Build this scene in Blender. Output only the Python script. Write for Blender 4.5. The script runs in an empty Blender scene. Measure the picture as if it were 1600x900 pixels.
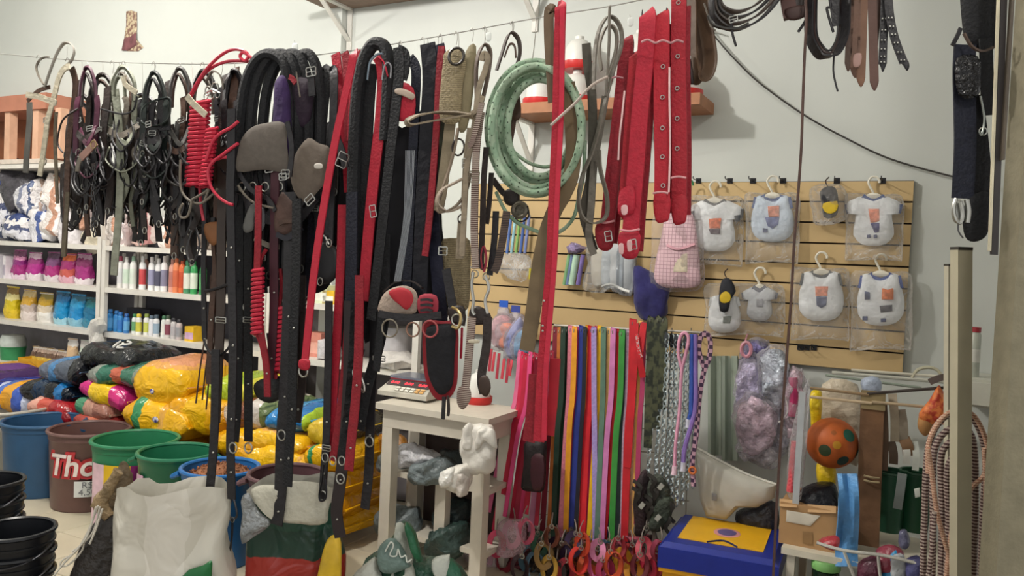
import bpy, bmesh, math, random
from mathutils import Vector, Matrix, noise
R_ = random.Random(7)
scene = bpy.context.scene
COL = scene.collection
PI = math.pi

# ------------------------------------------------------------------ camera
FPX, CX, CY = 1244.0, 800.0, 450.0
CAM = Vector((0, 0, 1.5))
_pitch, _roll = math.atan(40 / FPX), 0.045
FWD = Vector((0, math.cos(_pitch), -math.sin(_pitch)))
_r0, _u0 = Vector((1, 0, 0)), Vector((0, math.sin(_pitch), math.cos(_pitch)))
RGT = _r0 * math.cos(_roll) + _u0 * math.sin(_roll)
UPV = _u0 * math.cos(_roll) - _r0 * math.sin(_roll)
cam = bpy.data.cameras.new('camera')
cam.sensor_width = 36
cam.lens = FPX / 1600 * 36
cam.clip_start = .05
camo = bpy.data.objects.new('camera', cam)
COL.objects.link(camo)
m = Matrix.Identity(4)
for i in range(3):
    m[i][0], m[i][1], m[i][2], m[i][3] = RGT[i], UPV[i], -FWD[i], CAM[i]
camo.matrix_world = m
scene.camera = camo

# ------------------------------------------------------------------ world and view
w = bpy.data.worlds.new('world')
scene.world = w
w.use_nodes = True
w.node_tree.nodes['Background'].inputs[0].default_value = (1.0, .99, .96, 1)
w.node_tree.nodes['Background'].inputs[1].default_value = 1.0
vs = scene.view_settings
vs.view_transform = 'Standard'
vs.look = 'None'
vs.exposure = 0.0
vs.gamma = 1
vs.use_curve_mapping = False
LAMP_MAIN, LAMP_REAR, LAMP_LEFT = 172.0, 56.0, 105.0        # watts of the bare bulbs

# ------------------------------------------------------------------ geometry of the place
class Plane:
    """a vertical (or any) plane in the room; called with a photo pixel it gives the point of the plane seen there"""
    def __init__(s, p0, n):
        s.p0, s.n = Vector(p0), Vector(n).normalized()
    def __call__(s, px, py, off=0.0):
        d = FWD * FPX + RGT * (px - CX) + UPV * (CY - py)
        p0 = s.p0 + s.n * off
        return CAM + d * ((p0 - CAM).dot(s.n) / d.dot(s.n))
    def mpp(s, px, py, off=0.0):
        return (s(px, py, off) - CAM).dot(FWD) / FPX
    def shift(s, off):
        return Plane(s.p0 + s.n * off, s.n)

EU = Vector((.886, -.464, 0)).normalized()      # along the back wall, to the right
EN = Vector((-.464, -.886, 0)).normalized()     # out of the back wall, towards the shop
WP0 = Vector((-.07, 4.6, 0))
WROT = math.atan2(EU.y, EU.x)
W = Plane(WP0, EN)                              # back wall
_a, _b = Vector((-1.93, 3.0, 0)), Vector((.338, 2.1, 0))
VU = (_b - _a).normalized()
VN = Vector((VU.y, -VU.x, 0))
if VN.y > 0: VN = -VN
V = Plane(_a, VN)                               # vertical plane through the wire the tack hangs from
VROT = math.atan2(VU.y, VU.x)
def DP(D): return Plane((0, D, 0), (0, -1, 0))
def HZ(px, py, z): return Plane((0, 0, z), (0, 0, 1))(px, py)
def WU(u, n, z): 
    p = WP0 + EU * u + EN * n
    return Vector((p.x, p.y, z))
def uof(px, py, off):                            # wall coordinate u of a pixel on the plane 'off' in front of the wall
    return (W(px, py, off) - WP0).dot(EU)

# ------------------------------------------------------------------ materials
def lin(h):
    h = h.lstrip('#')
    out = []
    for i in (0, 2, 4):
        c = int(h[i:i + 2], 16) / 255
        out.append(c / 12.92 if c <= .04045 else ((c + .055) / 1.055) ** 2.4)
    return (*out, 1)
_mats = {}
def M(hexc, r=.55, m=0.0, v=.18, b=.0, s=14.0, spec=.4, kind=None, h2=None, sheen=0):
    key = (hexc, r, m, v, b, s, spec, kind, h2, sheen)
    if key in _mats: return _mats[key]
    mt = bpy.data.materials.new('m_' + hexc)
    mt.use_nodes = True
    nt = mt.node_tree
    P = nt.nodes['Principled BSDF']
    P.inputs['Roughness'].default_value = r
    P.inputs['Metallic'].default_value = m
    P.inputs['Specular IOR Level'].default_value = spec
    if sheen: P.inputs['Sheen Weight'].default_value = sheen
    tc = nt.nodes.new('ShaderNodeTexCoord')
    c = lin(hexc)
    nz = nt.nodes.new('ShaderNodeTexNoise')
    nz.inputs['Scale'].default_value = s
    nz.inputs['Detail'].default_value = 4
    nt.links.new(tc.outputs['Object'], nz.inputs['Vector'])
    if kind in ('weave', 'stripe', 'checker', 'bands', 'blotch'):
        if kind == 'weave':
            t = nt.nodes.new('ShaderNodeTexBrick'); t.inputs['Scale'].default_value = s * 12
            t.inputs['Mortar Size'].default_value = .035
            src, sock = t, 'Color'
            t.inputs['Color1'].default_value = c; t.inputs['Color2'].default_value = c
            t.inputs['Mortar'].default_value = lin(h2)
        elif kind == 'checker':
            t = nt.nodes.new('ShaderNodeTexChecker'); t.inputs['Scale'].default_value = s
            t.inputs['Color1'].default_value = c; t.inputs['Color2'].default_value = lin(h2)
            src, sock = t, 'Color'
        else:
            t = nt.nodes.new('ShaderNodeTexWave' if kind != 'blotch' else 'ShaderNodeTexNoise')
            t.inputs['Scale'].default_value = s
            if kind == 'stripe': t.bands_direction = 'Z'
            if kind == 'bands': t.bands_direction = 'X'
            if kind != 'blotch': t.inputs['Distortion'].default_value = .3
            ramp = nt.nodes.new('ShaderNodeValToRGB')
            ramp.color_ramp.elements[0].position = .46; ramp.color_ramp.elements[0].color = c
            ramp.color_ramp.elements[1].position = .54; ramp.color_ramp.elements[1].color = lin(h2)
            nt.links.new(t.outputs[0], ramp.inputs[0])
            src, sock = ramp, 'Color'
        if kind != 'blotch' or True:
            if kind == 'weave':
                mp_ = nt.nodes.new('ShaderNodeMapping'); mp_.inputs['Rotation'].default_value = (PI / 2, 0, 0)
                nt.links.new(tc.outputs['Object'], mp_.inputs[0]); nt.links.new(mp_.outputs[0], t.inputs['Vector'])
                t.offset = 0; t.inputs['Brick Width'].default_value = .5; t.inputs['Row Height'].default_value = .5
            else:
                nt.links.new(tc.outputs['Object'], t.inputs['Vector'])
        base = src.outputs[sock]
    else:
        rgb = nt.nodes.new('ShaderNodeRGB'); rgb.outputs[0].default_value = c
        base = rgb.outputs[0]
    mr = nt.nodes.new('ShaderNodeMapRange')
    mr.inputs[1].default_value, mr.inputs[2].default_value = .3, .7
    mr.inputs[3].default_value, mr.inputs[4].default_value = 1 - v, 1 + v
    nt.links.new(nz.outputs[0], mr.inputs[0])
    mx = nt.nodes.new('ShaderNodeVectorMath'); mx.operation = 'SCALE'
    nt.links.new(base, mx.inputs[0]); nt.links.new(mr.outputs[0], mx.inputs['Scale'])
    nt.links.new(mx.outputs[0], P.inputs['Base Color'])
    if b:
        n2 = nt.nodes.new('ShaderNodeTexNoise'); n2.inputs['Scale'].default_value = s * 2.2; n2.inputs['Detail'].default_value = 3
        nt.links.new(tc.outputs['Object'], n2.inputs['Vector'])
        bp = nt.nodes.new('ShaderNodeBump'); bp.inputs['Strength'].default_value = b; bp.inputs['Distance'].default_value = .02
        nt.links.new(n2.outputs[0], bp.inputs['Height']); nt.links.new(bp.outputs[0], P.inputs['Normal'])
    _mats[key] = mt
    return mt
def PRINT(bands, r=.28, b=.5, s=9.0, axis='X', jag=.06):
    """printed plastic film: a row of colours along one axis of the sack, wavy edges, crinkled gloss. bands = [(start 0..1, hex), ...]"""
    key = ('print', tuple(bands), r, b, s, axis, jag)
    if key in _mats: return _mats[key]
    mt = bpy.data.materials.new('m_print'); mt.use_nodes = True
    nt = mt.node_tree; P = nt.nodes['Principled BSDF']
    P.inputs['Roughness'].default_value = r
    tc = nt.nodes.new('ShaderNodeTexCoord'); sp = nt.nodes.new('ShaderNodeSeparateXYZ')
    nt.links.new(tc.outputs['Generated'], sp.inputs[0])
    nz = nt.nodes.new('ShaderNodeTexNoise'); nz.inputs['Scale'].default_value = 5; nz.inputs['Detail'].default_value = 2
    nt.links.new(tc.outputs['Generated'], nz.inputs['Vector'])
    ma = nt.nodes.new('ShaderNodeMath'); ma.operation = 'MULTIPLY_ADD'; ma.inputs[1].default_value = jag * 2
    nt.links.new(nz.outputs[0], ma.inputs[0]); nt.links.new(sp.outputs[axis], ma.inputs[2])
    mb_ = nt.nodes.new('ShaderNodeMath'); mb_.operation = 'SUBTRACT'; mb_.inputs[1].default_value = jag
    nt.links.new(ma.outputs[0], mb_.inputs[0])
    rp = nt.nodes.new('ShaderNodeValToRGB'); rp.color_ramp.interpolation = 'CONSTANT'
    e = rp.color_ramp.elements
    e[0].position = bands[0][0]; e[0].color = lin(bands[0][1])
    e[1].position = bands[1][0] if len(bands) > 1 else .99
    e[1].color = lin(bands[1][1] if len(bands) > 1 else bands[0][1])
    for p_, h_ in bands[2:]:
        q = e.new(p_); q.color = lin(h_)
    nt.links.new(mb_.outputs[0], rp.inputs[0])
    nt.links.new(rp.outputs[0], P.inputs['Base Color'])
    n2 = nt.nodes.new('ShaderNodeTexNoise'); n2.inputs['Scale'].default_value = s; n2.inputs['Detail'].default_value = 3; n2.inputs['Distortion'].default_value = .8
    nt.links.new(tc.outputs['Object'], n2.inputs['Vector'])
    bp = nt.nodes.new('ShaderNodeBump'); bp.inputs['Strength'].default_value = b; bp.inputs['Distance'].default_value = .04
    nt.links.new(n2.outputs[0], bp.inputs['Height']); nt.links.new(bp.outputs[0], P.inputs['Normal'])
    _mats[key] = mt
    return mt
def FILM(tint='ffffff', dens=.16, s=22.0):
    """clear crinkled plastic film"""
    key = ('film', tint, dens, s)
    if key in _mats: return _mats[key]
    mt = bpy.data.materials.new('m_film'); mt.use_nodes = True
    nt = mt.node_tree; nt.nodes.clear()
    out = nt.nodes.new('ShaderNodeOutputMaterial')
    tr = nt.nodes.new('ShaderNodeBsdfTransparent'); tr.inputs[0].default_value = (.985, .985, .985, 1)
    pr = nt.nodes.new('ShaderNodeBsdfPrincipled'); pr.inputs['Base Color'].default_value = lin(tint)
    pr.inputs['Roughness'].default_value = .2; pr.inputs['Specular IOR Level'].default_value = .9
    tc = nt.nodes.new('ShaderNodeTexCoord')
    nz = nt.nodes.new('ShaderNodeTexNoise'); nz.inputs['Scale'].default_value = s; nz.inputs['Detail'].default_value = 3; nz.inputs['Distortion'].default_value = 1.2
    nt.links.new(tc.outputs['Object'], nz.inputs['Vector'])
    bp = nt.nodes.new('ShaderNodeBump'); bp.inputs['Strength'].default_value = .6; bp.inputs['Distance'].default_value = .03
    nt.links.new(nz.outputs[0], bp.inputs['Height']); nt.links.new(bp.outputs[0], pr.inputs['Normal'])
    pr.inputs['Emission Strength'].default_value = 0
    lw = nt.nodes.new('ShaderNodeLayerWeight'); lw.inputs[0].default_value = .35
    nt.links.new(bp.outputs[0], lw.inputs['Normal'])
    ma = nt.nodes.new('ShaderNodeMath'); ma.operation = 'MULTIPLY_ADD'; ma.inputs[1].default_value = .5; ma.inputs[2].default_value = dens
    ma.use_clamp = True
    nt.links.new(lw.outputs['Fresnel'], ma.inputs[0])
    mx = nt.nodes.new('ShaderNodeMixShader')
    nt.links.new(ma.outputs[0], mx.inputs[0]); nt.links.new(tr.outputs[0], mx.inputs[1]); nt.links.new(pr.outputs[0], mx.inputs[2])
    nt.links.new(mx.outputs[0], out.inputs[0])
    _mats[key] = mt
    return mt
def EMIT(hexc, st):
    key = ('emit', hexc, st)
    if key in _mats: return _mats[key]
    mt = bpy.data.materials.new('m_emit'); mt.use_nodes = True
    P = mt.node_tree.nodes['Principled BSDF']
    P.inputs['Base Color'].default_value = lin(hexc)
    P.inputs['Emission Color'].default_value = lin(hexc); P.inputs['Emission Strength'].default_value = st
    _mats[key] = mt
    return mt
STEEL = M('b4b4ae', .33, 1.0, .08)
BRASS = M('b09a6a', .3, 1.0, .1)
BLACKM = M('17161a', .4, .3)

# ------------------------------------------------------------------ mesh builder
def catmull(pts, sub=5, closed=False):
    pts = [Vector(p) for p in pts]
    if len(pts) < 3 and not closed: 
        return [pts[0].lerp(pts[-1], i / 4) for i in range(5)]
    n = len(pts); out = []
    rng = range(n) if closed else range(n - 1)
    for i in rng:
        if closed: p0, p1, p2, p3 = pts[i - 1], pts[i], pts[(i + 1) % n], pts[(i + 2) % n]
        else: p0, p1, p2, p3 = pts[max(i - 1, 0)], pts[i], pts[i + 1], pts[min(i + 2, n - 1)]
        for k in range(sub):
            t = k / sub
            out.append(.5 * ((2 * p1) + (p2 - p0) * t + (2 * p0 - 5 * p1 + 4 * p2 - p3) * t * t + (3 * p1 - p0 - 3 * p2 + p3) * t ** 3))
    if not closed: out.append(pts[-1])
    return out
def tangents(p, closed=False):
    n = len(p); o = []
    for i in range(n):
        a = p[i - 1] if (i or closed) else p[i]
        b = p[(i + 1) % n] if (i < n - 1 or closed) else p[i]
        t = b - a
        o.append(t.normalized() if t.length > 1e-9 else Vector((0, 0, 1)))
    return o
class MB:
    def __init__(s): s.v, s.f = [], []
    def add(s, vs, fs):
        o = len(s.v); s.v += [Vector(x) for x in vs]; s.f += [[i + o for i in f] for f in fs]; return s
    def rings(s, rings, closed=False, caps=True):
        n = len(rings[0]); k = len(rings); vs = [x for r in rings for x in r]; fs = []
        for i in range(k if closed else k - 1):
            j = (i + 1) % k
            for a in range(n):
                b = (a + 1) % n
                fs.append((i * n + a, i * n + b, j * n + b, j * n + a))
        if caps and not closed:
            fs.append(tuple(range(n))[::-1]); fs.append(tuple((k - 1) * n + a for a in range(n)))
        return s.add(vs, fs)
    def box(s, x0, x1, y0, y1, z0, z1):
        return s.add([(x, y, z) for z in (z0, z1) for y in (y0, y1) for x in (x0, x1)],
                     [(0, 2, 3, 1), (4, 5, 7, 6), (0, 1, 5, 4), (2, 6, 7, 3), (0, 4, 6, 2), (1, 3, 7, 5)])
    def wbox(s, u0, u1, n0, n1, z0, z1):
        return s.add([WU(u, n, z) for z in (z0, z1) for n in (n1, n0) for u in (u0, u1)],
                     [(0, 2, 3, 1), (4, 5, 7, 6), (0, 1, 5, 4), (2, 6, 7, 3), (0, 4, 6, 2), (1, 3, 7, 5)])
    def beam(s, a, b, wv, tv):           # straight bar from a to b with half-width vectors
        a, b, wv, tv = Vector(a), Vector(b), Vector(wv), Vector(tv)
        return s.rings([[p - wv - tv, p + wv - tv, p + wv + tv, p - wv + tv] for p in (a, b)])
    def tube(s, pts, r, n=6, closed=False, sub=5, smooth=True):
        p = catmull(pts, sub, closed) if smooth else [Vector(x) for x in pts]
        T = tangents(p, closed); up = Vector((.3, .9, .2)).normalized(); rg = []
        N = up - T[0] * up.dot(T[0])
        for i, q in enumerate(p):
            N = N - T[i] * N.dot(T[i])
            if N.length < 1e-6: N = T[i].orthogonal()
            N.normalize(); B = T[i].cross(N)
            rr = r[min(i * len(r) // len(p), len(r) - 1)] if isinstance(r, (list, tuple)) else r
            rg.append([q + (N * math.cos(2 * PI * a / n) + B * math.sin(2 * PI * a / n)) * rr for a in range(n)])
        return s.rings(rg, closed)
    def ribbon(s, pts, hw, ht, nrm, mode='f', closed=False, sub=5, tilt=.35):
        p = catmull(pts, sub, closed); T = tangents(p, closed); rg = []
        for i, q in enumerate(p):
            wv = nrm.cross(T[i])
            wv = wv.normalized() if wv.length > 1e-6 else Vector((1, 0, 0))
            if mode == 'f': a, b_ = wv * hw, nrm * ht
            else:
                side = VU if abs(nrm.dot(VU)) < .5 else EU
                wd = (nrm * math.cos(tilt) + side * math.sin(tilt)); wd = (wd - T[i] * wd.dot(T[i]))
                wd = wd.normalized() if wd.length > 1e-5 else nrm
                a, b_ = wd * hw, T[i].cross(wd).normalized() * ht
            rg.append([q - a - b_, q + a - b_, q + a + b_, q - a + b_])
        return s.rings(rg, closed)
    def lathe(s, c, prof, n=20, ax=None):
        c = Vector(c); rg = []
        for r, z in prof:
            rg.append([c + Vector((math.cos(2 * PI * a / n) * r, math.sin(2 * PI * a / n) * r, z)) for a in range(n)])
        return s.rings(rg)
    def torus(s, c, R, r, nrm, sx=1, sy=1, n=16, k=6, rot=0.0, xa=None):
        nrm = Vector(nrm).normalized(); xa = Vector(xa) if xa else nrm.cross(Vector((0, 0, 1)))
        if xa.length < 1e-5: xa = Vector((1, 0, 0))
        xa.normalize(); ya = nrm.cross(xa)
        xa, ya = xa * math.cos(rot) + ya * math.sin(rot), ya * math.cos(rot) - xa * math.sin(rot)
        pts = [Vector(c) + xa * (R * sx * math.cos(2 * PI * i / n)) + ya * (R * sy * math.sin(2 * PI * i / n)) for i in range(n)]
        return s.tube(pts, r, k, True, 1)
    def puff(s, outline, nrm, d, back=.25, nz=0.0, seed=0, levels=((1, 0), (.93, .55), (.72, .85), (.4, .97))):
        o = [Vector(x) for x in outline]; c = sum(o, Vector()) / len(o); nrm = Vector(nrm); n = len(o)
        def lift(q, h):
            if nz: h = h + nz * d * noise.noise(q * 14 + Vector((seed, seed * 2.1, 0)))
            return q + nrm * h
        fr = [[lift(c + (q - c) * k, d * h) for q in o] for k, h in levels]
        bk = [[lift(c + (q - c) * k, -d * back * h) for q in o] for k, h in levels[1:]]
        rings = list(reversed(bk)) + fr
        L = len(rings); vs = [x for r in rings for x in r]; fs = []
        for i in range(L - 1):
            for a in range(n):
                b = (a + 1) % n
                fs.append((i * n + a, i * n + b, (i + 1) * n + b, (i + 1) * n + a))
        vs += [lift(c, d), lift(c, -d * back)]
        for a in range(n):
            b = (a + 1) % n
            fs.append(((L - 1) * n + a, (L - 1) * n + b, L * n)); fs.append((b, a, L * n + 1))
        return s.add(vs, fs)
    def sheet(s, rows, th):               # rows of points, thickened
        r, c = len(rows), len(rows[0]); top = [Vector(p) for row in rows for p in row]
        nr = []
        for i in range(r):
            for j in range(c):
                a = top[min(i + 1, r - 1) * c + j] - top[max(i - 1, 0) * c + j]
                b = top[i * c + min(j + 1, c - 1)] - top[i * c + max(j - 1, 0)]
                q = a.cross(b); nr.append(q.normalized() if q.length > 1e-9 else Vector((0, 0, 1)))
        bot = [p - q * th for p, q in zip(top, nr)]; N = r * c; fs = []
        for i in range(r - 1):
            for j in range(c - 1):
                q = (i * c + j, i * c + j + 1, (i + 1) * c + j + 1, (i + 1) * c + j)
                fs.append(q); fs.append(tuple(x + N for x in reversed(q)))
        for i in range(r - 1):
            a, b = i * c, (i + 1) * c; fs.append((a, b, b + N, a + N))
            a, b = i * c + c - 1, (i + 1) * c + c - 1; fs.append((b, a, a + N, b + N))
        for j in range(c - 1):
            fs.append((j + 1, j, j + N, j + 1 + N)); a = (r - 1) * c + j; fs.append((a, a + 1, a + 1 + N, a + N))
        return s.add(top + bot, fs)
    def jitter(s, amt, sc, seed=0):
        o = Vector((seed * 3.7, seed * 1.3, seed * 2.9))
        s.v = [p + Vector((noise.noise(p * sc + o), noise.noise(p * sc + o + Vector((9, 0, 0))), noise.noise(p * sc + o + Vector((0, 9, 0))))) * amt for p in s.v]
        return s

FINE = ((1, 0), (.95, .35), (.88, .6), (.78, .75), (.66, .86), (.52, .93), (.36, .97), (.18, .99))
ROOTM = {}
def put(mb, name, mat, parent=None, kind=None, label=None, sharp=38, local=False):
    """one mesh object; vertices are given in room coordinates unless local"""
    me = bpy.data.meshes.new(name)
    vs_ = mb.v
    if parent is not None and not local:
        inv = ROOTM[parent.name]
        vs_ = [inv @ p for p in mb.v]
    me.from_pydata([tuple(p) for p in vs_], [], mb.f)
    bm = bmesh.new(); bm.from_mesh(me); bmesh.ops.recalc_face_normals(bm, faces=bm.faces); bm.to_mesh(me); bm.free()
    me.polygons.foreach_set('use_smooth', [True] * len(me.polygons))
    me.set_sharp_from_angle(angle=math.radians(sharp))
    me.materials.append(mat)
    o = bpy.data.objects.new(name, me)
    COL.objects.link(o)
    if parent is not None:
        o.parent = parent
        ROOTM[o.name] = ROOTM[parent.name]
    else:
        ROOTM[o.name] = Matrix.Identity(4)
    if kind: o['kind'] = kind
    if label: o['label'] = label
    return o
def thing(name, label, cat, loc, rz=0.0, group=None):
    o = bpy.data.objects.new(name, None)
    o.empty_display_size = .05
    COL.objects.link(o)
    o.location = loc; o.rotation_euler = (0, 0, rz)
    o['label'] = label; o['category'] = cat
    if group: o['group'] = group
    ROOTM[o.name] = (Matrix.Translation(Vector(loc)) @ Matrix.Rotation(rz, 4, 'Z')).inverted()
    return o
def solo(mb, name, mat, label, cat, group=None, kind=None, sharp=38):
    """a thing that is one mesh: origin put at its base"""
    c = sum(mb.v, Vector()) / len(mb.v); c.z = min(p.z for p in mb.v)
    mb.v = [p - c for p in mb.v]
    o = put(mb, name, mat, None, kind, label, sharp)
    o.location = c; o['category'] = cat
    ROOTM[o.name] = Matrix.Translation(c).inverted()
    if group: o['group'] = group
    return o
def dup(root, loc, rz=None, label=None, group=None, scale=None, mats=None):
    r = root.copy(); COL.objects.link(r); r.location = loc
    if rz is not None: r.rotation_euler = (0, 0, rz)
    if label: r['label'] = label
    if group: r['group'] = group
    if scale: r.scale = scale
    for ch in list(root.children):
        c = ch.copy(); COL.objects.link(c); c.parent = r
        if mats and ch.name.split('.')[0] in mats:
            c.data = c.data.copy(); c.data.materials[0] = mats[ch.name.split('.')[0]]
        for g in list(ch.children):
            d = g.copy(); COL.objects.link(d); d.parent = c
    return r
def struct(name, mb, mat, parent=None):
    return put(mb, name, mat, parent, kind=None if parent else 'structure')

# ------------------------------------------------------------------ the room
WALLM = M('c8ccc7', .8, 0, .035, .06, 1.6)
CEIL = 3.6
mb = MB(); mb.wbox(-8, 3.6, -.15, 0, 0, CEIL); struct('wall_back', mb, WALLM)
uL = -5.6
mb = MB(); mb.wbox(uL - .15, uL, 0, 7.5, 0, CEIL); struct('wall_left', mb, WALLM)
mb = MB(); mb.wbox(-8, 4.5, -.15, 7.0, CEIL, CEIL + .1); struct('ceiling', mb, M('d9d9d2', .9, 0, .03))
mb = MB(); mb.wbox(-8, 4.5, -.15, 7.5, -.12, -.012)
floor = struct('floor', mb, M('8d8577', .9, 0, .1))
# floor tiles where the photograph shows floor: each tile is a piece
tmesh = None
ts = .33
for iu in range(-15, 8):
    for jn in range(1, 13):
        c = WU(iu * ts + .1, jn * ts, 0)
        d = c - CAM
        dep = d.dot(FWD)
        if dep < 1.9: continue
        px = CX + FPX * d.dot(RGT) / dep; py = CY - FPX * d.dot(UPV) / dep
        if px < -60 or px > 1300 or py < 600 or py > 985: continue
        if tmesh is None:
            b = MB(); h = ts / 2 - .0022; e = .003
            b.rings([[(-h, -h, -.012), (h, -h, -.012), (h, h, -.012), (-h, h, -.012)], [(-h, -h, -e), (h, -h, -e), (h, h, -e), (-h, h, -e)],
                     [(-h + e, -h + e, 0), (h - e, -h + e, 0), (h - e, h - e, 0), (-h + e, h - e, 0)]])
            o = put(b, 'tile', M('c4baa4', .3, 0, .08, 0, 5), floor, local=True); tmesh = o.data
        else:
            o = bpy.data.objects.new('tile', tmesh); COL.objects.link(o); o.parent = floor
        o.location = c; o.rotation_euler = (0, 0, WROT)
# pilaster in the corner of the high shelf
ua, ub = uof(514, 60, .06), uof(533, 60, .06)
mb = MB(); mb.wbox(ua, ub, 0, .06, 0, CEIL); struct('trim_1', mb, WALLM)
# the near wall end at the right edge of the view, with its dark edge strip
pr = DP(1.62)
a, b_ = pr(1586, 450), pr(1900, 450)
mb = MB(); mb.box(a.x, a.x + 2.6, 1.62, 1.68, 0, CEIL); struct('wall_right', mb, M('7d7763', .85, 0, .1, .15, 30))
t_, b2 = DP(1.6)(1570, -60), DP(1.6)(1553, 395)
mb = MB(); mb.beam(DP(1.6)(1572, -120), DP(1.6)(1553, 398), (.0065, 0, 0), (0, .003, 0)); struct('trim_2', mb, M('2a2524', .5))
mb = MB(); mb.beam(DP(1.6)(1564, -120), DP(1.6)(1546, 392), (.002, 0, 0), (0, .003, 0)); struct('trim_3', mb, M('b9b29a', .5))
mb = MB(); mb.beam(DP(1.59)(1588, -120), DP(1.59)(1566, 250), (.002, 0, 0), (0, .006, 0)); struct('trim_4', mb, M('4a4238', .5))

# bare bulbs that light the shop (above and behind the view)
def bulb(loc, watts, label):
    t = thing('ceiling_bulb', label, 'lamp', (loc[0], loc[1], CEIL), 0, 'bare bulbs on the ceiling')
    x, y, z = loc
    b = MB(); b.lathe((x, y, CEIL), [(.06, -.005), (.06, -.03), (.022, -.05), (.022, -.1), (.0, -.1)]); put(b, 'socket', M('e8e4da', .4), t)
    b = MB(); b.lathe((x, y, CEIL), [(.018, -.1), (.02, -.13), (.045, -.17), (.055, -.22), (.045, -.27), (.0, -.285)]); put(b, 'glass', EMIT('fff6e6', 6), t)
    l = bpy.data.lights.new('bulb_light', 'POINT'); l.energy = watts; l.shadow_soft_size = .07; l.color = (1, .955, .90)
    lo = bpy.data.objects.new('bulb_light', l); COL.objects.link(lo); lo.parent = t; lo.location = (0, 0, -.36)
bulb((-1.55, 2.65, 0), LAMP_MAIN, 'bare bulb on the ceiling above the hanging tack')
bulb((-3.8, 4.4, 0), LAMP_LEFT, 'bare bulb on the ceiling in front of the left shelves')
bulb((.5, .2, 0), LAMP_REAR, 'bare bulb on the ceiling near the shop entrance')

# ------------------------------------------------------------------ high wall shelf with white brackets
WHITE = M('d8d6cf', .5, 0, .05)
CREAM = M('cfc8b6', .5, 0, .06)
WOODU = M('8a7668', .7, 0, .12, .1, 12)
t = thing('wall_shelf', 'long brown wooden wall shelf up near the ceiling on white brackets', 'shelf', WU(.3, .2, 3.07), WROT)
mb = MB(); mb.wbox(-1.33, 2.2, .004, .42, 3.07, 3.10); put(mb, 'board', WOODU, t)
for px_ in (548, 837):
    u = uof(px_, 40, 0)
    mb = MB(); mb.wbox(u - .018, u + .018, .002, .014, 2.80, 3.07); mb.wbox(u - .018, u + .018, .002, .36, 3.058, 3.0695)
    mb.beam(WU(u, .008, 2.86), WU(u, .30, 3.06), EU * .016, Vector((0, 0, 1)) * .006)
    put(mb, 'bracket', WHITE, t)
# low wooden shelf carrying the poultry drinkers
WOODL = M('a5714f', .6, 0, .15, .1, 12)
u0, u1 = uof(797, 165, .28), uof(1092, 185, .28)
t = thing('wall_shelf', 'short reddish wooden shelf carrying white and red poultry drinkers', 'shelf', WU((u0 + u1) / 2, .15, 2.29), WROT)
mb = MB(); mb.wbox(u0, u1, .004, .28, 2.29, 2.345); put(mb, 'board', WOODL, t)
for px_ in (832, 1040):
    u = uof(px_, 200, 0)
    mb = MB(); mb.wbox(u - .018, u + .018, .002, .014, 2.02, 2.29); mb.wbox(u - .018, u + .018, .002, .25, 2.278, 2.2895)
    mb.beam(WU(u, .008, 2.07), WU(u, .22, 2.28), EU * .014, Vector((0, 0, 1)) * .005)
    put(mb, 'bracket', WHITE, t)
def drinker(loc, label, s=.8):
    t = thing('poultry_drinker', label, 'drinker', loc, WROT, 'white and red poultry drinkers')
    b = MB(); b.lathe((0, 0, 0), [(r * s, z * s) for r, z in [(.0, 0), (.105, 0), (.115, .02), (.115, .05), (.105, .05), (.1, .03), (.0, .03)]], 28)
    put(b, 'base', M('c4302e', .35), t, local=True)
    b = MB(); b.lathe((0, 0, 0), [(r * s, z * s) for r, z in [(.0, .03), (.095, .031), (.093, .09), (.085, .15), (.06, .19), (.03, .205), (.03, .225), (.0, .228)]], 28)
    put(b, 'jar', M('dcdcd6', .35, 0, .04), t, local=True)
    return t
d0 = drinker(WU(uof(843, 160, .15), .15, 2.345), 'white poultry drinker seen through the green rope coil')
dup(d0, WU(uof(900, 160, .15), .15, 2.345), label='white poultry drinker on the shelf just behind the long red strap')
dup(d0, WU(uof(905, 100, .12), .13, 2.53), label='poultry drinker stacked on top of another behind the red strap')
dup(d0, WU(uof(1000, 160, .15), .15, 2.345), label='poultry drinker behind the gap in the red girth straps')
dup(d0, WU(uof(1000, 100, .12), .13, 2.53), label='stacked poultry drinker showing white above the red straps')
dup(d0, WU(uof(1068, 170, .15), .15, 2.345), label='last poultry drinker at the right end of the shelf')

# torn picture stuck to the upper wall
o = W(207, 48, .004)
k = W.mpp(207, 48)
def wpoly(pts, off): return [W(x, y, off) for x, y in pts]
t = thing('wall_picture', 'small torn brown paper picture stuck high on the left wall', 'poster', o, WROT)
mb = MB(); mb.puff(wpoly([(197, 18), (205, 16), (214, 19), (214, 45), (212, 70), (224, 74), (216, 80), (200, 80), (193, 76), (194, 60), (197, 40)], .004), EN, .006)
put(mb, 'paper', M('8a6a5c', .7, 0, .5, .2, 40, kind='blotch', h2='a89a80'), t)
mb = MB(); mb.puff(wpoly([(194, 60), (204, 57), (213, 50), (213, 70), (200, 79), (190, 79)], .011), EN, .008)
put(mb, 'torn_flap', M('6f4448', .7, 0, .4), t)

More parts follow.
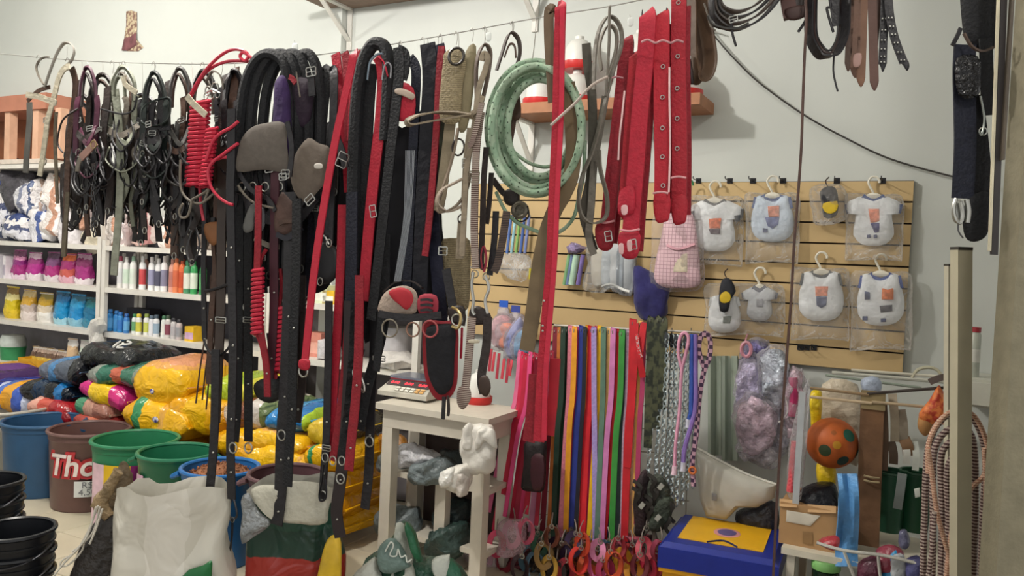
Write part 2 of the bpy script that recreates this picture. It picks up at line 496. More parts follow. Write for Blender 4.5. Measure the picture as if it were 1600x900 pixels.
# ------------------------------------------------------------------ white shelf units along the back wall
SH = M('d9d5cd', .45, 0, .06)
ZT = [.53, .87, 1.19, 1.49]
uA0, uAB, uB1, uC1 = -5.2, uof(157, 450, .35), uof(415, 480, .35), uof(655, 520, .35)
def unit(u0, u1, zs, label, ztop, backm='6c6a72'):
    t = thing('shelf_unit', label, 'shelf', WU((u0 + u1) / 2, .18, 0), WROT, 'white shelf units')
    for z in zs:
        b = MB(); b.wbox(u0 + .042, u1 - .042, .01, .354, z - .035, z); put(b, 'shelf_board', SH, t)
    for u in (u0 + .001, u1 - .041):
        for n in (.012, .325):
            b = MB(); b.wbox(u, u + .04, n, n + .03, 0, ztop); put(b, 'post', SH, t)
    b = MB(); b.wbox(u0 + .022, u1 - .022, .002, .009, .0 if u0 > uA0 + .1 else zs[0] - .03, ztop); put(b, 'shade_back_panel', M(backm, .7, 0, .08), t)  # middle and right units: dark panel runs to the floor as painted shade
    return t
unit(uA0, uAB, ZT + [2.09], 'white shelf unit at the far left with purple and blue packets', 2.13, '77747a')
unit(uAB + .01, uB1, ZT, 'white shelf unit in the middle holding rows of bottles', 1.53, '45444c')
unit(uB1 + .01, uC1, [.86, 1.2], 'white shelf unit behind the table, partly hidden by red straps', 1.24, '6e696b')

# ---- bottles
def bottle(name, label, loc, h, r, body, cap, lab, group, capr=.55):
    t = thing(name, label, 'bottle', loc, WROT, group)
    b = MB(); b.lathe((0, 0, 0), [(0, 0), (r * .95, 0), (r, h * .03), (r, h * .72), (r * .8, h * .8), (r * .42, h * .84), (r * .42, h * .87), (0, h * .87)], 14)
    put(b, 'body', body, t, local=True)
    b = MB(); b.lathe((0, 0, 0), [(0, h * .85), (r * capr, h * .85), (r * capr, h * .97), (r * capr * .8, h), (0, h)], 12); put(b, 'cap', cap, t, local=True)
    b = MB(); b.lathe((0, 0, 0), [(r * 1.015, h * .15), (r * 1.03, h * .16), (r * 1.03, h * .6), (r * 1.015, h * .61)], 14); put(b, 'label_band', lab, t, local=True)
    return t
WB = M('e6e4e0', .35, 0, .03)
tall = [  # px, body, cap, label band, words
    (188, 'e8e6e4', 'b0506a', 'd9d9dc', 'white bottle with a dull pink cap, first in the tall row'),
    (199, 'e8e6e4', 'e8e6e4', 'cfe0cf', 'second tall white bottle, pale green band'),
    (209, 'e6e8e4', '9cc0a8', 'd8e4d8', 'tall white bottle with a pale green cap'),
    (221, 'efefef', 'efefef', 'c94d50', 'tall white bottle with a red band'),
    (235, 'efefef', 'efefef', '9a9ab8', 'tall white bottle with a greyish blue band, third of the plain whites'),
    (246, 'ececec', 'ececec', '56566a', 'tall white bottle with a dark slate band'),
    (257, 'ececec', 'ececec', '8a88a0', 'tall white bottle with a muted violet band'),
    (268, 'd8a090', 'd0988c', 'b87a70', 'salmon bottle in the tall row'),
    (277, 'e0885c', 'd87a50', 'cf6a48', 'light orange bottle in the tall row'),
    (286, 'd86a3c', 'c85c3a', 'c45030', 'deep orange bottle in the tall row'),
    (296, '4f8f6a', '3c7a58', 'e4e4da', 'teal green bottle with a white band'),
    (306, '3f9a5a', '2f7a4a', 'dfe8da', 'bright green bottle with a white band'),
    (316, '2f8a4a', '246a3c', '58a868', 'all green bottle, last of the tall row')]
kb = W.mpp(245, 430, .28)
for px_, bo, ca, la, wd in tall:
    p = WU(uof(px_, 440, .27), .27 + R_.uniform(-.01, .02), 1.19)
    bottle('shampoo_bottle', wd, p, .235 + R_.uniform(-.01, .015), 5.2 * kb, M(bo, .35, 0, .04), M(ca, .4, 0, .05), M(la, .45, 0, .1), 'tall bottles on the middle shelf unit')
for k_ in range(7):   # second row behind
    px_ = 193 + k_ * 17
    p = WU(uof(px_, 436, .14), .14, 1.19)
    bottle('shampoo_bottle', 'pale bottle in the back row behind the tall bottles', p, .25, 5.2 * kb, M(['e4e2de', 'dfe4de', 'd9a898'][k_ % 3], .4), WB, M('c4c4cc', .5), 'pale bottles in the back row')
small = [(172, '2f7fc0', '2a6aa8', '5aa0d8', 'bright blue tub, first in the short row'), (181, '2f7fc0', '2a6aa8', '4a90cc', 'bright blue tub, second in the short row'),
         (190, '3a86c4', '2f6ab0', '3a78c0', 'bright blue tub, third in the short row'), (199, '3a7ac0', '28589a', '6aa8d8', 'bright blue tub with a pale band'),
         (209, 'e0e4e2', '3a7a50', '6aa070', 'short white bottle with a green cap'), (219, 'e6e6e2', 'd8c040', 'd0c850', 'short white bottle with a yellow cap and yellow band'),
         (229, 'e6e6e2', '8a9a4a', 'c8cc60', 'short white bottle with an olive cap'), (238, 'e0e0e4', '586878', 'e8e8ec', 'short white bottle with a slate cap'),
         (247, 'e4e4e6', '4a5a68', '9ab0c4', 'short white bottle with a blue grey band'), (256, 'd8dcd8', '3a6a4a', 'e8e8e0', 'short pale bottle with a dark green cap'),
         (264, 'd0ccc8', '3a4a3a', '8a4a58', 'short bottle with a wine band'), (274, 'c8c4c4', '2a2a30', 'b8b4b8', 'short grey jar with a black cap'), (284, 'c4b8b8', '2a2a30', '9a9aa0', 'short grey jar with black cap beside the yellow box')]
for px_, bo, ca, la, wd in small:
    p = WU(uof(px_, 508, .27), .27 + R_.uniform(-.01, .02), .87)
    bottle('medicine_bottle', wd, p, .15 + R_.uniform(-.012, .012), 4.7 * kb, M(bo, .35, 0, .05), M(ca, .4), M(la, .45), 'short bottles on the middle shelf unit', .75)
def carton(name, label, loc, w_, d_, h_, mat, rz=0, group=None, cat='box', lid=None):
    t = thing(name, label, cat, loc, WROT + rz, group)
    b = MB(); b.box(-w_ / 2, w_ / 2, -d_ / 2, d_ / 2, 0, h_); put(b, 'carton', mat, t, local=True)
    b = MB(); b.box(-w_ / 2 + .004, w_ / 2 - .004, -d_ / 2 - .0012, -d_ / 2, h_ * .15, h_ * .6); put(b, 'print_panel', lid or M('c8a8c0', .5), t, local=True)
    return t
carton('medicine_box', 'yellow and lilac carton at the end of the short bottles', WU(uof(304, 515, .26), .26, .87), .085, .09, .1, M('e0b428', .5), lid=M('c8a4c4', .5))
carton('medicine_box', 'dark flat box at the back of the bottle shelf', WU(uof(225, 480, .12), .12, .87), .25, .1, .17, M('2c2a34', .6), lid=M('4a4450', .5))
# goods on the hidden right shelf
for px_, py_, w_, h_, c1, wd in [(508, 465, .10, .11, 'cfd8b8', 'pale green carton glimpsed between the red leads'), (520, 468, .09, .08, 'e0b430', 'small yellow carton on the hidden shelf'),
                                 (493, 470, .07, .12, 'd8cfc0', 'cream carton glimpsed left of the red lead')]:
    carton('carton', wd, WU(uof(px_, py_, .27), .27, 1.2), w_, .09, h_, M(c1, .5), lid=M('e8e8dc', .5))
carton('carton', 'salmon carton on the low hidden shelf', WU(uof(497, 545, .2), .2, .86), .13, .1, .15, M('d08878', .5), lid=M('e0a898', .5))
b = MB(); p = WU(uof(515, 548, .26), .26, .92)
b.lathe((0, 0, 0), [(0, -.06), (.07, -.05), (.09, 0), (.06, .05), (0, .07)], 14).jitter(.03, 14, 3); b.v = [q + p for q in b.v]
solo(b, 'plastic_bundle', M('c8c4c8', .3, 0, .2, .6), 'small crumpled pale plastic bundle on the low hidden shelf', 'bag')
b = MB(); p = WU(uof(620, 545, .25), .25, .90)
b.lathe((0, 0, 0), [(0, -.04), (.12, -.035), (.14, .0), (.08, .05), (0, .06)], 16).jitter(.03, 12, 5); b.v = [q + p for q in b.v]
solo(b, 'plastic_bundle', M('d4d0cc', .3, 0, .15, .6), 'flattened white plastic bag on the shelf above the scale', 'bag')
b = MB(); p = WU(uof(617, 520, .12), .12, .86)
b.lathe(p, [(0, 0), (.1, 0), (.12, .2), (.11, .22), (0, .22)], 20)
solo(b, 'plastic_tub', M('b9b6b8', .4), 'pale round plastic tub on the shelf above the scale', 'tub')

# ---- standing packets
def pouch(label, loc, w_, h_, d_, mat, lean, group, name='food_packet', seed=0, roll=0.0):
    t = thing(name, label, 'packet', loc, WROT, group)
    b = MB(); rg = []; n = 16; L = 9
    for i in range(L):
        f = i / (L - 1)
        dd = d_ * (1 - f ** 2.2) * (.72 + .28 * min(1, f * 6)) + .006
        ww = w_ * (.93 + .07 * abs(2 * f - 1)) * (1 - .06 * max(0, .15 - f) / .15)
        ring = []
        for a in range(n):
            an = 2 * PI * a / n
            cx, cy = math.cos(an), math.sin(an)
            x = abs(cx) ** .75 * (1 if cx > 0 else -1) * ww / 2; y = abs(cy) ** .8 * (1 if cy > 0 else -1) * dd / 2
            q = Vector((x + roll * f * h_, y + lean * f * h_, f * h_))
            q += Vector((noise.noise(q * 22 + Vector((seed, 0, 0))), noise.noise(q * 22 + Vector((0, seed, 5))), 0)) * .012 * (f > .05)
            ring.append(q)
        rg.append(ring)
    b.rings(rg); put(b, 'pouch', mat, t, local=True)
    b = MB(); b.box(-w_ / 2 + roll * h_, w_ / 2 + roll * h_, lean * h_ - .002, lean * h_ + .002, h_ * .985, h_ * 1.05); b.jitter(.008, 20, seed)
    put(b, 'top_seam', mat, t, local=True)
    return t
PUR = [(0, 'f0dcea'), (.18, 'a02a78'), (.5, '8a2a78'), (.68, 'd890b8'), (.8, '7a3a68')]
packs = [(28, 85, PUR, 'magenta food packet, first behind the purple row start'), (52, 84, [(0, 'f2e8ee'), (.25, 'b0308a'), (.62, '983a7a'), (.8, 'e0c0d4')], 'magenta food packet with a pale bottom edge'),
         (80, 84, [(0, 'e8e0e4'), (.22, 'a83078'), (.55, '7a4a78'), (.8, '5a3a58')], 'magenta food packet third from the left post'),
         (104, 84, [(0, 'e0b0c0'), (.25, 'c05a50'), (.5, '9a2a6a'), (.8, 'd86838')], 'purple and orange food packet in the purple row'),
         (128, 84, [(0, 'f0e6ec'), (.2, 'a0307a'), (.6, '803060'), (.85, 'b890a8')], 'purple food packet next to the shelf post')]
for i, (px_, h_, bands, wd) in enumerate(packs):
    p = WU(uof(px_, 438, .24), .22, 1.19)
    pouch(wd, p, .165, .225 - (i % 2) * .012, .11, PRINT(bands, .22, .6, 14, 'Z', .1), -.12, 'purple food packets', seed=i, roll=.18)
packs = [(16, [(0, 'e8c830'), (.3, 'd8c020'), (.6, 'f0e4a0'), (.8, 'a08040')], 'yellow food packet at the far left of the lower packet shelf'),
         (42, [(0, 'e8dcd8'), (.3, 'c8b8b0'), (.55, 'd8a838'), (.8, 'e0c890')], 'cream and yellow food packet in the lower packet row'),
         (68, [(0, 'f0ece6'), (.35, 'd8c8b0'), (.6, 'c8a030'), (.85, '988838')], 'white food packet with a golden top'),
         (94, [(0, 'a8d8e8'), (.2, '2090c8'), (.7, '187ab8'), (.9, '105a80')], 'bright blue food packet with a pale base'),
         (118, [(0, '88c0d8'), (.25, '1f8ac8'), (.6, '2a9ad0'), (.85, '186888')], 'bright blue food packet in the middle of the blue ones'),
         (140, [(0, '3a8aa8'), (.3, '1a6a90'), (.7, '1a7a88'), (.9, '185a60')], 'teal blue food packet beside the shelf post')]
for i, (px_, bands, wd) in enumerate(packs):
    p = WU(uof(px_, 502, .24), .22, .87)
    pouch(wd, p, .16, .245 - (i % 3) * .012, .11, PRINT(bands, .22, .6, 14, 'Z', .1), -.1, 'lower row of food packets', seed=i + 10, roll=.16)
# white striped books/boxes at the left end
for i in range(3):
    carton('white_box', ['narrow white box at the left end of the purple packets', 'slim pale box second from the left end of the purple packets', 'slim grey white box leaning by the first purple packet'][i],
           WU(uof(4 + i * 9, 436, .22), .22, 1.19), .035, .16, .2 - i * .01, M(['e4e0e2', 'd0ccd4', 'dcd8dc'][i], .5), lid=M('a8a0b0', .5))
# low shelf: green tub, yellow tray with bags, white bags
b = MB(); b.lathe((0, 0, 0), [(0, 0), (.085, 0), (.095, .1), (.1, .105), (.092, .11), (.085, .02), (0, .02)], 24)
t = thing('plastic_jar', 'green tub with a clear lid on the bottom shelf at far left', 'jar', WU(uof(20, 562, .2), .2, .53), WROT)
put(b, 'tub', M('3a8a58', .35), t, local=True)
b = MB(); b.lathe((0, 0, 0), [(.093, .108), (.095, .16), (.08, .2), (.0, .21)], 24); put(b, 'lid', M('c4ccc8', .25), t, local=True)
tr = thing('display_tray', 'yellow card tray of striped packets on the bottom left shelf', 'tray', WU(uof(68, 570, .25), .25, .53), WROT)
b = MB(); b.box(-.17, .17, -.09, .09, 0, .012); b.box(-.17, .17, -.095, -.085, 0, .06); b.box(-.17, .17, .085, .095, 0, .06); b.box(-.175, -.165, -.095, .095, 0, .06); b.box(.165, .175, -.095, .095, 0, .06)
put(b, 'tray', M('d8a020', .5), tr, local=True)
for i in range(7):
    p = WU(uof(48 + i * 8, 568, .25), .24, .544)
    pouch('small striped packet standing in the yellow card tray', p, .07, .12, .03, PRINT([(0, 'd8b848'), (.4, '6a5040'), (.7, 'c8b0a0'), (.9, 'e8e0d8')], .3, .4, 20, 'Z'), .25, 'packets in the yellow tray', 'small_packet', 40 + i)
for i, (px_, c1, wd) in enumerate([(112, 'd8b890', 'tan paper bag standing on the bottom shelf by the post'), (132, 'c8d4c4', 'white and green bag hanging beside the shelf post')]):
    p = WU(uof(px_, 560, .28), .28, .53)
    pouch(wd, p, .11, .24, .07, PRINT([(0, 'e8dcd8'), (.4, c1), (.8, 'e4e0d8')], .4, .4, 14, 'Z'), .03, None, 'paper_bag', 60 + i)
# white cloth tied on the post
b = MB(); q = W(152, 515, .40); b.lathe((0, 0, 0), [(0, -.12), (.05, -.1), (.04, -.03), (.06, .02), (.045, .07), (0, .09)], 12).jitter(.035, 16, 4); b.v = [x + q for x in b.v]
solo(b, 'plastic_bag', M('d8d4cc', .4, 0, .1, .5), 'crumpled white plastic bag tied to the shelf post', 'bag')

# ---- wrapped bags filling the tall bay at the left, and bags on the bottle unit
def lump(name, label, cat, pl, px_, py_, wpx, hpx, off, mat, seed, group=None, dep=.6, rough=.25):
    q = pl(px_, py_, off); k = pl.mpp(px_, py_, off)
    b = MB(); n = 16; rg = []
    for i in range(11):
        f = i / 10; ph = (f - .5) * PI * .98
        rg.append([Vector((math.copysign(abs(math.cos(2 * PI * a / n)) ** .8, math.cos(2 * PI * a / n)) * math.cos(ph) ** .6 * wpx * k / 2,
                           math.sin(2 * PI * a / n) * math.cos(ph) ** .6 * wpx * k / 2 * dep, math.sin(ph) * hpx * k / 2)) for a in range(n)])
    b.rings(rg); b.jitter(rough * min(wpx, hpx) * k, 2.2 / (min(wpx, hpx) * k), seed)
    rot = Matrix.Rotation(WROT, 4, 'Z')
    b.v = [rot @ x + q for x in b.v]
    return solo(b, name, mat, label, cat, group, sharp=60)
WRAP = PRINT([(0, 'e4e4ea'), (.3, '8a90a8'), (.45, 'eceaf0'), (.62, '5a688c'), (.72, 'e8e4e4'), (.88, 'c0a898')], .18, .9, 16, 'X', .25)
WRAP2 = PRINT([(0, '3a4258'), (.2, 'e0e0e8'), (.45, '50587a'), (.6, 'f0ecec'), (.8, '3c4c80')], .18, .9, 16, 'Z', .25)
WRAP3 = PRINT([(0, 'ece4e0'), (.4, 'c89880'), (.6, 'f4ecea'), (.8, 'b8a8a8')], .2, .9, 14, 'X', .25)
for px_, py_, w_, h_, mt, wd in [(12, 330, 55, 90, WRAP2, 'dark blue and white wrapped pack at the far left of the tall bay'), (30, 290, 70, 70, M('4c4a50', .3, 0, .4, .8), 'dark grey wrapped pack at the back of the tall bay'),
                                 (52, 310, 60, 70, WRAP, 'white and blue wrapped pack in the upper tall bay'), (35, 358, 70, 44, WRAP2, 'navy wrapped pack lying low in the tall bay'),
                                 (72, 352, 60, 50, PRINT([(0, 'e8e8f0'), (.4, '4a60a0'), (.6, 'f0f0f4')], .2, .8, 16, 'X', .2), 'white pack with a blue corner low in the tall bay'),
                                 (92, 325, 60, 90, WRAP3, 'pale peach wrapped pack in the tall bay'), (116, 358, 56, 55, M('dcd8dc', .25, 0, .1, .9, 10), 'clear white wrapped pack by the post, low in the tall bay'),
                                 (132, 320, 50, 80, WRAP3, 'beige wrapped pack behind the hanging bridles')]:
    lump('wrapped_pack', wd, 'pack', W, px_, py_, w_, h_, .2, mt, px_, 'wrapped packs in the tall bay')
for px_, py_, w_, h_, mt, wd in [(150, 375, 50, 40, M('d4ccb8', .3, 0, .2, .7), 'cream plastic bundle on top of the bottle unit'), (190, 360, 55, 60, WRAP3, 'pale wrapped bundle on top of the bottle unit'),
                                 (228, 350, 50, 70, PRINT([(0, 'd8b8b0'), (.4, 'c89090'), (.7, 'e0d0cc')], .25, .7, 14, 'X', .2), 'pale pink wrapped bundle on top of the bottle unit'),
                                 (270, 365, 50, 50, WRAP3, 'beige wrapped bundle behind the red coil'), (330, 360, 60, 60, M('9a8a80', .4, 0, .3, .6), 'brownish bundle on the bottle unit behind black straps')]:
    lump('wrapped_bundle', wd, 'pack', W, px_, py_, w_, h_, .2, mt, px_ + 1, 'bundles on top of the bottle unit')
# wooden stools/crates on top of the left unit
t = thing('wooden_crate', 'reddish wooden pet house with pale posts on the top left shelf', 'crate', WU(uof(35, 245, .2), .2, 2.09), WROT)
ua, ub = uof(-40, 150, .2), uof(104, 150, .2)
mb = MB(); mb.wbox(ua, ub, .03, .36, 2.50, 2.62); put(mb, 'top_board', M('a8705a', .6, 0, .1, 0, 8), t)
mb = MB(); mb.wbox(ua + .02, ub - .02, .03, .05, 2.125, 2.50); put(mb, 'back_board', M('8a5234', .7, 0, .15), t)
mb = MB(); mb.wbox(ua, ub, .03, .36, 2.0905, 2.125); put(mb, 'bottom_board', M('d0c4b8', .6), t)
for px_ in (-30, 19, 63, 98):
    u = uof(px_, 210, .3); mb = MB(); mb.wbox(u - .035, u + .035, .28, .34, 2.125, 2.50); put(mb, 'post', M('d0a58a', .6, 0, .08), t)

# ------------------------------------------------------------------ feed sacks piled on the floor
def sack(label, pl, px_, py_, wpx, hpx, mat, rz=0.0, tilt=0.0, seed=0, dep=1.0, group='feed sacks piled on the floor', emblem=None):
    q = pl(px_, py_); k = pl.mpp(px_, py_)
    w_, h_ = wpx * k * 1.12, hpx * k * 1.12; d_ = .46 * dep
    t = thing('feed_sack', label, 'sack', q - Vector((0, 0, h_ / 2)), WROT + rz, group)
    b = MB(); rg = []; nu, n = 19, 18
    for i in range(nu):
        f = -1 + 2 * i / (nu - 1)
        e = max(0, 1 - abs(f) ** 5) ** .42
        hh, dd = h_ / 2 * max(e, .05), d_ / 2 * (.9 + .1 * e)
        ring = []
        for a in range(n):
            an = 2 * PI * a / n; cx, cy = math.cos(an), math.sin(an)
            y = math.copysign(abs(cx) ** .55, cx) * dd; z = math.copysign(abs(cy) ** .62, cy) * hh
            p = Vector((f * w_ / 2, y, z))
            s_ = Vector((seed * 1.7, seed * .9, seed * .4))
            p += Vector((.15 * noise.noise(p * 9 + s_), noise.noise(p * 7 + s_), noise.noise(p * 7 - s_))) * .028
            p += Vector((0, 0, noise.noise(p * 22 + s_))) * .009
            ring.append(p + Vector((0, 0, h_ / 2 + tilt * f * w_ / 2)))
        rg.append(ring)
    b.rings(rg); put(b, 'body', mat, t, local=True, sharp=60)
    for sg in (-1, 1):
        b = MB(); x = sg * w_ / 2
        b.box(min(x, x + sg * .018), max(x, x + sg * .018), -d_ * .42, d_ * .42, h_ / 2 - .004 + sg * tilt * w_ / 2, h_ / 2 + .004 + sg * tilt * w_ / 2); put(b, 'seam', mat, t, local=True)
    if emblem:
        b = MB(); cx, cz, rw, rh = emblem[0] * w_, emblem[1] * h_, emblem[2] * w_, emblem[3] * h_
        b.puff([Vector((cx + rw * math.cos(2 * PI * i / 18), -d_ * .5 * (1 - .12 * abs(emblem[1])) - .004, h_ / 2 + cz + rh * math.sin(2 * PI * i / 18) + tilt * cx)) for i in range(18)], Vector((0, -1, 0)), .006)
        put(b, 'emblem', emblem[4], t, local=True)
    return t
YEL = PRINT([(0, 'd89a10'), (.3, 'e8b414'), (.7, 'dca010'), (.92, 'c88a0c')], .2, .7, 9, 'X', .1)
YEL2 = PRINT([(0, 'e0a810'), (.22, '3a8a5a'), (.34, 'e4b01a'), (.62, 'd8a040'), (.70, 'e2aa14')], .2, .7, 9, 'X', .06)
YEL3 = PRINT([(0, 'e0a816'), (.45, 'e6b21c'), (.82, 'd49a50'), (.9, 'c88860')], .2, .7, 9, 'Z', .10)
EMB = M('d8d4e0', .4, 0, .3, 0, 60, kind='blotch', h2='3a3a8a')
EMR = M('e0d0c4', .4, 0, .3, 0, 50, kind='blotch', h2='b03040')
# hidden lower layers (floor pallet) first
t = thing('pallet', 'low wooden pallet under the heap of feed sacks', 'pallet', WU(-2.2, .65, 0), WROT)
for i in range(6):
    b = MB(); b.wbox(-3.6, -.9, .36 + i * .1, .36 + i * .1 + .07, .09, .115); put(b, 'plank', M('7a5c42', .8, 0, .2, .2, 10), t)
for i in range(3):
    b = MB(); b.wbox(-3.5 + i * 1.2, -3.4 + i * 1.2, .36, .93, 0, .089); put(b, 'beam', M('6a4e38', .8, 0, .2), t)
sk = Plane(WP0 + EN * .64, EN)
PILE = [ # px, py, w, h, mat, tilt, depth offset, label
    (20, 612, 80, 40, PRINT([(0, '4048a0'), (.4, '5a60b8'), (.7, '2a3a8a'), (.9, 'c0c8e0')], .25, .6), 0, 0, 'purple blue feed sack at the far left of the pile'),
    (62, 618, 78, 42, PRINT([(0, '4a70c0'), (.3, 'e0a028'), (.6, '3a58b0'), (.85, 'c8d0e8')], .25, .6), 0, .1, 'blue feed sack with an orange yellow print beside the black one'),
    (10, 585, 60, 26, PRINT([(0, 'e0a020'), (.45, '6a4088'), (.75, '4a3060')], .25, .6), -.1, 0, 'small yellow and violet sack lying on the left sacks'),
    (118, 608, 104, 36, PRINT([(0, '14161c'), (.3, '0e2a48'), (.55, '16181e'), (.75, '1a6aa8'), (.9, '0e1a28')], .15, .9, 12), 0, .05, 'glossy black and blue sack in the left pile'),
    (140, 578, 100, 40, PRINT([(0, '6a7488'), (.3, '4a88c0'), (.55, '58606e'), (.8, '1a1c22')], .18, .9, 12), .1, 0, 'blue grey shiny sack lying above the black and blue one'),
    (208, 556, 104, 36, PRINT([(0, '1c1e20'), (.35, '141618'), (.5, '1a1c1e'), (.8, '23262a')], .2, .7, 10), -.05, -.1, 'black feed sack with pale letters on the top of the pile'),
    (222, 582, 108, 34, PRINT([(0, '8a9088'), (.25, '2f6a58'), (.5, 'b8604a'), (.65, '3a6a58'), (.85, '7a8478')], .2, .8, 10), .06, .05, 'green and grey sack with an orange patch'),
    (205, 610, 92, 32, PRINT([(0, 'c02a78'), (.25, 'e8c020'), (.68, 'c83078'), (.9, 'a02060')], .2, .7, 9, 'X', .03), -.12, .12, 'pink sack with a yellow centre panel'),
    (122, 638, 84, 38, PRINT([(0, 'd8a090'), (.25, 'c8584a'), (.5, 'a02028'), (.85, '8a1820')], .2, .7), -.05, .2, 'red sack with a pale end behind the brown bin'),
    (192, 634, 70, 30, PRINT([(0, '4a8a68'), (.3, 'b88a78'), (.6, '9a6a5c')], .25, .7), -.1, .15, 'brownish pink sack with a green end'),
    (190, 658, 80, 34, PRINT([(0, 'a03a30'), (.4, 'c06a50'), (.7, '8a2a28')], .25, .7), 0, .2, 'brick red sack low in the pile behind the green bin'),
    (292, 598, 98, 72, YEL3, .05, .08, 'large yellow sack upright on the top of the yellow stack'),
    (284, 650, 124, 54, YEL2, -.03, .22, 'large yellow sack with a green patch below the tall yellow one'),
    (352, 640, 110, 60, YEL, .03, .1, 'yellow sack behind the dangling brown leads'),
    (280, 690, 130, 40, YEL, 0, .15, 'yellow sack low behind the green bins'),
    (395, 605, 70, 40, PRINT([(0, 'a8b828'), (.5, '8aa028'), (.8, 'c8c040')], .25, .6), 0, 0, 'lime green sack behind the black leads'),
    (425, 640, 86, 40, PRINT([(0, 'b8a898'), (.35, '7a4a38'), (.65, 'c8c0b8'), (.85, '6a7a50')], .2, .9, 12), .12, .05, 'silver and brown crinkled sack above the yellow middle stack'),
    (488, 648, 74, 36, PRINT([(0, '2a7ab8'), (.4, '58a8d8'), (.65, '1f6aa8'), (.9, 'a8c838')], .2, .8), .1, .05, 'sky blue sack on top of the yellow middle stack'),
    (410, 688, 90, 44, YEL, .05, .22, 'yellow sack just behind the second brown bin, left one'),
    (472, 682, 96, 34, YEL3, .02, .16, 'yellow sack under the sky blue one'),
    (455, 708, 110, 40, YEL, -.04, .26, 'yellow sack touching the rim of the second brown bin'),
    (498, 712, 60, 36, YEL2, -.1, .2, 'yellow sack behind the red and black strap ends'),
    (545, 665, 56, 36, PRINT([(0, 'c8a828'), (.5, 'b08a20'), (.8, '4a4438')], .25, .6), 0, .1, 'dull yellow sack end beside the table leg'),
    (545, 705, 62, 40, YEL2, 0, .2, 'yellow sack end in the column by the table, top one'),
    (545, 745, 62, 38, YEL, 0, .2, 'yellow sack end in the column by the table, second one'),
    (545, 777, 62, 32, YEL, 0, .2, 'yellow sack end in the column by the table, third one'),
    (545, 806, 62, 30, YEL2, 0, .2, 'yellow sack end in the column by the table, bottom one'),
]
for i, (px_, py_, w_, h_, mt, ti, off, wd) in enumerate(PILE):
    em = None
    if 'large yellow sack' in wd: em = (.1, .1, .045, .075, EMB)
    if 'tall' not in wd and 'upright' in wd: em = (-.05, -.08, .04, .05, EMB)
    sack(wd, sk.shift(off * .4), px_, py_, w_, h_, mt, R_.uniform(-.12, .12), ti, i + 1, emblem=em)
# white letters on the black sack
def text_mesh(body, size, ext=.0015, shear=0.0, bold=.0):
    cu = bpy.data.curves.new('lettering', 'FONT'); cu.body = body; cu.size = size; cu.extrude = ext; cu.shear = shear; cu.offset = bold
    cu.align_x = 'CENTER'; cu.align_y = 'CENTER'; cu.resolution_u = 3
    ob = bpy.data.objects.new('lettering', cu); COL.objects.link(ob)
    dg = bpy.context.evaluated_depsgraph_get()
    me = bpy.data.meshes.new_from_object(ob.evaluated_get(dg))
    b = MB(); b.v = [v.co.copy() for v in me.vertices]; b.f = [list(p.vertices) for p in me.polygons]
    bpy.data.objects.remove(ob); bpy.data.curves.remove(cu); bpy.data.meshes.remove(me)
    return b
blk = [o for o in COL.objects if o.get('label', '').startswith('black feed sack')][0]
for ln in ([(-.02, .02), (.0, -.02), (.02, -.05)], [(.02, .03), (.06, .02), (.07, .0), (.04, -.01), (.02, .005)], [(.035, -.01), (.05, -.05), (.09, -.045)]):
    b = MB(); b.tube([Vector((x * 1.2 + .02, -.12 + y * 1.3, .178 + y * .35)) for x, y in ln], .007, 6); put(b, 'letter_stroke', M('d8d8d4', .5), blk, local=True)

# ------------------------------------------------------------------ bins
def bin_(label, px0, px1, pyrim, pybase, col, D=None, inner=None, handles=True, name='plastic_bin', taper=.9, z0=0.0, group='open plastic bins'):
    pc = (px0 + px1) / 2
    h = pybase
    c = HZ(pc, pyrim, h); k = (c - CAM).dot(FWD) / FPX
    R = (px1 - px0) * k / 2; c.z = z0
    t = thing(name, label, 'bin', c, 0, group)
    mt = M(col, .38, 0, .06)
    b = MB(); Rb = R * taper
    b.lathe((0, 0, 0), [(0, 0), (Rb * .96, 0), (Rb, .012), (R * .97, h - .05), (R * .99, h - .045), (R * .99, h - .012), (R * .955, h - .012), (R * .94, h - .06), (Rb * .93, .03), (0, .03)], 40)
    put(b, 'body', mt, t, local=True)
    b = MB(); b.torus((0, 0, h - .008), R, .011, (0, 0, 1), n=40, k=8); put(b, 'rim', mt, t, local=True)
    if handles:
        for sg in (-1, 1):
            b = MB(); b.tube([(sg * R * .97, -.06, h - .03), (sg * (R + .035), -.04, h - .05), (sg * (R + .045), 0, h - .055), (sg * (R + .035), .04, h - .05), (sg * R * .97, .06, h - .03)], .012, 6)
            put(b, 'handle', mt, t, local=True)
    return t, c, R, h
bin_('pale grey bin half cut off at the far left', -85, 76, 632, .44, 'b9b4a8', group='open plastic bins')
bin_('dark blue bin with side handle beside the brown one', 12, 128, 655, .43, '2b5277')
tb, cb, Rb_, hb = bin_('brown bin with red and white lettering and a price paper', 83, 198, 668, .44, '6a4e4a', handles=False)
b = text_mesh('Thor', .165, .001, .15, .003)
b2 = text_mesh('Thor', .165, .001, .15, .02)
def onbin(b, R, h, zc, rr, a0):
    out = []
    for q in b.v:
        an = a0 + q.x / R; r2 = rr + q.z
        out.append(Vector((math.sin(an) * r2, -math.cos(an) * r2, zc + q.y)))
    b.v = out; return b
af = math.atan2(cb.x, cb.y)       # side of the bin that faces the view
a0 = -af * 1.0
onbin(b2, Rb_, hb, hb * .60, Rb_ * .985, a0 - .30); put(b2, 'lettering_outline', M('b03034', .45), tb, local=True)
onbin(b, Rb_, hb, hb * .60, Rb_ * .985 + .003, a0 - .30); put(b, 'lettering', M('e0d2cc', .45), tb, local=True)
b = MB(); rows = []
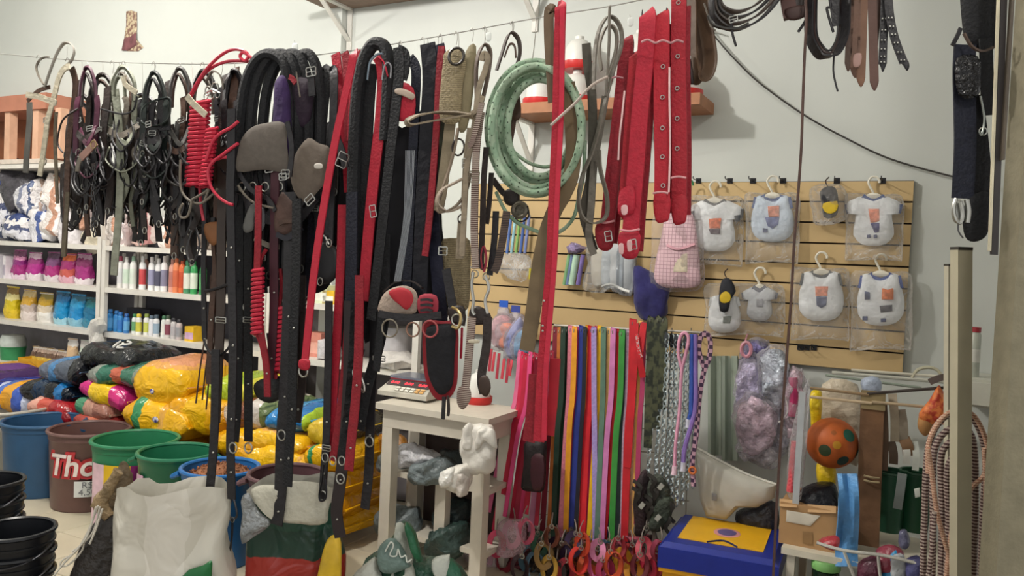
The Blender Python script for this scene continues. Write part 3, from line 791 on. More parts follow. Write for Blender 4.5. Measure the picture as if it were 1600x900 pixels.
for i in range(2): rows.append([Vector((math.sin(a0 - .02 + (j / 6 - .5) * .62) * (Rb_ * .96 + .012), -math.cos(a0 - .02 + (j / 6 - .5) * .62) * (Rb_ * .96 + .012), hb * (.42 - .2 * i))) for j in range(7)])
b.sheet(rows, .001); put(b, 'price_paper', M('d4d4d2', .7, 0, .04), tb, local=True)
for s_, dz in (('R$', .37), ('4,50', .28)):
    b = text_mesh(s_, .05, .0005); onbin(b, Rb_, hb, hb * dz, Rb_ * .96 + .0145, a0 - .02); put(b, 'price_writing', M('77777c', .7), tb, local=True)
tg, cg, Rg, hg = bin_('green bin with a yellow and purple printed front', 150, 275, 684, .455, '2a7a54', handles=False)
def wrap(t, R, a1, a2, z1, z2, mat, name, rr):
    b = MB(); rows = []
    for i in range(2): rows.append([Vector((math.sin(a1 + (a2 - a1) * j / 12) * (R * rr), -math.cos(a1 + (a2 - a1) * j / 12) * (R * rr), z1 + (z2 - z1) * i)) for j in range(13)])
    b.sheet(rows, .001); put(b, name, mat, t, local=True)
ag = -math.atan2(cg.x, cg.y)
wrap(tg, Rg, ag - 1.2, ag - .75, hg * .05, hg * .78, M('d8b8c4', .35), 'pink_print', .99)
wrap(tg, Rg, ag - .75, ag - .1, hg * .05, hg * .78, M('d8b020', .35, 0, .1), 'yellow_print', .99)
wrap(tg, Rg, ag - .1, ag + 1.2, hg * .05, hg * .78, M('7a1f62', .35, 0, .1), 'purple_print', .99)
tg2, cg2, Rg2, hg2 = bin_('plain green bin overlapping the printed green one', 220, 334, 704, .465, '237050')
ag = -math.atan2(cg2.x, cg2.y)
wrap(tg2, Rg2, ag - 1.35, ag - .95, hg2 * .1, hg2 * .8, M('c8a0b8', .35, 0, .3), 'pink_sticker', 1.0)
tbb, cbb, Rbb, hbb = bin_('bright blue bin filled with brown kibble', 287, 402, 728, .46, '1f66a8')
def kibble(c, R, z, label, col='8a5a3c'):
    b = MB(); rg = []
    for r, dz in ((.93, -.004), (.8, .015), (.5, .04), (.2, .052)):
        rg.append([Vector((math.cos(2 * PI * a / 28) * R * r, math.sin(2 * PI * a / 28) * R * r, dz + .006 * noise.noise(Vector((a, r * 9, z))))) for a in range(28)])
    b.rings(rg)
    rr = random.Random(3)
    for i in range(420):
        r, an = math.sqrt(rr.random()) * .9 * R, rr.random() * 2 * PI
        zz = .055 - .055 * (r / R) ** 1.6; s_ = .009
        p = Vector((math.cos(an) * r, math.sin(an) * r, zz + rr.random() * .006))
        ds = [Vector((rr.uniform(-1, 1), rr.uniform(-1, 1), rr.uniform(-1, 1))).normalized() * s_ for _ in range(4)]
        b.add([p + d for d in ds], [(0, 1, 2), (0, 2, 3), (0, 3, 1), (1, 3, 2)])
    b.v = [q + Vector((c.x, c.y, z)) for q in b.v]
    return solo(b, 'dry_kibble', M(col, .8, 0, .4, 0, 60), label, 'pet food', kind='stuff')
kibble(cbb, Rbb * .93, hbb - .045, 'brown dry kibble heaped in the bright blue bin')
tb2, cb2, Rb2, hb2 = bin_('second brown bin behind the open green sack', 391, 507, 738, .5, '5b3f44')
kibble(cb2, Rb2 * .93, hb2 - .16, 'dark kibble low inside the second brown bin', '5a3c34')

# black buckets stacked at the left
def bucket(label, c, R, h, col='15171c'):
    t = thing('bucket', label, 'bucket', c, 0, 'black buckets')
    mt = M(col, .32, 0, .08)
    b = MB(); b.lathe((0, 0, 0), [(0, 0), (R * .8, 0), (R * .82, .01), (R * .97, h * .8), (R * 1.02, h * .81), (R * 1.02, h * .84), (R * .98, h * .85), (R, h), (R * .95, h), (R * .8, .03), (0, .03)], 36); put(b, 'body', mt, t, local=True)
    b = MB(); b.torus((0, 0, h), R, .008, (0, 0, 1), n=36); put(b, 'rim', mt, t, local=True)
    b = MB(); b.tube([(math.cos(a) * R * 1.03, -math.sin(a) * R * 1.03, h * .78 - math.sin(a) * .05) for a in [PI * i / 8 for i in range(9)]], .004, 5); put(b, 'bail', M('3a3a3e', .35, .6), t, local=True)
    return t
kq = DP(3.0)
for i in range(4):
    c = HZ(2, 868, .28) ; c = kq(-8, 880); z = .02 + i * .075
    bucket(['black bucket at the bottom of the tall left stack', 'second black bucket up in the tall left stack', 'third black bucket up in the tall left stack', 'topmost black bucket of the tall left stack'][i], Vector((c.x - .10, 3.1, z + .085)), .125, .22)
for i in range(3):
    c = DP(2.85)(45, 900)
    bucket(['lowest black bucket of the nearer short stack', 'middle black bucket of the nearer short stack', 'uppermost black bucket of the nearer short stack'][i], Vector((c.x - .01, 2.78, .11 + i * .075)), .125, .22)
b = MB(); b.box(-2.0, -1.5, 2.6, 2.95, 0, .109); solo(b, 'low_platform', M('6a5a48', .8, 0, .15), 'low wooden platform under the black buckets', 'platform')

# ------------------------------------------------------------------ white table with lower shelves, scale and bags
TW = M('cdc6b8', .5, 0, .05)
FL, FRt = HZ(588, 628, .78), HZ(762, 656, .78)
uF0, uF1 = (FL - WP0).dot(EU), (FRt - WP0).dot(EU)
nF = ((FL - WP0).dot(EN) + (FRt - WP0).dot(EN)) / 2
nB = nF - .36
tt = thing('white_table', 'white wooden table with two lower shelves carrying the scale', 'table', WU((uF0 + uF1) / 2, (nF + nB) / 2, 0), WROT)
mb = MB(); mb.wbox(uF0, uF1, nB, nF, .75, .78); put(mb, 'top', TW, tt)
mb = MB(); mb.wbox(uF0 + .03, uF1 - .03, nB + .03, nF - .03, .66, .749); put(mb, 'apron', TW, tt)
for u in (uF0 + .03, uF1 - .09):
    for n in (nF - .09, nB + .03):
        mb = MB(); mb.wbox(u, u + .06, n, n + .06, 0, .659); put(mb, 'leg', TW, tt)
um = (uF0 + uF1) / 2
mb = MB(); mb.wbox(uF0 + .091, uF1 - .091, nB + .012, nB + .028, .08, .658); put(mb, 'shade_back_panel', M('4a3c38', .7, 0, .12), tt)  # added board; its dark brown paints in the shade under the table top
for z in (.40, .10):
    mb = MB(); mb.wbox(uF0 + .035, uF1 - .035, nB + .032, nF - .1, z, z + .025); put(mb, 'shelf', TW, tt)
mb = MB(); mb.wbox(um - .02, um + .04, nF - .16, nF - .11, .1255, .3995); put(mb, 'divider', TW, tt)
# scale
sc = HZ(650, 620, .78)
ts_ = thing('price_scale', 'grey shop scale with red digits standing on the white table', 'scale', sc, WROT)
b = MB(); w_, d_ = .30, .26
b.rings([[(-w_ / 2, -d_ / 2, .012), (w_ / 2, -d_ / 2, .012), (w_ / 2, d_ / 2, .012), (-w_ / 2, d_ / 2, .012)], [(-w_ / 2, -d_ / 2, .035), (w_ / 2, -d_ / 2, .035), (w_ / 2, d_ / 2, .035), (-w_ / 2, d_ / 2, .035)],
         [(-w_ / 2 + .02, -d_ / 2 + .09, .085), (w_ / 2 - .02, -d_ / 2 + .09, .085), (w_ / 2 - .02, d_ / 2, .085), (-w_ / 2 + .02, d_ / 2, .085)]])
put(b, 'housing', M('b8b4a8', .45), ts_, local=True)
b = MB(); b.box(-w_ / 2 + .01, w_ / 2 - .01, -.04, d_ / 2, .092, .104); put(b, 'pan', M('8a90a0', .25, .6), ts_, local=True)
b = MB(); b.box(-w_ / 2 + .012, w_ / 2 - .012, -.042, d_ / 2 + .002, .086, .091); put(b, 'pan_trim', M('8a2a34', .4), ts_, local=True)
sl = Vector((0, .09, .05)).normalized(); 
def onslope(x, f, lift=.003): return Vector((x, -d_ / 2 + .09 * f, .035 + .05 * f)) + Vector((0, -.485, .874)) * lift
b = MB(); b.sheet([[onslope(x, f, .002) for x in (-.13, .13)] for f in (.5, .95)], .002); put(b, 'display_window', M('3a2a2c', .2), ts_, local=True)
for x in (-.085, 0.0, .085):
    b = text_mesh('0.00', .03, .0006); b.v = [onslope(x + q.x * 1.0, .72 + q.y * 9, .004 + q.z) for q in b.v]; put(b, 'digits', EMIT('ff2a3a', 3.0), ts_, local=True)
for i in range(6):
    for j in range(2):
        b = MB(); x = -.05 + i * .03; b.sheet([[onslope(x + dx, f, .004) for dx in (0, .022)] for f in (.1 + j * .18, .22 + j * .18)], .003); put(b, 'key', M('e0dcd0' if i < 4 else 'd0a060', .5), ts_, local=True)
for sx in (-1, 1):
    for sy in (-1, 1):
        b = MB(); b.lathe((sx * .12, sy * .1, 0), [(0, 0), (.012, 0), (.012, .012), (0, .012)], 10); put(b, 'foot', M('2a2a2c', .6), ts_, local=True)
dup(d0, HZ(747, 630, .78), label='poultry drinker standing on the white table', scale=(.78, .78, .95))
# plastic bags on and under the table
TB = Plane(WP0 + EN * (nF + .04), EN)
def bagp(name, label, pts, mat, off=0.0, d=.05, pl=None, seed=0, nzv=.5, cat='bag', group=None):
    pl = pl or TB; q = [pl(x, y, off) for x, y in pts]; p2 = catmull(q, 7, True)
    b = MB(); b.puff(p2, pl.n, d, .8, .3, seed, FINE); b.jitter(.02, 12, seed); b.jitter(.012, 34, seed + 3)
    return solo(b, name, mat, label, cat, group, sharp=60)
PB = M('dcd8d0', .35, 0, .06, .3, 14)
t = thing('carrier_bag', 'white carrier bags hanging knotted from the table corner', 'bag', TB(745, 740), WROT)
def bpart(nm, pts, mat, off, d, seed):
    q = catmull([TB(x, y, off) for x, y in pts], 7, True); b = MB(); b.puff(q, EN, d, .8, .25, seed, FINE); b.jitter(.014, 12, seed); b.jitter(.008, 36, seed + 3); put(b, nm, mat, t, sharp=75)
bpart('bag_body', [(725, 668), (748, 662), (770, 668), (776, 700), (770, 735), (752, 742), (730, 735), (722, 700)], PB, .03, .05, 1)
bpart('bag_handle', [(728, 668), (740, 664), (738, 700), (724, 702)], PB, .07, .025, 2)
bpart('bag_handle', [(752, 668), (770, 668), (774, 700), (760, 690), (745, 702)], PB, .07, .025, 3)
bpart('lower_bag', [(715, 728), (735, 725), (732, 762), (712, 768), (690, 755), (695, 735)], PB, .05, .05, 4)
bpart('lower_bag', [(692, 733), (708, 731), (708, 762), (693, 760)], M('e4e2dc', .3, 0, .06, .6), .09, .03, 5)
bpart('lower_bag', [(712, 740), (726, 736), (728, 770), (714, 772)], M('d0c8c0', .35, 0, .06, .6), .08, .03, 6)
GB = M('6a7476', .3, 0, .3, .9, 12)
TI = Plane(WP0 + EN * (nF - .2), EN)
for nm, wd, pts, mt, off, d in [
    ('plastic_bag', 'rolled white plastic bag on the upper table shelf', [(618, 705), (632, 694), (655, 698), (690, 712), (678, 722), (650, 732), (628, 730)], M('c4c4c8', .3, 0, .1, .8), .06, .06),
    ('plastic_bag', 'grey plastic bags heaped on the left of the upper table shelf', [(598, 705), (620, 700), (640, 735), (615, 740), (596, 732)], GB, 0, .06),
    ('plastic_bag', 'grey crumpled bag in the middle of the upper table shelf', [(640, 735), (670, 715), (700, 715), (710, 745), (680, 758), (645, 752)], GB, .08, .08),
    ('plastic_bag', 'dark grey bag at the right of the upper table shelf', [(690, 705), (722, 708), (728, 740), (700, 748)], M('4c5658', .3, 0, .3, .9, 12), -.05, .06),
    ('plastic_bag', 'orange brown bag at the back of the upper table shelf', [(596, 680), (625, 682), (635, 695), (610, 705), (596, 700)], M('a06a20', .4, 0, .2, .5), -.1, .05),
    ('plastic_bag', 'grey blue bags heaped on the lower table shelf', [(590, 805), (615, 790), (650, 798), (655, 830), (620, 840), (592, 828)], GB, .02, .09),
    ('plastic_bag', 'dark green folded bags on the right of the lower table shelf', [(672, 840), (690, 822), (725, 818), (728, 860), (700, 870), (675, 862)], M('2f423e', .35, 0, .3, .9, 12), .04, .1),
    ('plastic_bag', 'slate bag stuffed behind the table divider', [(680, 795), (705, 780), (728, 785), (728, 820), (690, 825)], M('3c4a4c', .35, 0, .3, .9, 12), -.06, .08)]:
    bagp(nm, wd, pts, mt, off, d, TI, len(wd), cat='bag', group='plastic bags under the table')

# ------------------------------------------------------------------ near sacks on the floor
def open_sack(label, D, outline_top, px0, px1, mat, inner, z0=0.0, seed=0, group=None, dep=.6, roll_mat=None, name='feed_sack', depth_row=24):
    """upright open sack: outline_top gives the wavy mouth as pixel heights over its width"""
    pl = DP(D); n = 64
    xs = [pl(px, 800).x for px in (px0, px1)]; cx = sum(xs) / 2; rx = (xs[1] - xs[0]) / 2; ry = rx * dep
    t = thing(name, label, 'sack', (cx, D + ry, z0), 0, group)
    tops = []
    for a in range(n):
        an = 2 * PI * a / n
        f = (math.cos(an) + 1) / 2
        i = f * (len(outline_top) - 1); i0 = int(i); i1 = min(i0 + 1, len(outline_top) - 1)
        py = outline_top[i0] * (1 - (i - i0)) + outline_top[i1] * (i - i0)
        tops.append(pl(px0 + (px1 - px0) * f, py).z)
    b = MB(); rg = []; L = 30
    for j in range(L):
        f = j / (L - 1); ring = []
        for a in range(n):
            an = 2 * PI * a / n; cx_, sy = math.cos(an), math.sin(an)
            e = .8 if j < L - 2 else .9
            p = Vector((cx + math.copysign(abs(cx_) ** e, cx_) * rx * (.96 + .06 * math.sin(f * 3)), D + ry + math.copysign(abs(sy) ** e, sy) * ry, z0 + (tops[a] - z0) * f))
            ns = Vector((seed, 0, 0))
            p += Vector((noise.noise(p * 6 + ns), noise.noise(p * 6 - ns), 0)) * .04 + Vector((noise.noise(Vector((p.x * 18, p.y * 18, p.z * 5)) + ns), noise.noise(Vector((p.x * 14, p.y * 14, p.z * 7)) - ns), 0)) * .016
            ring.append(p)
        rg.append(ring)
    # inside wall going down again
    for j in range(6):
        f = 1 - (j + .5) / 10
        rg.append([Vector((cx + (q.x - cx) * .97, D + ry + (q.y - D - ry) * .96, z0 + (q.z - z0) * f)) for q in rg[L - 1]])
    b.rings(rg); put(b, 'body', mat, t, sharp=60)
    return t
WS = PRINT([(0, 'c8c4b8'), (.4, 'd4d0c6'), (.7, 'cac6ba')], .3, .6, 5, 'X', .1)
t = open_sack('white open plastic feed sack with a green corner, nearest at left', 2.42, [778, 766, 765, 775, 776, 768, 764, 762, 765, 775], 152, 345, WS, None, seed=4, dep=.42)
gp = DP(2.40)
b = MB(); b.puff(catmull([gp(285, 900, .0), gp(318, 883, .0), gp(331, 876, .0), gp(331, 900), gp(331, 960), gp(285, 960)], 3, True), Vector((0, -1, 0)), .012); put(b, 'green_print', M('1e6a3a', .35, 0, .1), t)
# dark sack with twisted tan neck tied with string
tn = DP(2.75)
t = thing('tied_sack', 'dark sack with a twisted tan neck tied with white string', 'sack', (tn(160, 900).x, 2.8, 0))
def px_lump(t, nm, pl, spine, mat, seed=0, n=14, jit=.25):
    """body swept along a pixel spine (px, py, half-width px)"""
    pts = catmull([pl(x, y) for x, y, _ in spine], 4); k = pl.mpp(spine[0][0], spine[0][1]); ws = []
    for i in range(len(spine) - 1):
        for j in range(4): ws.append(spine[i][2] * (1 - j / 4) + spine[i + 1][2] * j / 4)
    ws.append(spine[-1][2]); T = tangents(pts); rg = []
    for q, w_, tt_ in zip(pts, ws, T):
        a = pl.n.cross(tt_).normalized()
        rg.append([q + (a * math.cos(2 * PI * i / n) + pl.n * math.sin(2 * PI * i / n) * .7) * w_ * k for i in range(n)])
    b = MB(); b.rings(rg); b.jitter(jit * k * 12, 1 / (k * 14), seed); put(b, nm, mat, t, sharp=60)
px_lump(t, 'body', tn, [(150, 1010, 60), (155, 940, 55), (160, 880, 42), (172, 830, 30), (178, 800, 16)], M('2a2624', .4, 0, .3, .7), 3)
px_lump(t, 'neck', tn.shift(.03), [(170, 808, 9), (156, 786, 11), (168, 766, 9), (186, 735, 9)], M('8a7658', .6, 0, .3, .8, 25), 5, 12, .35)
px_lump(t, 'neck_fold', tn.shift(.02), [(146, 784, 8), (160, 788, 8), (170, 775, 6)], M('9a8868', .6, 0, .3, .8, 25), 6, 10, .3)
px_lump(t, 'sack_back', tn.shift(-.06), [(182, 820, 26), (190, 770, 24), (192, 735, 10), (189, 722, 4)], M('6a5a44', .6, 0, .3, .7, 20), 8, 12, .3)
for i, ln in enumerate([[(153, 790), (140, 825), (120, 860), (98, 875), (95, 884), (108, 882), (128, 860), (132, 840)], [(156, 792), (146, 830), (126, 852), (112, 862)], [(150, 792), (135, 840), (100, 880), (80, 905)], [(160, 795), (150, 826), (140, 850)]]):
    b = MB(); b.tube([tn(x, y, .06 + .01 * i) for x, y in ln], .0035, 5); put(b, 'string', M('c8c4ba', .7), t)
# green, red and yellow sack with white rolled mouth
GS = PRINT([(0, '8a2a22'), (.5, '962c24'), (.68, '1c3a30'), (.8, '22483a'), (.9, 'c0bdb2')], .3, .6, 7, 'Z', .02)
t = open_sack('dark green and red open feed sack with a torn white mouth', 2.5, [772, 762, 757, 756, 758, 760, 757, 756, 762, 770], 378, 524, GS, None, seed=11, dep=.5)
fl = DP(2.44)
b = MB(); b.puff(catmull([fl(392, 766), (fl(420, 757)), fl(460, 754), fl(500, 756), fl(518, 766), fl(512, 800), fl(508, 818), fl(470, 822), fl(425, 812), fl(402, 792)], 3, True), Vector((0, -1, 0)), .02, .3, .4, 3)
b.jitter(.012, 12, 2); put(b, 'rolled_mouth', M('b8b5a6', .5, 0, .1, .5), t, sharp=60)
b = MB(); b.puff(catmull([fl(378, 785), fl(388, 768), fl(402, 795), fl(424, 818), fl(400, 834), fl(378, 850)], 3, True), Vector((0, -1, 0)), .02, .3, .6, 7)
b.jitter(.015, 14, 3); put(b, 'silver_fold', M('8a8e90', .25, .3, .3, .9, 18), t, sharp=60)
b = MB(); b.puff(catmull([fl(512, 842), fl(530, 838), fl(534, 880), fl(528, 930), fl(495, 930), fl(500, 880)], 3, True), Vector((0, -1, 0)), .02, .3, .5, 8)
put(b, 'yellow_print', M('c8a428', .35, 0, .25), t, sharp=60)
# torn green and white bag in the middle foreground
fg = DP(2.6)
t = thing('feed_sack', 'torn green and white feed sack slumped in the middle foreground', 'sack', (fg(640, 900).x, 2.65, 0))
def fp(nm, pts, mat, off, d, seed, nzv=.5, jit=.012):
    b = MB(); b.puff(catmull([fg(x, y, off) for x, y in pts], 3, True), fg.n, d, .6, nzv, seed); b.jitter(jit, 11, seed); put(b, nm, mat, t, sharp=60)
fp('sack_back', [(632, 812), (650, 860), (665, 875), (705, 880), (730, 900), (735, 990), (540, 990), (560, 895), (600, 850)], M('254a3a', .3, 0, .3, .7), -.02, .08, 1)
fp('white_panel', [(618, 824), (633, 818), (645, 862), (640, 886), (600, 902), (560, 905), (552, 980), (585, 990), (660, 990), (648, 890)], M('a9aca2', .35, 0, .15, .6), .05, .04, 2)
fp('grey_panel', [(596, 848), (616, 840), (638, 872), (642, 884), (600, 892), (590, 868)], M('6a807a', .35, 0, .2, .6), .085, .03, 3)
fp('white_panel', [(545, 905), (585, 870), (594, 890), (600, 900), (598, 950), (540, 950)], M('b4b6ae', .35, 0, .15, .7), .06, .04, 4)
fp('green_fold', [(634, 816), (645, 822), (660, 868), (650, 872), (640, 850)], M('1f5a3c', .3, 0, .2, .6), .09, .03, 5)
fp('white_corner', [(677, 876), (700, 868), (704, 870), (700, 905), (690, 930), (680, 900)], M('b8bcb4', .35, 0, .1, .6), .06, .03, 6)
fp('green_fold', [(702, 872), (720, 890), (728, 930), (700, 960), (698, 900)], M('2a6048', .3, 0, .2, .6), .05, .03, 7)
o_ = fg(612, 862, .118)
b = MB(); b.tube([o_ + Vector((x, -.002, z)) for x, z in ((-.02, .0), (-.005, .03), (.005, .02), (-.005, -.01), (.015, -.012), (.02, .01), (.03, -.015), (.045, -.01), (.05, -.03), (.065, -.02))], .0025, 5)
put(b, 'lettering', M('d8dcd4', .5), t)

# ------------------------------------------------------------------ slatwall panel
us0, us1 = uof(735, 400, .03), uof(1421, 400, .03)
ZS0, ZS1, NS = 1.07, 1.95, 9
sw = thing('slatwall_panel', 'beige slatted display panel on the back wall', 'display panel', WU((us0 + us1) / 2, .015, ZS0), WROT)
mb = MB(); mb.wbox(us0, us1, .002, .016, ZS0, ZS1); put(mb, 'backing', M('2c241c', .8), sw)
pt = (ZS1 - ZS0) / NS
for i in range(NS):
    mb = MB(); mb.wbox(us0, us1, .016, .034, ZS0 + i * pt + .004, ZS0 + (i + 1) * pt - .004); put(mb, 'slat', M('c2a778', .55, 0, .07, 0, 3), sw)
def slat_hook(t, px_, py_, off1, name='hook', long=.1):
    p = W(px_, py_, .03)
    b = MB(); b.wbox((p - WP0).dot(EU) - .014, (p - WP0).dot(EU) + .014, .0345, .04, p.z - .012, p.z + .014)
    b.tube([p + EN * .004, p + EN * long, p + EN * (long + .012) + Vector((0, 0, .012))], .0025, 5)
    put(b, name, BLACKM, t)
for i, px_ in enumerate((1092, 1141, 1177, 1224, 1308, 1379)):
    t = thing('display_hook', 'black hook on the top slat, number %s from the left' % ['one', 'two', 'three', 'four', 'five', 'six'][i], 'hook', W(px_, 283, .036), WROT, 'black hooks along the top slat')
    slat_hook(t, px_, 283, .1)
for i, px_ in enumerate((1251, 1261, 1272)):
    t = thing('display_hook', ['small dark hook on a low slat, left of three', 'small dark hook on a low slat, middle of three', 'small dark hook on a low slat, right of three'][i], 'hook', W(px_, 543, .036), WROT, 'small hooks on the low slat')
    slat_hook(t, px_, 543, .05, long=.05)

# ---- dog clothes in clear bags
CLOTH = M('e6eaee', .8, 0, .06, .2, 30)
SLEEVELESS = [(-.2, 0), (-.15, .07), (0, .12), (.15, .07), (.2, 0), (.34, .03), (.36, .15), (.39, .28), (.44, .5), (.42, .78), (.27, .95), (0, 1), (-.27, .95), (-.42, .78), (-.44, .5), (-.39, .28), (-.36, .15), (-.34, .03)]
TEE = [(-.2, 0), (0, .09), (.2, 0), (.34, .05), (.52, .16), (.48, .36), (.35, .33), (.35, .5), (.38, .78), (.22, .97), (0, 1), (-.22, .97), (-.38, .78), (-.35, .5), (-.35, .33), (-.48, .36), (-.52, .16), (-.34, .05)]
HANG = M('d8d4c6', .4, 0, .04)
def shirt(label, cx, ty, w_, h_, style, collar, print_, bag, hook=True, cloth=None, off=.06, bagoff=.0):
    t = thing('dog_shirt', label, 'dog clothes', W(cx, ty + h_, off), WROT, 'dog clothes in clear bags')
    k = W.mpp(cx, ty, off)
    def P(x, y, o=0.0): return W(cx + x * w_, ty + y * h_, off + o)
    b = MB(); b.puff(catmull([P(x, y) for x, y in style], 2, True), EN, .03, .4, .35, cx); s_ = put(b, 'garment', cloth or CLOTH, t, sharp=60)
    b = MB(); b.ribbon([P(x, y, .012) for x, y in ((-.2, 0), (-.15, .07), (0, .12), (.15, .07), (.2, 0))] if style is SLEEVELESS else [P(-.2, 0, .012), P(-.1, .07, .014), P(0, .1, .015), P(.1, .07, .014), P(.2, 0, .012)], 3.2 * k, .004, EN)
    put(b, 'collar', M(collar, .8), s_)
    for sg in (-1, 1):
        b = MB()
        b.ribbon([P(sg * .35, .04, .01), P(sg * .37, .15, .012), P(sg * .4, .28, .012)] if style is SLEEVELESS else [P(sg * .51, .17, .008), P(sg * .5, .26, .01), P(sg * .475, .35, .008)], 2.0 * k, .004, EN)
        put(b, 'armhole_trim', M(collar, .8), s_)
    for nm, pts, hx in print_:
        b = MB(); b.puff([P(x, y, .031) for x, y in pts], EN, .004); put(b, nm, M(hx, .6, 0, .3, 0, 70), s_)
    if hook:
        hy = ty / 1.0
        b = MB(); hb = (ty - hook) if hook is not True else 24
        q = lambda x, y: W(cx + x, ty + y, off + .01)
        b.tube([q(0, -2), q(-2, -8), q(-6, -15), q(-8, -22), q(-3, -29), q(5, -29), q(9, -24), q(9, -20)], 1.9 * k, 6)
        b.puff(catmull([q(-.2 * w_, 2), q(-.1 * w_, -3), q(0, -5), q(.1 * w_, -3), q(.2 * w_, 2), q(.1 * w_, 5), q(-.1 * w_, 5)], 2, True), EN, .008)
        put(b, 'hanger', HANG, t)
    if bag:
        x0, x1, y0, y1 = bag
        pts = [(x0, y0 + 4), (x0 + (x1 - x0) * .3, y0), (x1 - (x1 - x0) * .3, y0 + 1), (x1, y0 + 5), (x1 + 2, (y0 + y1) / 2), (x1, y1 - 4), (x1 - 8, y1), ((x0 + x1) / 2, y1 - 3), (x0 + 6, y1), (x0, y1 - 5), (x0 + 2, (y0 + y1) / 2)]
        b = MB(); b.puff(catmull([W(x, y, off + bagoff) for x, y in pts], 3, True), EN, .05, .6, .5, cx); b.jitter(.006, 25, cx)
        put(b, 'clear_bag', FILM('f4f0ea', .10), t, sharp=60)
    return t
CREST = [('print_top', [(-.12, .3), (.14, .3), (.13, .5), (-.11, .5)], 'd88a70'), ('print_bottom', [(-.1, .5), (.12, .5), (.1, .68), (0, .74), (-.09, .68)], '5a6484')]
CR2 = [('print_top', [(-.1, .24), (.14, .22), (.14, .46), (-.08, .47)], 'd08a74'), ('print_bottom', [(-.16, .47), (.14, .46), (.12, .62), (.0, .72), (-.1, .66)], '6470a0'), ('paw_print', [(-.2, .7), (-.1, .72), (-.1, .8), (-.2, .8)], '4a5478')]
CR3 = [('print_top', [(-.12, .35), (.12, .35), (.1, .55), (-.1, .55)], 'dc7a58'), ('print_bottom', [(-.12, .56), (.1, .56), (.1, .66), (-.08, .66)], '5a4e5a'), ('flank_spot', [(-.46, .22), (-.38, .2), (-.38, .38), (-.44, .38)], '30343c'), ('flank_spot', [(.36, .3), (.48, .28), (.46, .4), (.38, .42)], '3a3e46')]
CR4 = [('print_top', [(-.1, .26), (.1, .26), (.12, .52), (-.06, .54)], 'dc8a70'), ('print_bottom', [(-.06, .55), (.12, .53), (.1, .72), (.02, .74)], '3a3a78'), ('paw_print', [(-.12, .78), (-.06, .77), (-.05, .84), (-.12, .85)], '3a4470'), ('paw_print', [(.0, .78), (.06, .77), (.07, .84), (.0, .85)], '3a4470')]
CR5 = [('print_patch', [(.02, .28), (.24, .28), (.24, .5), (.02, .5)], 'e07a40'), ('dog_print', [(-.02, .62), (.22, .6), (.22, .72), (.0, .75)], '50505c'), ('paw_print', [(-.3, .34), (-.2, .36), (-.2, .5), (-.3, .5)], '3c4870'), ('paw_print', [(-.34, .82), (-.24, .82), (-.24, .9), (-.34, .9)], '3c4870'), ('paw_print', [(.0, .86), (.1, .86), (.1, .93), (.0, .93)], '3c4870')]
shirt('white dog tee with grey collar and dark flank spots, top row', 1117, 313, 84, 80, TEE, '56585c', CR3, (1076, 1160, 306, 416))
shirt('pale blue sleeveless dog shirt with navy collar, top row', 1207, 305, 76, 73, SLEEVELESS, '4a5c88', CR2, (1164, 1248, 300, 412), cloth=M('ccdaea', .8, 0, .06, .2, 30))
shirt('white dog tee with blue collar at the top right', 1365, 306, 84, 78, TEE, '44588a', CR4, (1320, 1410, 302, 408))
shirt('white sleeveless dog shirt with grey neck, right of the brown cord', 1283, 424, 80, 78, SLEEVELESS, '4c5258', CREST, (1236, 1326, 418, 532))
shirt('white dog shirt with bright blue collar and orange patch, low right', 1376, 427, 84, 82, SLEEVELESS, '2c4a94', CR5, (1328, 1424, 424, 548))
shirt('small grey white dog shirt on a hanger in the middle bag', 1187, 448, 52, 54, TEE, '5a5e6c', [('print_patch', [(-.1, .35), (.1, .35), (.1, .6), (-.1, .6)], '9a9ca4')], (1100, 1224, 442, 526), cloth=M('bcc0c6', .8, 0, .1, .2, 30))
shirt('plain white dog shirt behind the black and yellow one', 1132, 462, 58, 58, SLEEVELESS, 'c8ccd0', [('print_patch', [(-.05, .55), (.2, .55), (.15, .75), (-.05, .75)], '5c6660')], None, hook=False)
def dark_garment(label, pts, spots, bag, off=.1):
    cx, ty = pts[0]
    t = thing('dog_shirt', label, 'dog clothes', W(cx, max(y for x, y in pts), off), WROT, 'dog clothes in clear bags')
    b = MB(); b.puff(catmull([W(x, y, off) for x, y in pts], 2, True), EN, .025, .5, .4, cx); put(b, 'garment', M('23252c', .75, 0, .2, .3), t, sharp=60)
    for sp in spots:
        b = MB(); b.puff(catmull([W(x, y, off + .026) for x, y in sp], 2, True), EN, .005); put(b, 'yellow_print', M('d4b428', .6, 0, .2), t)
    if bag:
        b = MB(); b.puff(catmull([W(x, y, off - .02) for x, y in bag], 3, True), EN, .05, .5, .5, cx); b.jitter(.006, 25, cx); put(b, 'clear_bag', FILM('f4f0ea', .10), t, sharp=60)
    b = MB(); b.tube([W(pts[0][0], pts[0][1], off), W(pts[0][0] - 3, pts[0][1] - 8, off), W(pts[0][0] + 2, pts[0][1] - 14, off - .02)], .003, 5); put(b, 'loop', M('3a2a24', .6), t)
dark_garment('black garment with yellow oval print between top row shirts', [(1293, 291), (1306, 294), (1310, 312), (1309, 332), (1300, 341), (1287, 339), (1284, 320), (1281, 300)], [[(1286, 318), (1308, 314), (1308, 328), (1298, 334), (1288, 330)]], [(1264, 296), (1290, 288), (1320, 292), (1326, 330), (1318, 346), (1276, 352), (1268, 330)])
dark_garment('black garment with yellow oval print hanging in the second row', [(1135, 434), (1143, 438), (1150, 455), (1142, 468), (1138, 486), (1125, 486), (1124, 460), (1127, 440)], [[(1126, 460), (1134, 455), (1141, 460), (1141, 470), (1132, 474), (1125, 470)]], None, .12)
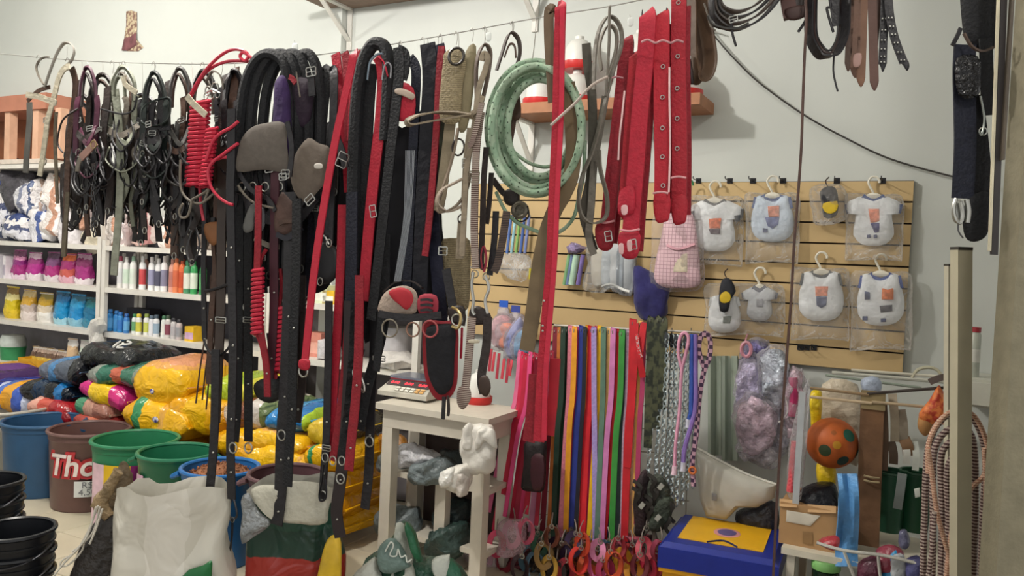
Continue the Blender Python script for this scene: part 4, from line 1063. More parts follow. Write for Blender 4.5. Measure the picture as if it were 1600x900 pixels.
# pink plaid dress
t = thing('dog_dress', 'pink plaid dog dress in a long clear bag', 'dog clothes', W(1060, 450, .1), WROT, 'dog clothes in clear bags')
b = MB(); b.puff(catmull([W(x, y, .1) for x, y in [(1040, 335), (1062, 330), (1082, 335), (1090, 370), (1094, 420), (1092, 446), (1060, 450), (1024, 444), (1026, 400), (1034, 365)]], 3, True), EN, .03, .5, .3, 2)
put(b, 'dress', M('dcbcc4', .8, 0, .06, .2, 2.2, kind='weave', h2='a8808a'), t, sharp=60)
b = MB(); b.ribbon([W(1042, 383, .135), W(1060, 389, .14), W(1086, 381, .135)], .006, .005, EN); put(b, 'ruffle', M('d8a4b0', .8), t)
b = MB(); b.puff([W(x, y, .128) for x, y in [(1052, 394), (1074, 394), (1074, 425), (1052, 425)]], EN, .004); put(b, 'label_card', M('d4c8b0', .6, 0, .2, 0, 40), t)
b = MB(); b.puff(catmull([W(x, y, .08) for x, y in [(1022, 330), (1060, 318), (1096, 325), (1100, 400), (1098, 448), (1060, 456), (1016, 448), (1018, 400)]], 3, True), EN, .05, .3, .4, 5); put(b, 'clear_bag', FILM('f4eaea', .1), t, sharp=60)
b = MB(); b.tube([W(1078, 322, .1), W(1076, 308, .1), W(1070, 298, .1), (W(1073, 285, .1)), W(1081, 283, .1), W(1083, 290, .1)], .005, 6); put(b, 'hanger', M('2a7a48', .4), t)
# navy cloth, grey striped pack, tube pack, comb pack
t = thing('dog_cape', 'dark navy velvet cloth hanging under the pink dress', 'cloth', W(1015, 500, .07), WROT)
b = MB(); b.puff(catmull([W(x, y, .07) for x, y in [(992, 415), (1020, 425), (1046, 436), (1044, 470), (1040, 495), (1022, 500), (998, 496), (990, 460)]], 3, True), EN, .04, .3, .6, 5); b.jitter(.01, 18, 3)
put(b, 'cloth', M('2a2860', .9, 0, .25, .3, 12, sheen=.3), t, sharp=60)
t = thing('clothes_pack', 'bag of grey striped dog clothes hanging below the red straps', 'dog clothes', W(960, 460, .08), WROT)
for i, (x, hx) in enumerate([(934, 'd0c8b8'), (950, 'b4bcc4'), (962, 'ccd0d4'), (972, '9aa6b2'), (984, 'c4cad0')]):
    b = MB(); b.puff(catmull([W(x - 8, 388, .06 + i * .004), W(x + 8, 388, .06 + i * .004), W(x + 6, 445 + i * 3, .06), W(x - 9, 442 + i * 3, .06)], 3, True), EN, .02, .4, .4, i); put(b, 'garment', M(hx, .8, 0, .05, .2, 10, kind='bands', h2='6e7884' if i == 3 else hx), t, sharp=60)
b = MB(); b.puff(catmull([W(x, y, .06) for x, y in [(920, 378), (960, 372), (996, 378), (992, 425), (980, 464), (958, 452), (935, 458), (912, 448), (918, 410)]], 3, True), EN, .06, .3, .6, 9); b.jitter(.01, 22, 4); put(b, 'clear_bag', FILM('eef0f0', .16), t, sharp=60)
b = MB(); b.tube([W(940, 448, .1), W(955, 444, .11), W(972, 452, .11), W(984, 456, .11)], .008, 6); put(b, 'white_hem', M('d8dad8', .5), t)
t = thing('wrapping_rolls', 'pack of green and purple rolls hanging behind the red strap', 'pack', W(892, 455, .08), WROT)
for i, (x, hx, r_) in enumerate([(884, '7aa878', 4), (889, '6a7aa0', 4), (895, 'b4d4bc', 6), (905, '7a6aa8', 4)]):
    b = MB(); b.tube([W(x + 6, 398, .07 + i * .012), W(x - 2, 445, .07 + i * .012)], r_ * .003, 10); put(b, 'roll', M(hx, .35), t)
b = MB()
b.lathe((0, 0, 0), [(0, -.03), (.035, -.02), (.05, .0), (.03, .025), (0, .03)], 12).jitter(.02, 30, 2); c = W(901, 388, .1); b.v = [q + c for q in b.v]; put(b, 'crinkled_top', M('9a8cb4', .2, .3, .4, .9, 40), t, sharp=60)
t = thing('comb_pack', 'pack of blue and green sticks hanging beside the rope coil', 'pack', W(800, 420, .08), WROT)
for i, hx in enumerate(['8aa8c8', '5a78b8', '9ac8d8', '8ab868', '4a68a8', '7a8ac0']):
    b = MB(); x = 788 + i * 7; b.tube([W(x + 4, 336, .07), W(x - 3, 396, .075)], .0085, 8); put(b, 'stick', M(hx, .35), t)
b = MB(); b.puff(catmull([W(x, y, .07) for x, y in [(776, 402), (800, 396), (828, 400), (830, 425), (815, 440), (790, 430), (776, 420)]], 3, True), EN, .06, .3, .7, 3); b.jitter(.012, 25, 3); put(b, 'clear_bag', FILM('e8e8e8', .2), t, sharp=60)
b = MB(); b.box(-.02, .02, -.001, .001, -.03, .03); c = W(832, 428, .1); b.v = [q + c for q in b.v]; put(b, 'yellow_tag', M('d8cc38', .6), t)
# toy cards and bagged toys left of the long brown strap
for i, (x, y, hx, wd) in enumerate([(787, 475, '2a5cc0', 'bright blue header card over a small toy pack'), (806, 483, '3a4a98', 'dark blue header card beside the brown strap')]):
    t = thing('toy_pack', wd, 'toy', W(x, y + 12, .09), WROT, 'toy packs with blue cards')
    b = MB(); c = W(x, y, .09); b.box(-.028, .028, -.002, .002, -.018, .02); b.v = [Matrix.Rotation(WROT, 3, 'Z') @ q + c for q in b.v]; put(b, 'header_card', M(hx, .5, 0, .15), t)
    b = MB(); b.puff(catmull([W(x - 7, y + 6, .085), W(x + 7, y + 6, .085), W(x + 8, y + 20, .085), W(x - 8, y + 20, .085)], 3, True), EN, .02, .5, .5, i); put(b, 'clear_bag', FILM('d8d4e0', .35), t, sharp=60)
for i, (pts, hx, wd) in enumerate([([(772, 500), (790, 492), (800, 505), (795, 530), (780, 545), (768, 535)], 'c89aa0', 'pinkish bagged toy left of the orange one'), ([(783, 508), (800, 506), (803, 528), (796, 545), (782, 540)], 'e07848', 'orange bagged toy above the pink ribbons'),
                                   ([(795, 520), (812, 495), (818, 512), (812, 550), (796, 560), (790, 545)], '8890c0', 'pale violet bagged toy beside the orange one'), ([(808, 525), (822, 515), (830, 540), (828, 556), (808, 560)], '4a88b0', 'blue bagged toy behind the brown strap end')]):
    t = thing('bagged_toy', wd, 'toy', W(pts[0][0], max(y for x, y in pts), .13), WROT, 'bagged toys')
    b = MB(); b.puff(catmull([W(x, y, .13 + i * .02) for x, y in pts], 3, True), EN, .04, .5, .7, i); b.jitter(.008, 25, i); put(b, 'toy', M(hx, .35, 0, .3, .4), t, sharp=60)
    cx, cy = sum(x for x, y in pts) / len(pts), sum(y for x, y in pts) / len(pts)
    b = MB(); b.puff(catmull([W(cx + (x - cx) * 1.2, cy + (y - cy) * 1.15, .13 + i * .02) for x, y in pts], 3, True), EN, .055, .5, .7, i + 5); b.jitter(.01, 25, i); put(b, 'clear_bag', FILM('f0e8f0', .15), t, sharp=60)
# silver and violet bunch of bagged goods
BUN = [([(1158, 545), (1180, 530), (1205, 535), (1200, 580), (1180, 610), (1158, 590)], '6a6490', 'dark violet'), ([(1160, 560), (1185, 555), (1195, 600), (1185, 660), (1155, 665), (1148, 620)], 'd0c8e8', 'pale lilac'),
       ([(1190, 550), (1225, 540), (1235, 590), (1222, 640), (1195, 630), (1185, 590)], 'c0c8d4', 'silver grey'), ([(1150, 630), (1180, 615), (1215, 640), (1212, 690), (1180, 715), (1152, 700)], 'e4cada', 'pinkish silver'),
       ([(1195, 625), (1232, 620), (1240, 680), (1225, 715), (1200, 712), (1190, 670)], 'c8c4d0', 'smoky grey'), ([(1160, 690), (1190, 685), (1218, 700), (1212, 735), (1180, 720), (1158, 715)], 'd4ccd0', 'pale bottom'),
       ([(1232, 575), (1255, 580), (1258, 640), (1250, 685), (1228, 688), (1222, 640)], 'd4b8c4', 'right hand pink')]
for i, (pts, hx, wd) in enumerate(BUN):
    t = thing('bagged_leash', wd + ' bag of the shiny bunch hanging right of the chains', 'pack', W(pts[0][0], max(y for x, y in pts), .15), WROT, 'shiny bunch of bagged goods')
    cx, cy = sum(x for x, y in pts) / len(pts), sum(y for x, y in pts) / len(pts); o_ = .12 + .035 * (i % 4)
    b = MB(); b.puff(catmull([W(cx + (x - cx) * .85, cy + (y - cy) * .9, o_) for x, y in pts], 6, True), EN, .045, .5, .6, i, FINE); b.jitter(.02, 14, i); b.jitter(.012, 38, i + 2); put(b, 'contents', M(hx, .22, .35, .5, .9, 26), t, sharp=75)
    b = MB(); b.puff(catmull([W(x, y, o_) for x, y in pts], 6, True), EN, .06, .5, .6, i + 3, FINE); b.jitter(.024, 16, i + 1); b.jitter(.014, 42, i + 5); put(b, 'clear_bag', FILM('f6f2fa', .12, 34), t, sharp=75)
b = MB(); b.torus(W(1166, 546, .2), .028, .009, EN, sx=.8, sy=1.2); b.tube([W(1163, 540, .2), W(1166, 528, .15), W(1168, 522, .05)], .004, 5); solo(b, 'pink_ring', M('c88a98', .4), 'pink looped handle at the top of the shiny bunch', 'ring')
b = MB(); b.tube([W(1239, 590, .22), W(1240, 620, .23), W(1237, 650, .23)], .02, 8); solo(b, 'pink_roll', M('b03464', .4), 'crimson pink roll inside the right end of the shiny bunch', 'toy')
b = MB(); b.tube([W(1227, 620, .24), W(1231, 640, .24), W(1226, 652, .24), W(1217, 660, .24)], .004, 6); solo(b, 'pearl_string', M('d8d4d0', .3), 'thin white curved trim beside the crimson roll', 'trim')

# ------------------------------------------------------------------ leash rack
RK = W.shift(.52)
rack = thing('leash_rack', 'wire grid rack behind the coloured leashes', 'rack', RK(950, 860, 0), WROT)
for x0, x1 in ((880, 846), (925, 897), (970, 948), (1010, 990), (1050, 1030), (1080, 1068)):
    b = MB(); b.tube([RK(x0, 512, -.02), RK(x1, 930, -.02)], .0025, 5); put(b, 'wire', M('8a8478', .4, .6), rack)
for k in range(12):
    y = 515 + k * 36
    b = MB(); b.tube([RK(858 - k * 2.4, y, -.024), RK(1085 - k * 1.2, y + 16, -.024)], .0022, 5); put(b, 'wire', M('8a8478', .4, .6), rack)
b = MB(); b.tube([RK(866, 508, -.01), RK(1104, 520, -.01)], .006, 6); put(b, 'top_bar', M('a8a298', .35, .6), rack)
for x in (890, 1085):
    b = MB(); b.tube([RK(x, 510 + (x - 866) * .05, -.01), RK(x, 510 + (x - 866) * .05, -.485)], .005, 6); put(b, 'arm', M('a8a298', .35, .6), rack)
def leash(label, x0, y0, x1, y1, w_, mat, off=0.0, group='leashes on the wire rack', mid=0, clip=True):
    t = thing('dog_leash', label, 'leash', RK(x1, y1, off), WROT, group)
    k = RK.mpp(x0, y0, off); mx = (x0 + x1) / 2 + mid
    b = MB(); b.ribbon([RK(x0, y0 - 4, off - .015), RK(x0, y0, off), RK((x0 * 2 + mx) / 3, y0 + (y1 - y0) * .3, off + .004), RK(mx, (y0 + y1) / 2, off + .006), RK(x1, y1, off)], w_ * k * .5, .0025, EN, sub=4)
    put(b, 'strap', mat, t)
    if clip:
        b = MB(); b.tube([RK(x1, y1 - 2, off), RK(x1 - 3, y1 + 6, off), RK(x1 - 2, y1 + 14, off), RK(x1 + 3, y1 + 12, off), RK(x1 + 2, y1 + 4, off)], .004, 5); b.torus(RK(x1, y1, off + .002), .008, .0025, EN, n=10, k=5); put(b, 'clip', STEEL, t)
    b = MB(); b.torus(RK(x0, y0 - 2, off - .008), .012, .002, EU, n=10, k=5); put(b, 'hanging_loop', STEEL, t)
    return t
def BR(c1, c2): return M(c1, .6, 0, .12, .2, 90, kind='stripe', h2=c2)
LE = [(868, 520, 846, 850, 8, M('7a2030', .6), 'maroon'), (874, 520, 858, 830, 6, M('b86a30', .6), 'thin rust brown'), (880, 520, 864, 850, 8, M('22382c', .6), 'dark bottle green'), (886, 520, 870, 845, 7, M('183a28', .6), 'black green'),
      (892, 518, 875, 850, 9, BR('e090a0', 'd06a80'), 'salmon pink braided'), (898, 519, 884, 830, 8, M('e09a28', .55), 'amber'), (903, 519, 888, 838, 6, M('c83a80', .55), 'hot pink'), (909, 518, 893, 826, 9, M('2c3a8c', .55), 'royal blue'),
      (914, 519, 899, 835, 6, M('20202c', .6), 'black'), (919, 518, 897, 856, 9, M('e8a41e', .55), 'orange yellow, with a tangerine cast'), (924, 519, 908, 862, 11, M('cf2430', .55), 'wide scarlet'), (928, 520, 930, 850, 8, BR('6a70c0', 'c8a8d0'), 'blue and lilac chequered'),
      (933, 519, 916, 850, 8, M('c02a68', .55), 'raspberry'), (938, 518, 921, 840, 9, M('e8b420', .55), 'golden yellow'), (943, 520, 932, 858, 8, M('5a7868', .6), 'grey green'), (947, 520, 938, 850, 6, BR('b8b8b4', '7a7a78'), 'grey and white twisted'),
      (952, 521, 944, 838, 7, M('d8b070', .6), 'tan'), (958, 521, 940, 850, 8, M('c87ab0', .55), 'orchid pink'), (962, 524, 950, 842, 7, M('4a2a6a', .6), 'deep purple'), (968, 524, 942, 855, 9, M('c4202e', .55), 'crimson'),
      (972, 524, 955, 850, 9, M('3a8a3c', .55), 'leaf green'), (977, 524, 964, 842, 7, M('3c4a4a', .6), 'charcoal'), (982, 524, 972, 846, 7, BR('c8b8c8', '9a7a9a'), 'pale lilac twisted'), (989, 508, 975, 862, 11, M('b8202a', .55), 'wide red'),
      (996, 512, 984, 835, 8, BR('e8d0a0', 'c88a70'), 'cream floral'), (1001, 510, 990, 838, 7, M('e0b060', .55), 'apricot yellow'), (1006, 512, 994, 820, 7, M('a83a60', .55), 'plum red')]
for i, (x0, y0, x1, y1, w_, mt, wd) in enumerate(LE):
    leash(wd + ' leash among the coloured ones on the rack', x0, y0, x1, y1, w_ * 1.08, mt, .012 + .014 * (i % 3), mid=R_.uniform(-2, 2))
# red printed webbing folded over, camouflage straps
t = thing('printed_leash', 'red webbing leash with white print, folded over near the rack top', 'leash', RK(1000, 600, .06), WROT)
k = RK.mpp(1000, 540)
b = MB(); b.ribbon([RK(992, 505, .04), RK(991, 560, .05), RK(986, 640, .05), RK(980, 730, .05)], 6 * k, .003, EN); put(b, 'strap', M('bc1f2a', .6), t)
b = MB(); b.ribbon([RK(1006, 504, .05), RK(1003, 530, .06), RK(1000, 560, .07), RK(1005, 590, .06)], 5 * k, .003, EN); put(b, 'strap', M('bc1f2a', .6), t)
b = MB(); b.ribbon([RK(995, 522, .075), RK(998, 545, .078), RK(1003, 558, .075)], 2.4 * k, .002, EN); put(b, 'white_print', M('d8b0b0', .6, 0, .5, 0, 120, kind='blotch', h2='c02a30'), t)
CAMO = M('23291f', .7, 0, .3, .1, 22, kind='blotch', h2='454833')
for i, (x0, x1) in enumerate([(1017, 1012), (1029, 1025), (1037, 1034)]):
    leash(['left camouflage strap beside the red webbing', 'middle camouflage strap on the rack', 'right camouflage strap next to the chains'][i], x0, 504, x1, 700 - i * 30, 13, CAMO, .06 + .01 * i, 'camouflage straps', clip=False)
# chain leads
def chain(label, x0, y0, x1, y1, px_link, off, group='steel chain leads', mat=STEEL):
    t = thing('chain_lead', label, 'chain', RK(x1, y1, off), WROT, group)
    b = MB(); n = int((y1 - y0) / px_link); k = RK.mpp(x0, y0)
    for i in range(n):
        f = i / n; c = RK(x0 + (x1 - x0) * f + R_.uniform(-.8, .8), y0 + (y1 - y0) * f, off + R_.uniform(-.004, .004))
        b.torus(c, px_link * k * .62, px_link * k * .17, (EN + EU * (1.2 if i % 2 else -.5)).normalized(), sx=.62, n=8, k=4)
    put(b, 'links', mat, t)
    b = MB(); b.ribbon([RK(x0, y0 - 6, off), RK(x0 - 3, y0 + 6, off + .005), RK(x0, y0 + 16, off)], 3 * k, .003, EN); put(b, 'handle_loop', M('30343a', .6), t)
for i, x in enumerate((1022, 1031, 1041, 1049, 1056, 1063, 1071, 1078, 1086)):
    chain('steel chain lead, number %s from the camouflage straps' % ['one', 'two', 'three', 'four', 'five', 'six', 'seven', 'eight', 'nine'][i], x + 2, (600 if i < 2 else 524) + i, x - 12 + i, 770 + (i * 37) % 40 - (i > 6) * 20, 7.5, .05 + .02 * (i % 3), mat=M('b8c4c8', .28, .9, .2))
t = thing('rope_leash', 'thin pink rope leash looped over the chains', 'leash', RK(1052, 735, .13), WROT)
b = MB(); b.tube([RK(1066, 580, .13), RK(1060, 550, .13), RK(1063, 527, .13), RK(1070, 520, .13), RK(1076, 530, .13), RK(1070, 560, .135), RK(1065, 582, .135), RK(1062, 640, .13), RK(1056, 690, .13), RK(1054, 735, .13)], .0075, 7); put(b, 'rope', M('d89ab4', .6), t)
b = MB(); b.tube([RK(1054, 728, .13), RK(1053, 742, .13)], .011, 8); put(b, 'sleeve', M('e0c0d0', .5), t)
for x0, x1, hx, wd in ((1081, 1078, '3454a8', 'solid blue rope leash right of the pink one'), (1087, 1070, '8a70b8', 'lavender rope leash at the right of the rack')):
    t = thing('rope_leash', wd, 'leash', RK(x1, 730, .12), WROT)
    b = MB(); b.tube([RK(x0, 522, .12), RK(x0, 580, .125), RK(x0 - 1, 640, .125), RK(x1, 700 if x1 < 1075 else 650, .12), RK(x1 - 2, 728 if x1 < 1075 else 660, .12)], .010, 7); put(b, 'rope', M(hx, .6), t)
    b = MB(); b.tube([RK(x1 - 2, 722 if x1 < 1075 else 655, .12), RK(x1 - 3, 736 if x1 < 1075 else 668, .12)], .012, 8); put(b, 'sleeve', M('c8c8d8', .5), t)
t = thing('chequered_leash', 'dark purple and pink chequered leash looped at the rack end', 'leash', RK(1088, 700, .12), WROT)
CQ = M('3a2440', .6, 0, .1, 0, 60, kind='checker', h2='b08a9a')
b = MB(); b.ribbon([RK(1102, 578, .12), RK(1095, 560, .12), RK(1092, 540, .12), RK(1097, 523, .12), RK(1105, 522, .12), RK(1110, 535, .12), RK(1108, 560, .125), RK(1100, 580, .125), RK(1093, 620, .12), RK(1088, 680, .12), RK(1082, 720, .12), RK(1084, 760, .12)], .010, .004, EN); put(b, 'strap', CQ, t)
b = MB(); b.torus(RK(1082, 735, .13), .014, .005, EN); put(b, 'orange_tab', M('c86a30', .5), t)
# dark harness cluster below the chains
for i, (pts, hx, wd) in enumerate([([(998, 745), (1012, 735), (1016, 790), (1008, 830), (994, 838), (990, 790)], '2a1c20', 'dark maroon harness hanging under the plum leash'), ([(1014, 750), (1034, 742), (1046, 770), (1040, 800), (1022, 812), (1012, 790)], '3a3e36', 'olive grey harness under the chains'),
                                   ([(1030, 780), (1052, 778), (1048, 810), (1030, 830), (1014, 820)], '30382e', 'dark green harness near the blue lid')]):
    t = thing('dog_harness', wd, 'harness', RK(pts[0][0], max(y for x, y in pts), .1), WROT, 'dark harnesses below the chains')
    b = MB(); b.puff(catmull([RK(x, y, .09 + i * .02) for x, y in pts], 3, True), EN, .03, .5, .8, i); b.jitter(.012, 24, i); put(b, 'pad', M(hx, .7, 0, .4, .5, 30), t, sharp=60)
    cx, cy = sum(x for x, y in pts) / len(pts), sum(y for x, y in pts) / len(pts)
    for j in range(4):
        x, y = cx + R_.uniform(-14, 14), cy + R_.uniform(-24, 24)
        b = MB(); b.ribbon([RK(x - 8, y - 14, .13), RK(x + 4, y - 4, .15), RK(x - 3, y + 10, .14), RK(x + 6, y + 22, .13)], .008, .003, EN); put(b, 'strap', M('25221f', .6), t)
    for j in range(1):
        b = MB(); c = RK(cx + R_.uniform(-12, 12), cy + R_.uniform(-25, 15), .165); b.box(-.010, .010, -.004, .004, -.014, .014); b.v = [Matrix.Rotation(WROT, 3, 'Z') @ (Matrix.Rotation(.6, 3, 'Y') @ q) + c for q in b.v]; put(b, 'buckle', M('9a9a92', .4), t)
# pink ribbons on the left of the rack
PK = ['d86a92', 'c8204a', 'b81e3c', 'd84a80', 'c02a48', 'a83048', 'c83a6a', 'b0203a', 'c88aa8', '9a2438']
PW = ['rose pink', 'cherry red', 'ruby red', 'bright pink', 'carmine', 'brick pink', 'strawberry', 'wine red', 'pale mauve', 'dark rose']
for i in range(10):
    x0 = 812 + i * 5.6; x1 = (764 + i * 8.2)
    leash(PW[i] + ' ribbon leash at the left of the rack', x0, 556 + (i % 3) * 3, x1, 800 + (i * 29) % 40, 7 + (i % 3) * 2, M(PK[i], .5, 0, .12), .05 + .018 * (i % 4), 'pink and red ribbon leashes', clip=False)
for i, (x, y, l) in enumerate([(768, 545, 35), (773, 550, 30), (780, 552, 40), (788, 560, 32), (795, 560, 38), (800, 562, 25)]):
    b = MB(); b.ribbon([RK(x, y, .02), RK(x - 2, y + l * .5, .03), RK(x - 4, y + l, .03)], .007, .002, EN); solo(b, 'red_tassel', M(['a83040', 'c03a48'][i % 2], .6), 'red tassel strip number %s below the bagged toys' % ['one', 'two', 'three', 'four', 'five', 'six'][i], 'tassel', 'red tassel strips')
t = thing('pouch', 'black pouch with a maroon front hanging among the pink ribbons', 'pouch', RK(840, 770, .16), WROT)
b = MB(); b.puff(catmull([RK(x, y, .15) for x, y in [(822, 690), (838, 683), (854, 690), (852, 730), (850, 766), (830, 768), (816, 762), (820, 725)]], 3, True), EN, .04, .5, .3, 2); put(b, 'body', M('1c1618', .6, 0, .2, .3), t, sharp=60)
b = MB(); b.puff(catmull([RK(x, y, .185) for x, y in [(830, 715), (850, 713), (849, 760), (832, 764)]], 3, True), EN, .012); put(b, 'front_pocket', M('3a1620', .6), t)
# collars and harness loops along the bottom of the rack
COLS = [(752, 868, 20, 'c87a9a', 'pale pink bagged collar set at the rack bottom left', 1), (788, 870, 17, '8a2a38', 'maroon collar loop', 0), (800, 835, 15, 'd88aa8', 'fluffy pink collar', 1), (822, 830, 14, 'c8607a', 'rose collar', 0), (826, 872, 16, '5a7a8a', 'slate blue collar loop', 0),
        (836, 885, 17, '6a8aa0', 'greyish blue collar loop', 0), (850, 868, 15, '8a6a3a', 'mustard brown collar loop', 0), (858, 888, 14, 'b08a3a', 'ochre collar loop', 0), (868, 860, 14, '3a2440', 'dark violet collar', 0), (882, 868, 15, '48302a', 'chocolate collar', 0),
        (884, 893, 14, '8a2030', 'claret collar', 0), (904, 876, 16, 'c83830', 'vermilion collar loop', 0), (917, 888, 15, 'd0582a', 'orange red collar loop', 0), (934, 880, 18, 'c85a90', 'large orchid pink collar loop', 0), (934, 860, 11, 'd88ab0', 'small pink collar', 0),
        (958, 882, 16, 'b84a2a', 'rust collar loop', 0), (972, 878, 15, 'd09a2a', 'yellow ochre collar loop', 0), (984, 866, 12, '9a2a2a', 'dark red collar', 0), (1007, 858, 12, 'c04a5a', 'coral pink collar loop', 0), (1000, 885, 15, '5a2028', 'oxblood collar', 0), (1022, 880, 15, 'a83a50', 'raspberry red collar', 0), (1014, 840, 12, '4a4a44', 'grey collar', 0),
        (776, 850, 14, 'b83a5a', 'rose red collar loop', 0), (812, 888, 15, '3a2a30', 'sooty collar loop', 0), (844, 850, 13, '2f5a44', 'bottle green collar loop', 0), (862, 838, 12, '6a3a2a', 'umber collar loop', 0), (896, 850, 13, '3a2a4a', 'indigo collar loop', 0), (910, 850, 12, 'b8402a', 'brick orange collar loop', 0),
        (922, 866, 13, '8a5a28', 'caramel collar loop', 0), (948, 862, 13, '2a4a5a', 'petrol blue collar loop', 0), (946, 892, 14, '9a2a50', 'magenta collar loop', 0), (966, 856, 12, '7a2028', 'garnet collar loop', 0), (990, 890, 14, 'c88a2a', 'marigold collar loop', 0), (1012, 890, 14, 'b02a48', 'ruby collar loop', 0), (870, 895, 14, '2a2428', 'jet black collar loop', 0), (1030, 862, 13, '7a2a40', 'burgundy collar loop', 0)]
for i, (x0, x1, y0, y1, hx, wd) in enumerate([(770, 830, 822, 905, '5a2430', 'dark wine bundle of collars filling the rack bottom left'), (826, 900, 838, 910, '2c2428', 'blackish bundle of collars filling the rack bottom'), (896, 975, 842, 912, '6a2a28', 'reddish bundle of collars filling the rack bottom'), (965, 1034, 835, 915, '4a2028', 'maroon bundle of collars filling the rack bottom right')]):
    b = MB(); b.puff(catmull([RK(x0, y0 + 8, .02), RK((x0 + x1) / 2, y0, .02), RK(x1, y0 + 8, .02), RK(x1, y1 + 30, .02), RK(x0, y1 + 30, .02)], 6, True), EN, .04, .5, .5, i, FINE); b.jitter(.03, 22, i); b.jitter(.015, 50, i); solo(b, 'collar_bundle', M(hx, .5, 0, .6, .5, 40, kind='blotch', h2=['8a4a50', '5a4a3a', 'b8602a', '8a3a4a'][i]), wd, 'collars', 'collar bundles', sharp=70)
for i, (x, y, r_, hx, wd, fl) in enumerate(COLS):
    t = thing('dog_collar', wd + ' in the cluster under the leashes' if 'rack' not in wd else wd, 'collar', RK(x, y + r_, .1), WROT, 'collars under the leashes')
    r_ *= 1.25; k = RK.mpp(x, y, .1); o_ = .08 + .03 * (i % 4)
    b = MB(); n = 14
    b.ribbon([RK(x + r_ * .62 * math.cos(2 * PI * j / n), y + r_ * math.sin(2 * PI * j / n), o_ + .025 * math.sin(2 * PI * j / n + i)) for j in range(n)], .014, .003, EN, mode='e' if i % 2 else 'f', closed=True, sub=2, tilt=.9); put(b, 'band', M(hx, .5, 0, .15), t)
    b = MB(); c = RK(x + (i % 3 - 1) * 4, y - r_, o_ + .02); b.torus(c, .011, .003, EN, n=10, k=5); put(b, 'ring', STEEL, t)
    b = MB(); b.tube([c, c + Vector((0, 0, .03)), RK(x + 2, y - r_ - 22, o_ - .03)], .003, 5); put(b, 'hanger_cord', M('8a8078', .5), t)
    if fl:
        b = MB(); b.puff(catmull([RK(x + dx * r_, y + dy * r_, o_) for dx, dy in ((-1, -1), (0, -1.4), (1, -1), (1.1, .3), (.9, 1.6), (-.9, 1.7), (-1.1, .3))], 3, True), EN, .05, .5, .7, i); b.jitter(.012, 22, i); put(b, 'clear_bag', FILM('f0d0dc', .3), t, sharp=60)

# ------------------------------------------------------------------ right-hand clutter
# PVC sheets and translucent tub
for i, (x0, x1, y1) in enumerate([(1106, 1126, 712), (1128, 1152, 720)]):
    b = MB(); rows = []
    for j in range(8):
        f = j / 7; rows.append([W(x0 + (x1 - x0) * q / 5, 556 + (y1 - 556) * f, .05 + .02 * math.sin(q * 1.4 + i)) for q in range(6)])
    b.sheet(rows, .006); solo(b, 'plastic_sheet', M('9ba698', .5, 0, .05), ['pale green plastic sheet hanging next to the rack', 'second pale green plastic sheet left of the shiny bunch'][i], 'sheet', 'pale green plastic sheets')
t = thing('plastic_scoop', 'large translucent white plastic tub tilted behind the blue lid', 'tub', W(1140, 810, .5), WROT)
S5 = W.shift(.5)
b = MB(); b.puff([S5(x, y) for x, y in [(1086, 698), (1118, 716), (1165, 740), (1213, 757), (1210, 778), (1185, 792), (1155, 792), (1135, 812), (1104, 806), (1094, 780), (1090, 740)]], EN, .05, .5, .1, 1, levels=((1, 0), (.96, .5), (.8, .9), (.4, 1))); put(b, 'wall', M('b4b2a8', .4, 0, .08), t, sharp=50)
b = MB(); b.tube([S5(1086, 698, .01), S5(1118, 716, .01), S5(1165, 740, .01), S5(1213, 757, .01)], .006, 6); put(b, 'rim', M('c4c2b8', .4), t)
b = MB(); b.puff([S5(x, y, .06) for x, y in [(1112, 770), (1120, 772), (1120, 783), (1112, 782)]], EN, .004); put(b, 'sticker', M('8a8a8c', .5), t)
b = MB(); b.puff(catmull([S5(x, y, -.05) for x, y in [(1150, 800), (1185, 788), (1212, 785), (1214, 830), (1160, 826)]], 3, True), EN, .06); solo(b, 'dark_bag', M('24262e', .4, 0, .3, .6), 'dark bag tucked behind the blue lid', 'bag')
# yellow storage box with blue lid
zt = .40
A_, B_, C_ = HZ(1031, 846, zt), HZ(1216, 878, zt), HZ(1066, 801, zt)
ex, ey = (B_ - A_), (C_ - A_)
bx = thing('food_container', 'yellow plastic food container with a blue lid and oval emblem', 'container', A_ + ex * .5 + ey * .5 - Vector((0, 0, zt)), 0)
def prism(t, nm, mat, x0, x1, y0, y1, z0, z1, ins=0.0):
    b = MB()
    b.rings([[A_ + ex * x + ey * y + Vector((0, 0, z - zt)) for x, y in ((x0 + i_, y0 + i_), (x1 - i_, y0 + i_), (x1 - i_, y1 - i_), (x0 + i_, y1 - i_))] for z, i_ in ((z0, 0), (z1, ins))]); return put(b, nm, mat, t)
BL, YB = M('1c2c88', .35, 0, .1), M('d89a18', .4, 0, .08)
prism(bx, 'body', YB, .03, .97, .03, .97, 0, zt - .105)
prism(bx, 'body_rim', YB, .0, 1, 0, 1, zt - .12, zt - .104)
prism(bx, 'lid_skirt', BL, -.01, 1.01, -.01, 1.01, zt - .103, zt - .02)
lid = prism(bx, 'lid', BL, 0, 1, 0, 1, zt - .02, zt, .04)
prism(bx, 'lid_label', M('dca81c', .4, 0, .05), .12, .86, .18, .93, zt + .0005, zt + .003)
def oval(cx, cy, rx, ry, z, mat, nm):
    b = MB(); b.puff([A_ + ex * (cx + rx * math.cos(2 * PI * i / 24)) + ey * (cy + ry * math.sin(2 * PI * i / 24)) + Vector((0, 0, z - zt)) for i in range(24)], Vector((0, 0, 1)), .0015); put(b, nm, mat, bx)
oval(.5, .55, .12, .14, zt + .0035, M('c88a8a', .5), 'emblem'); oval(.5, .55, .085, .1, zt + .0055, M('5a5080', .5), 'emblem')
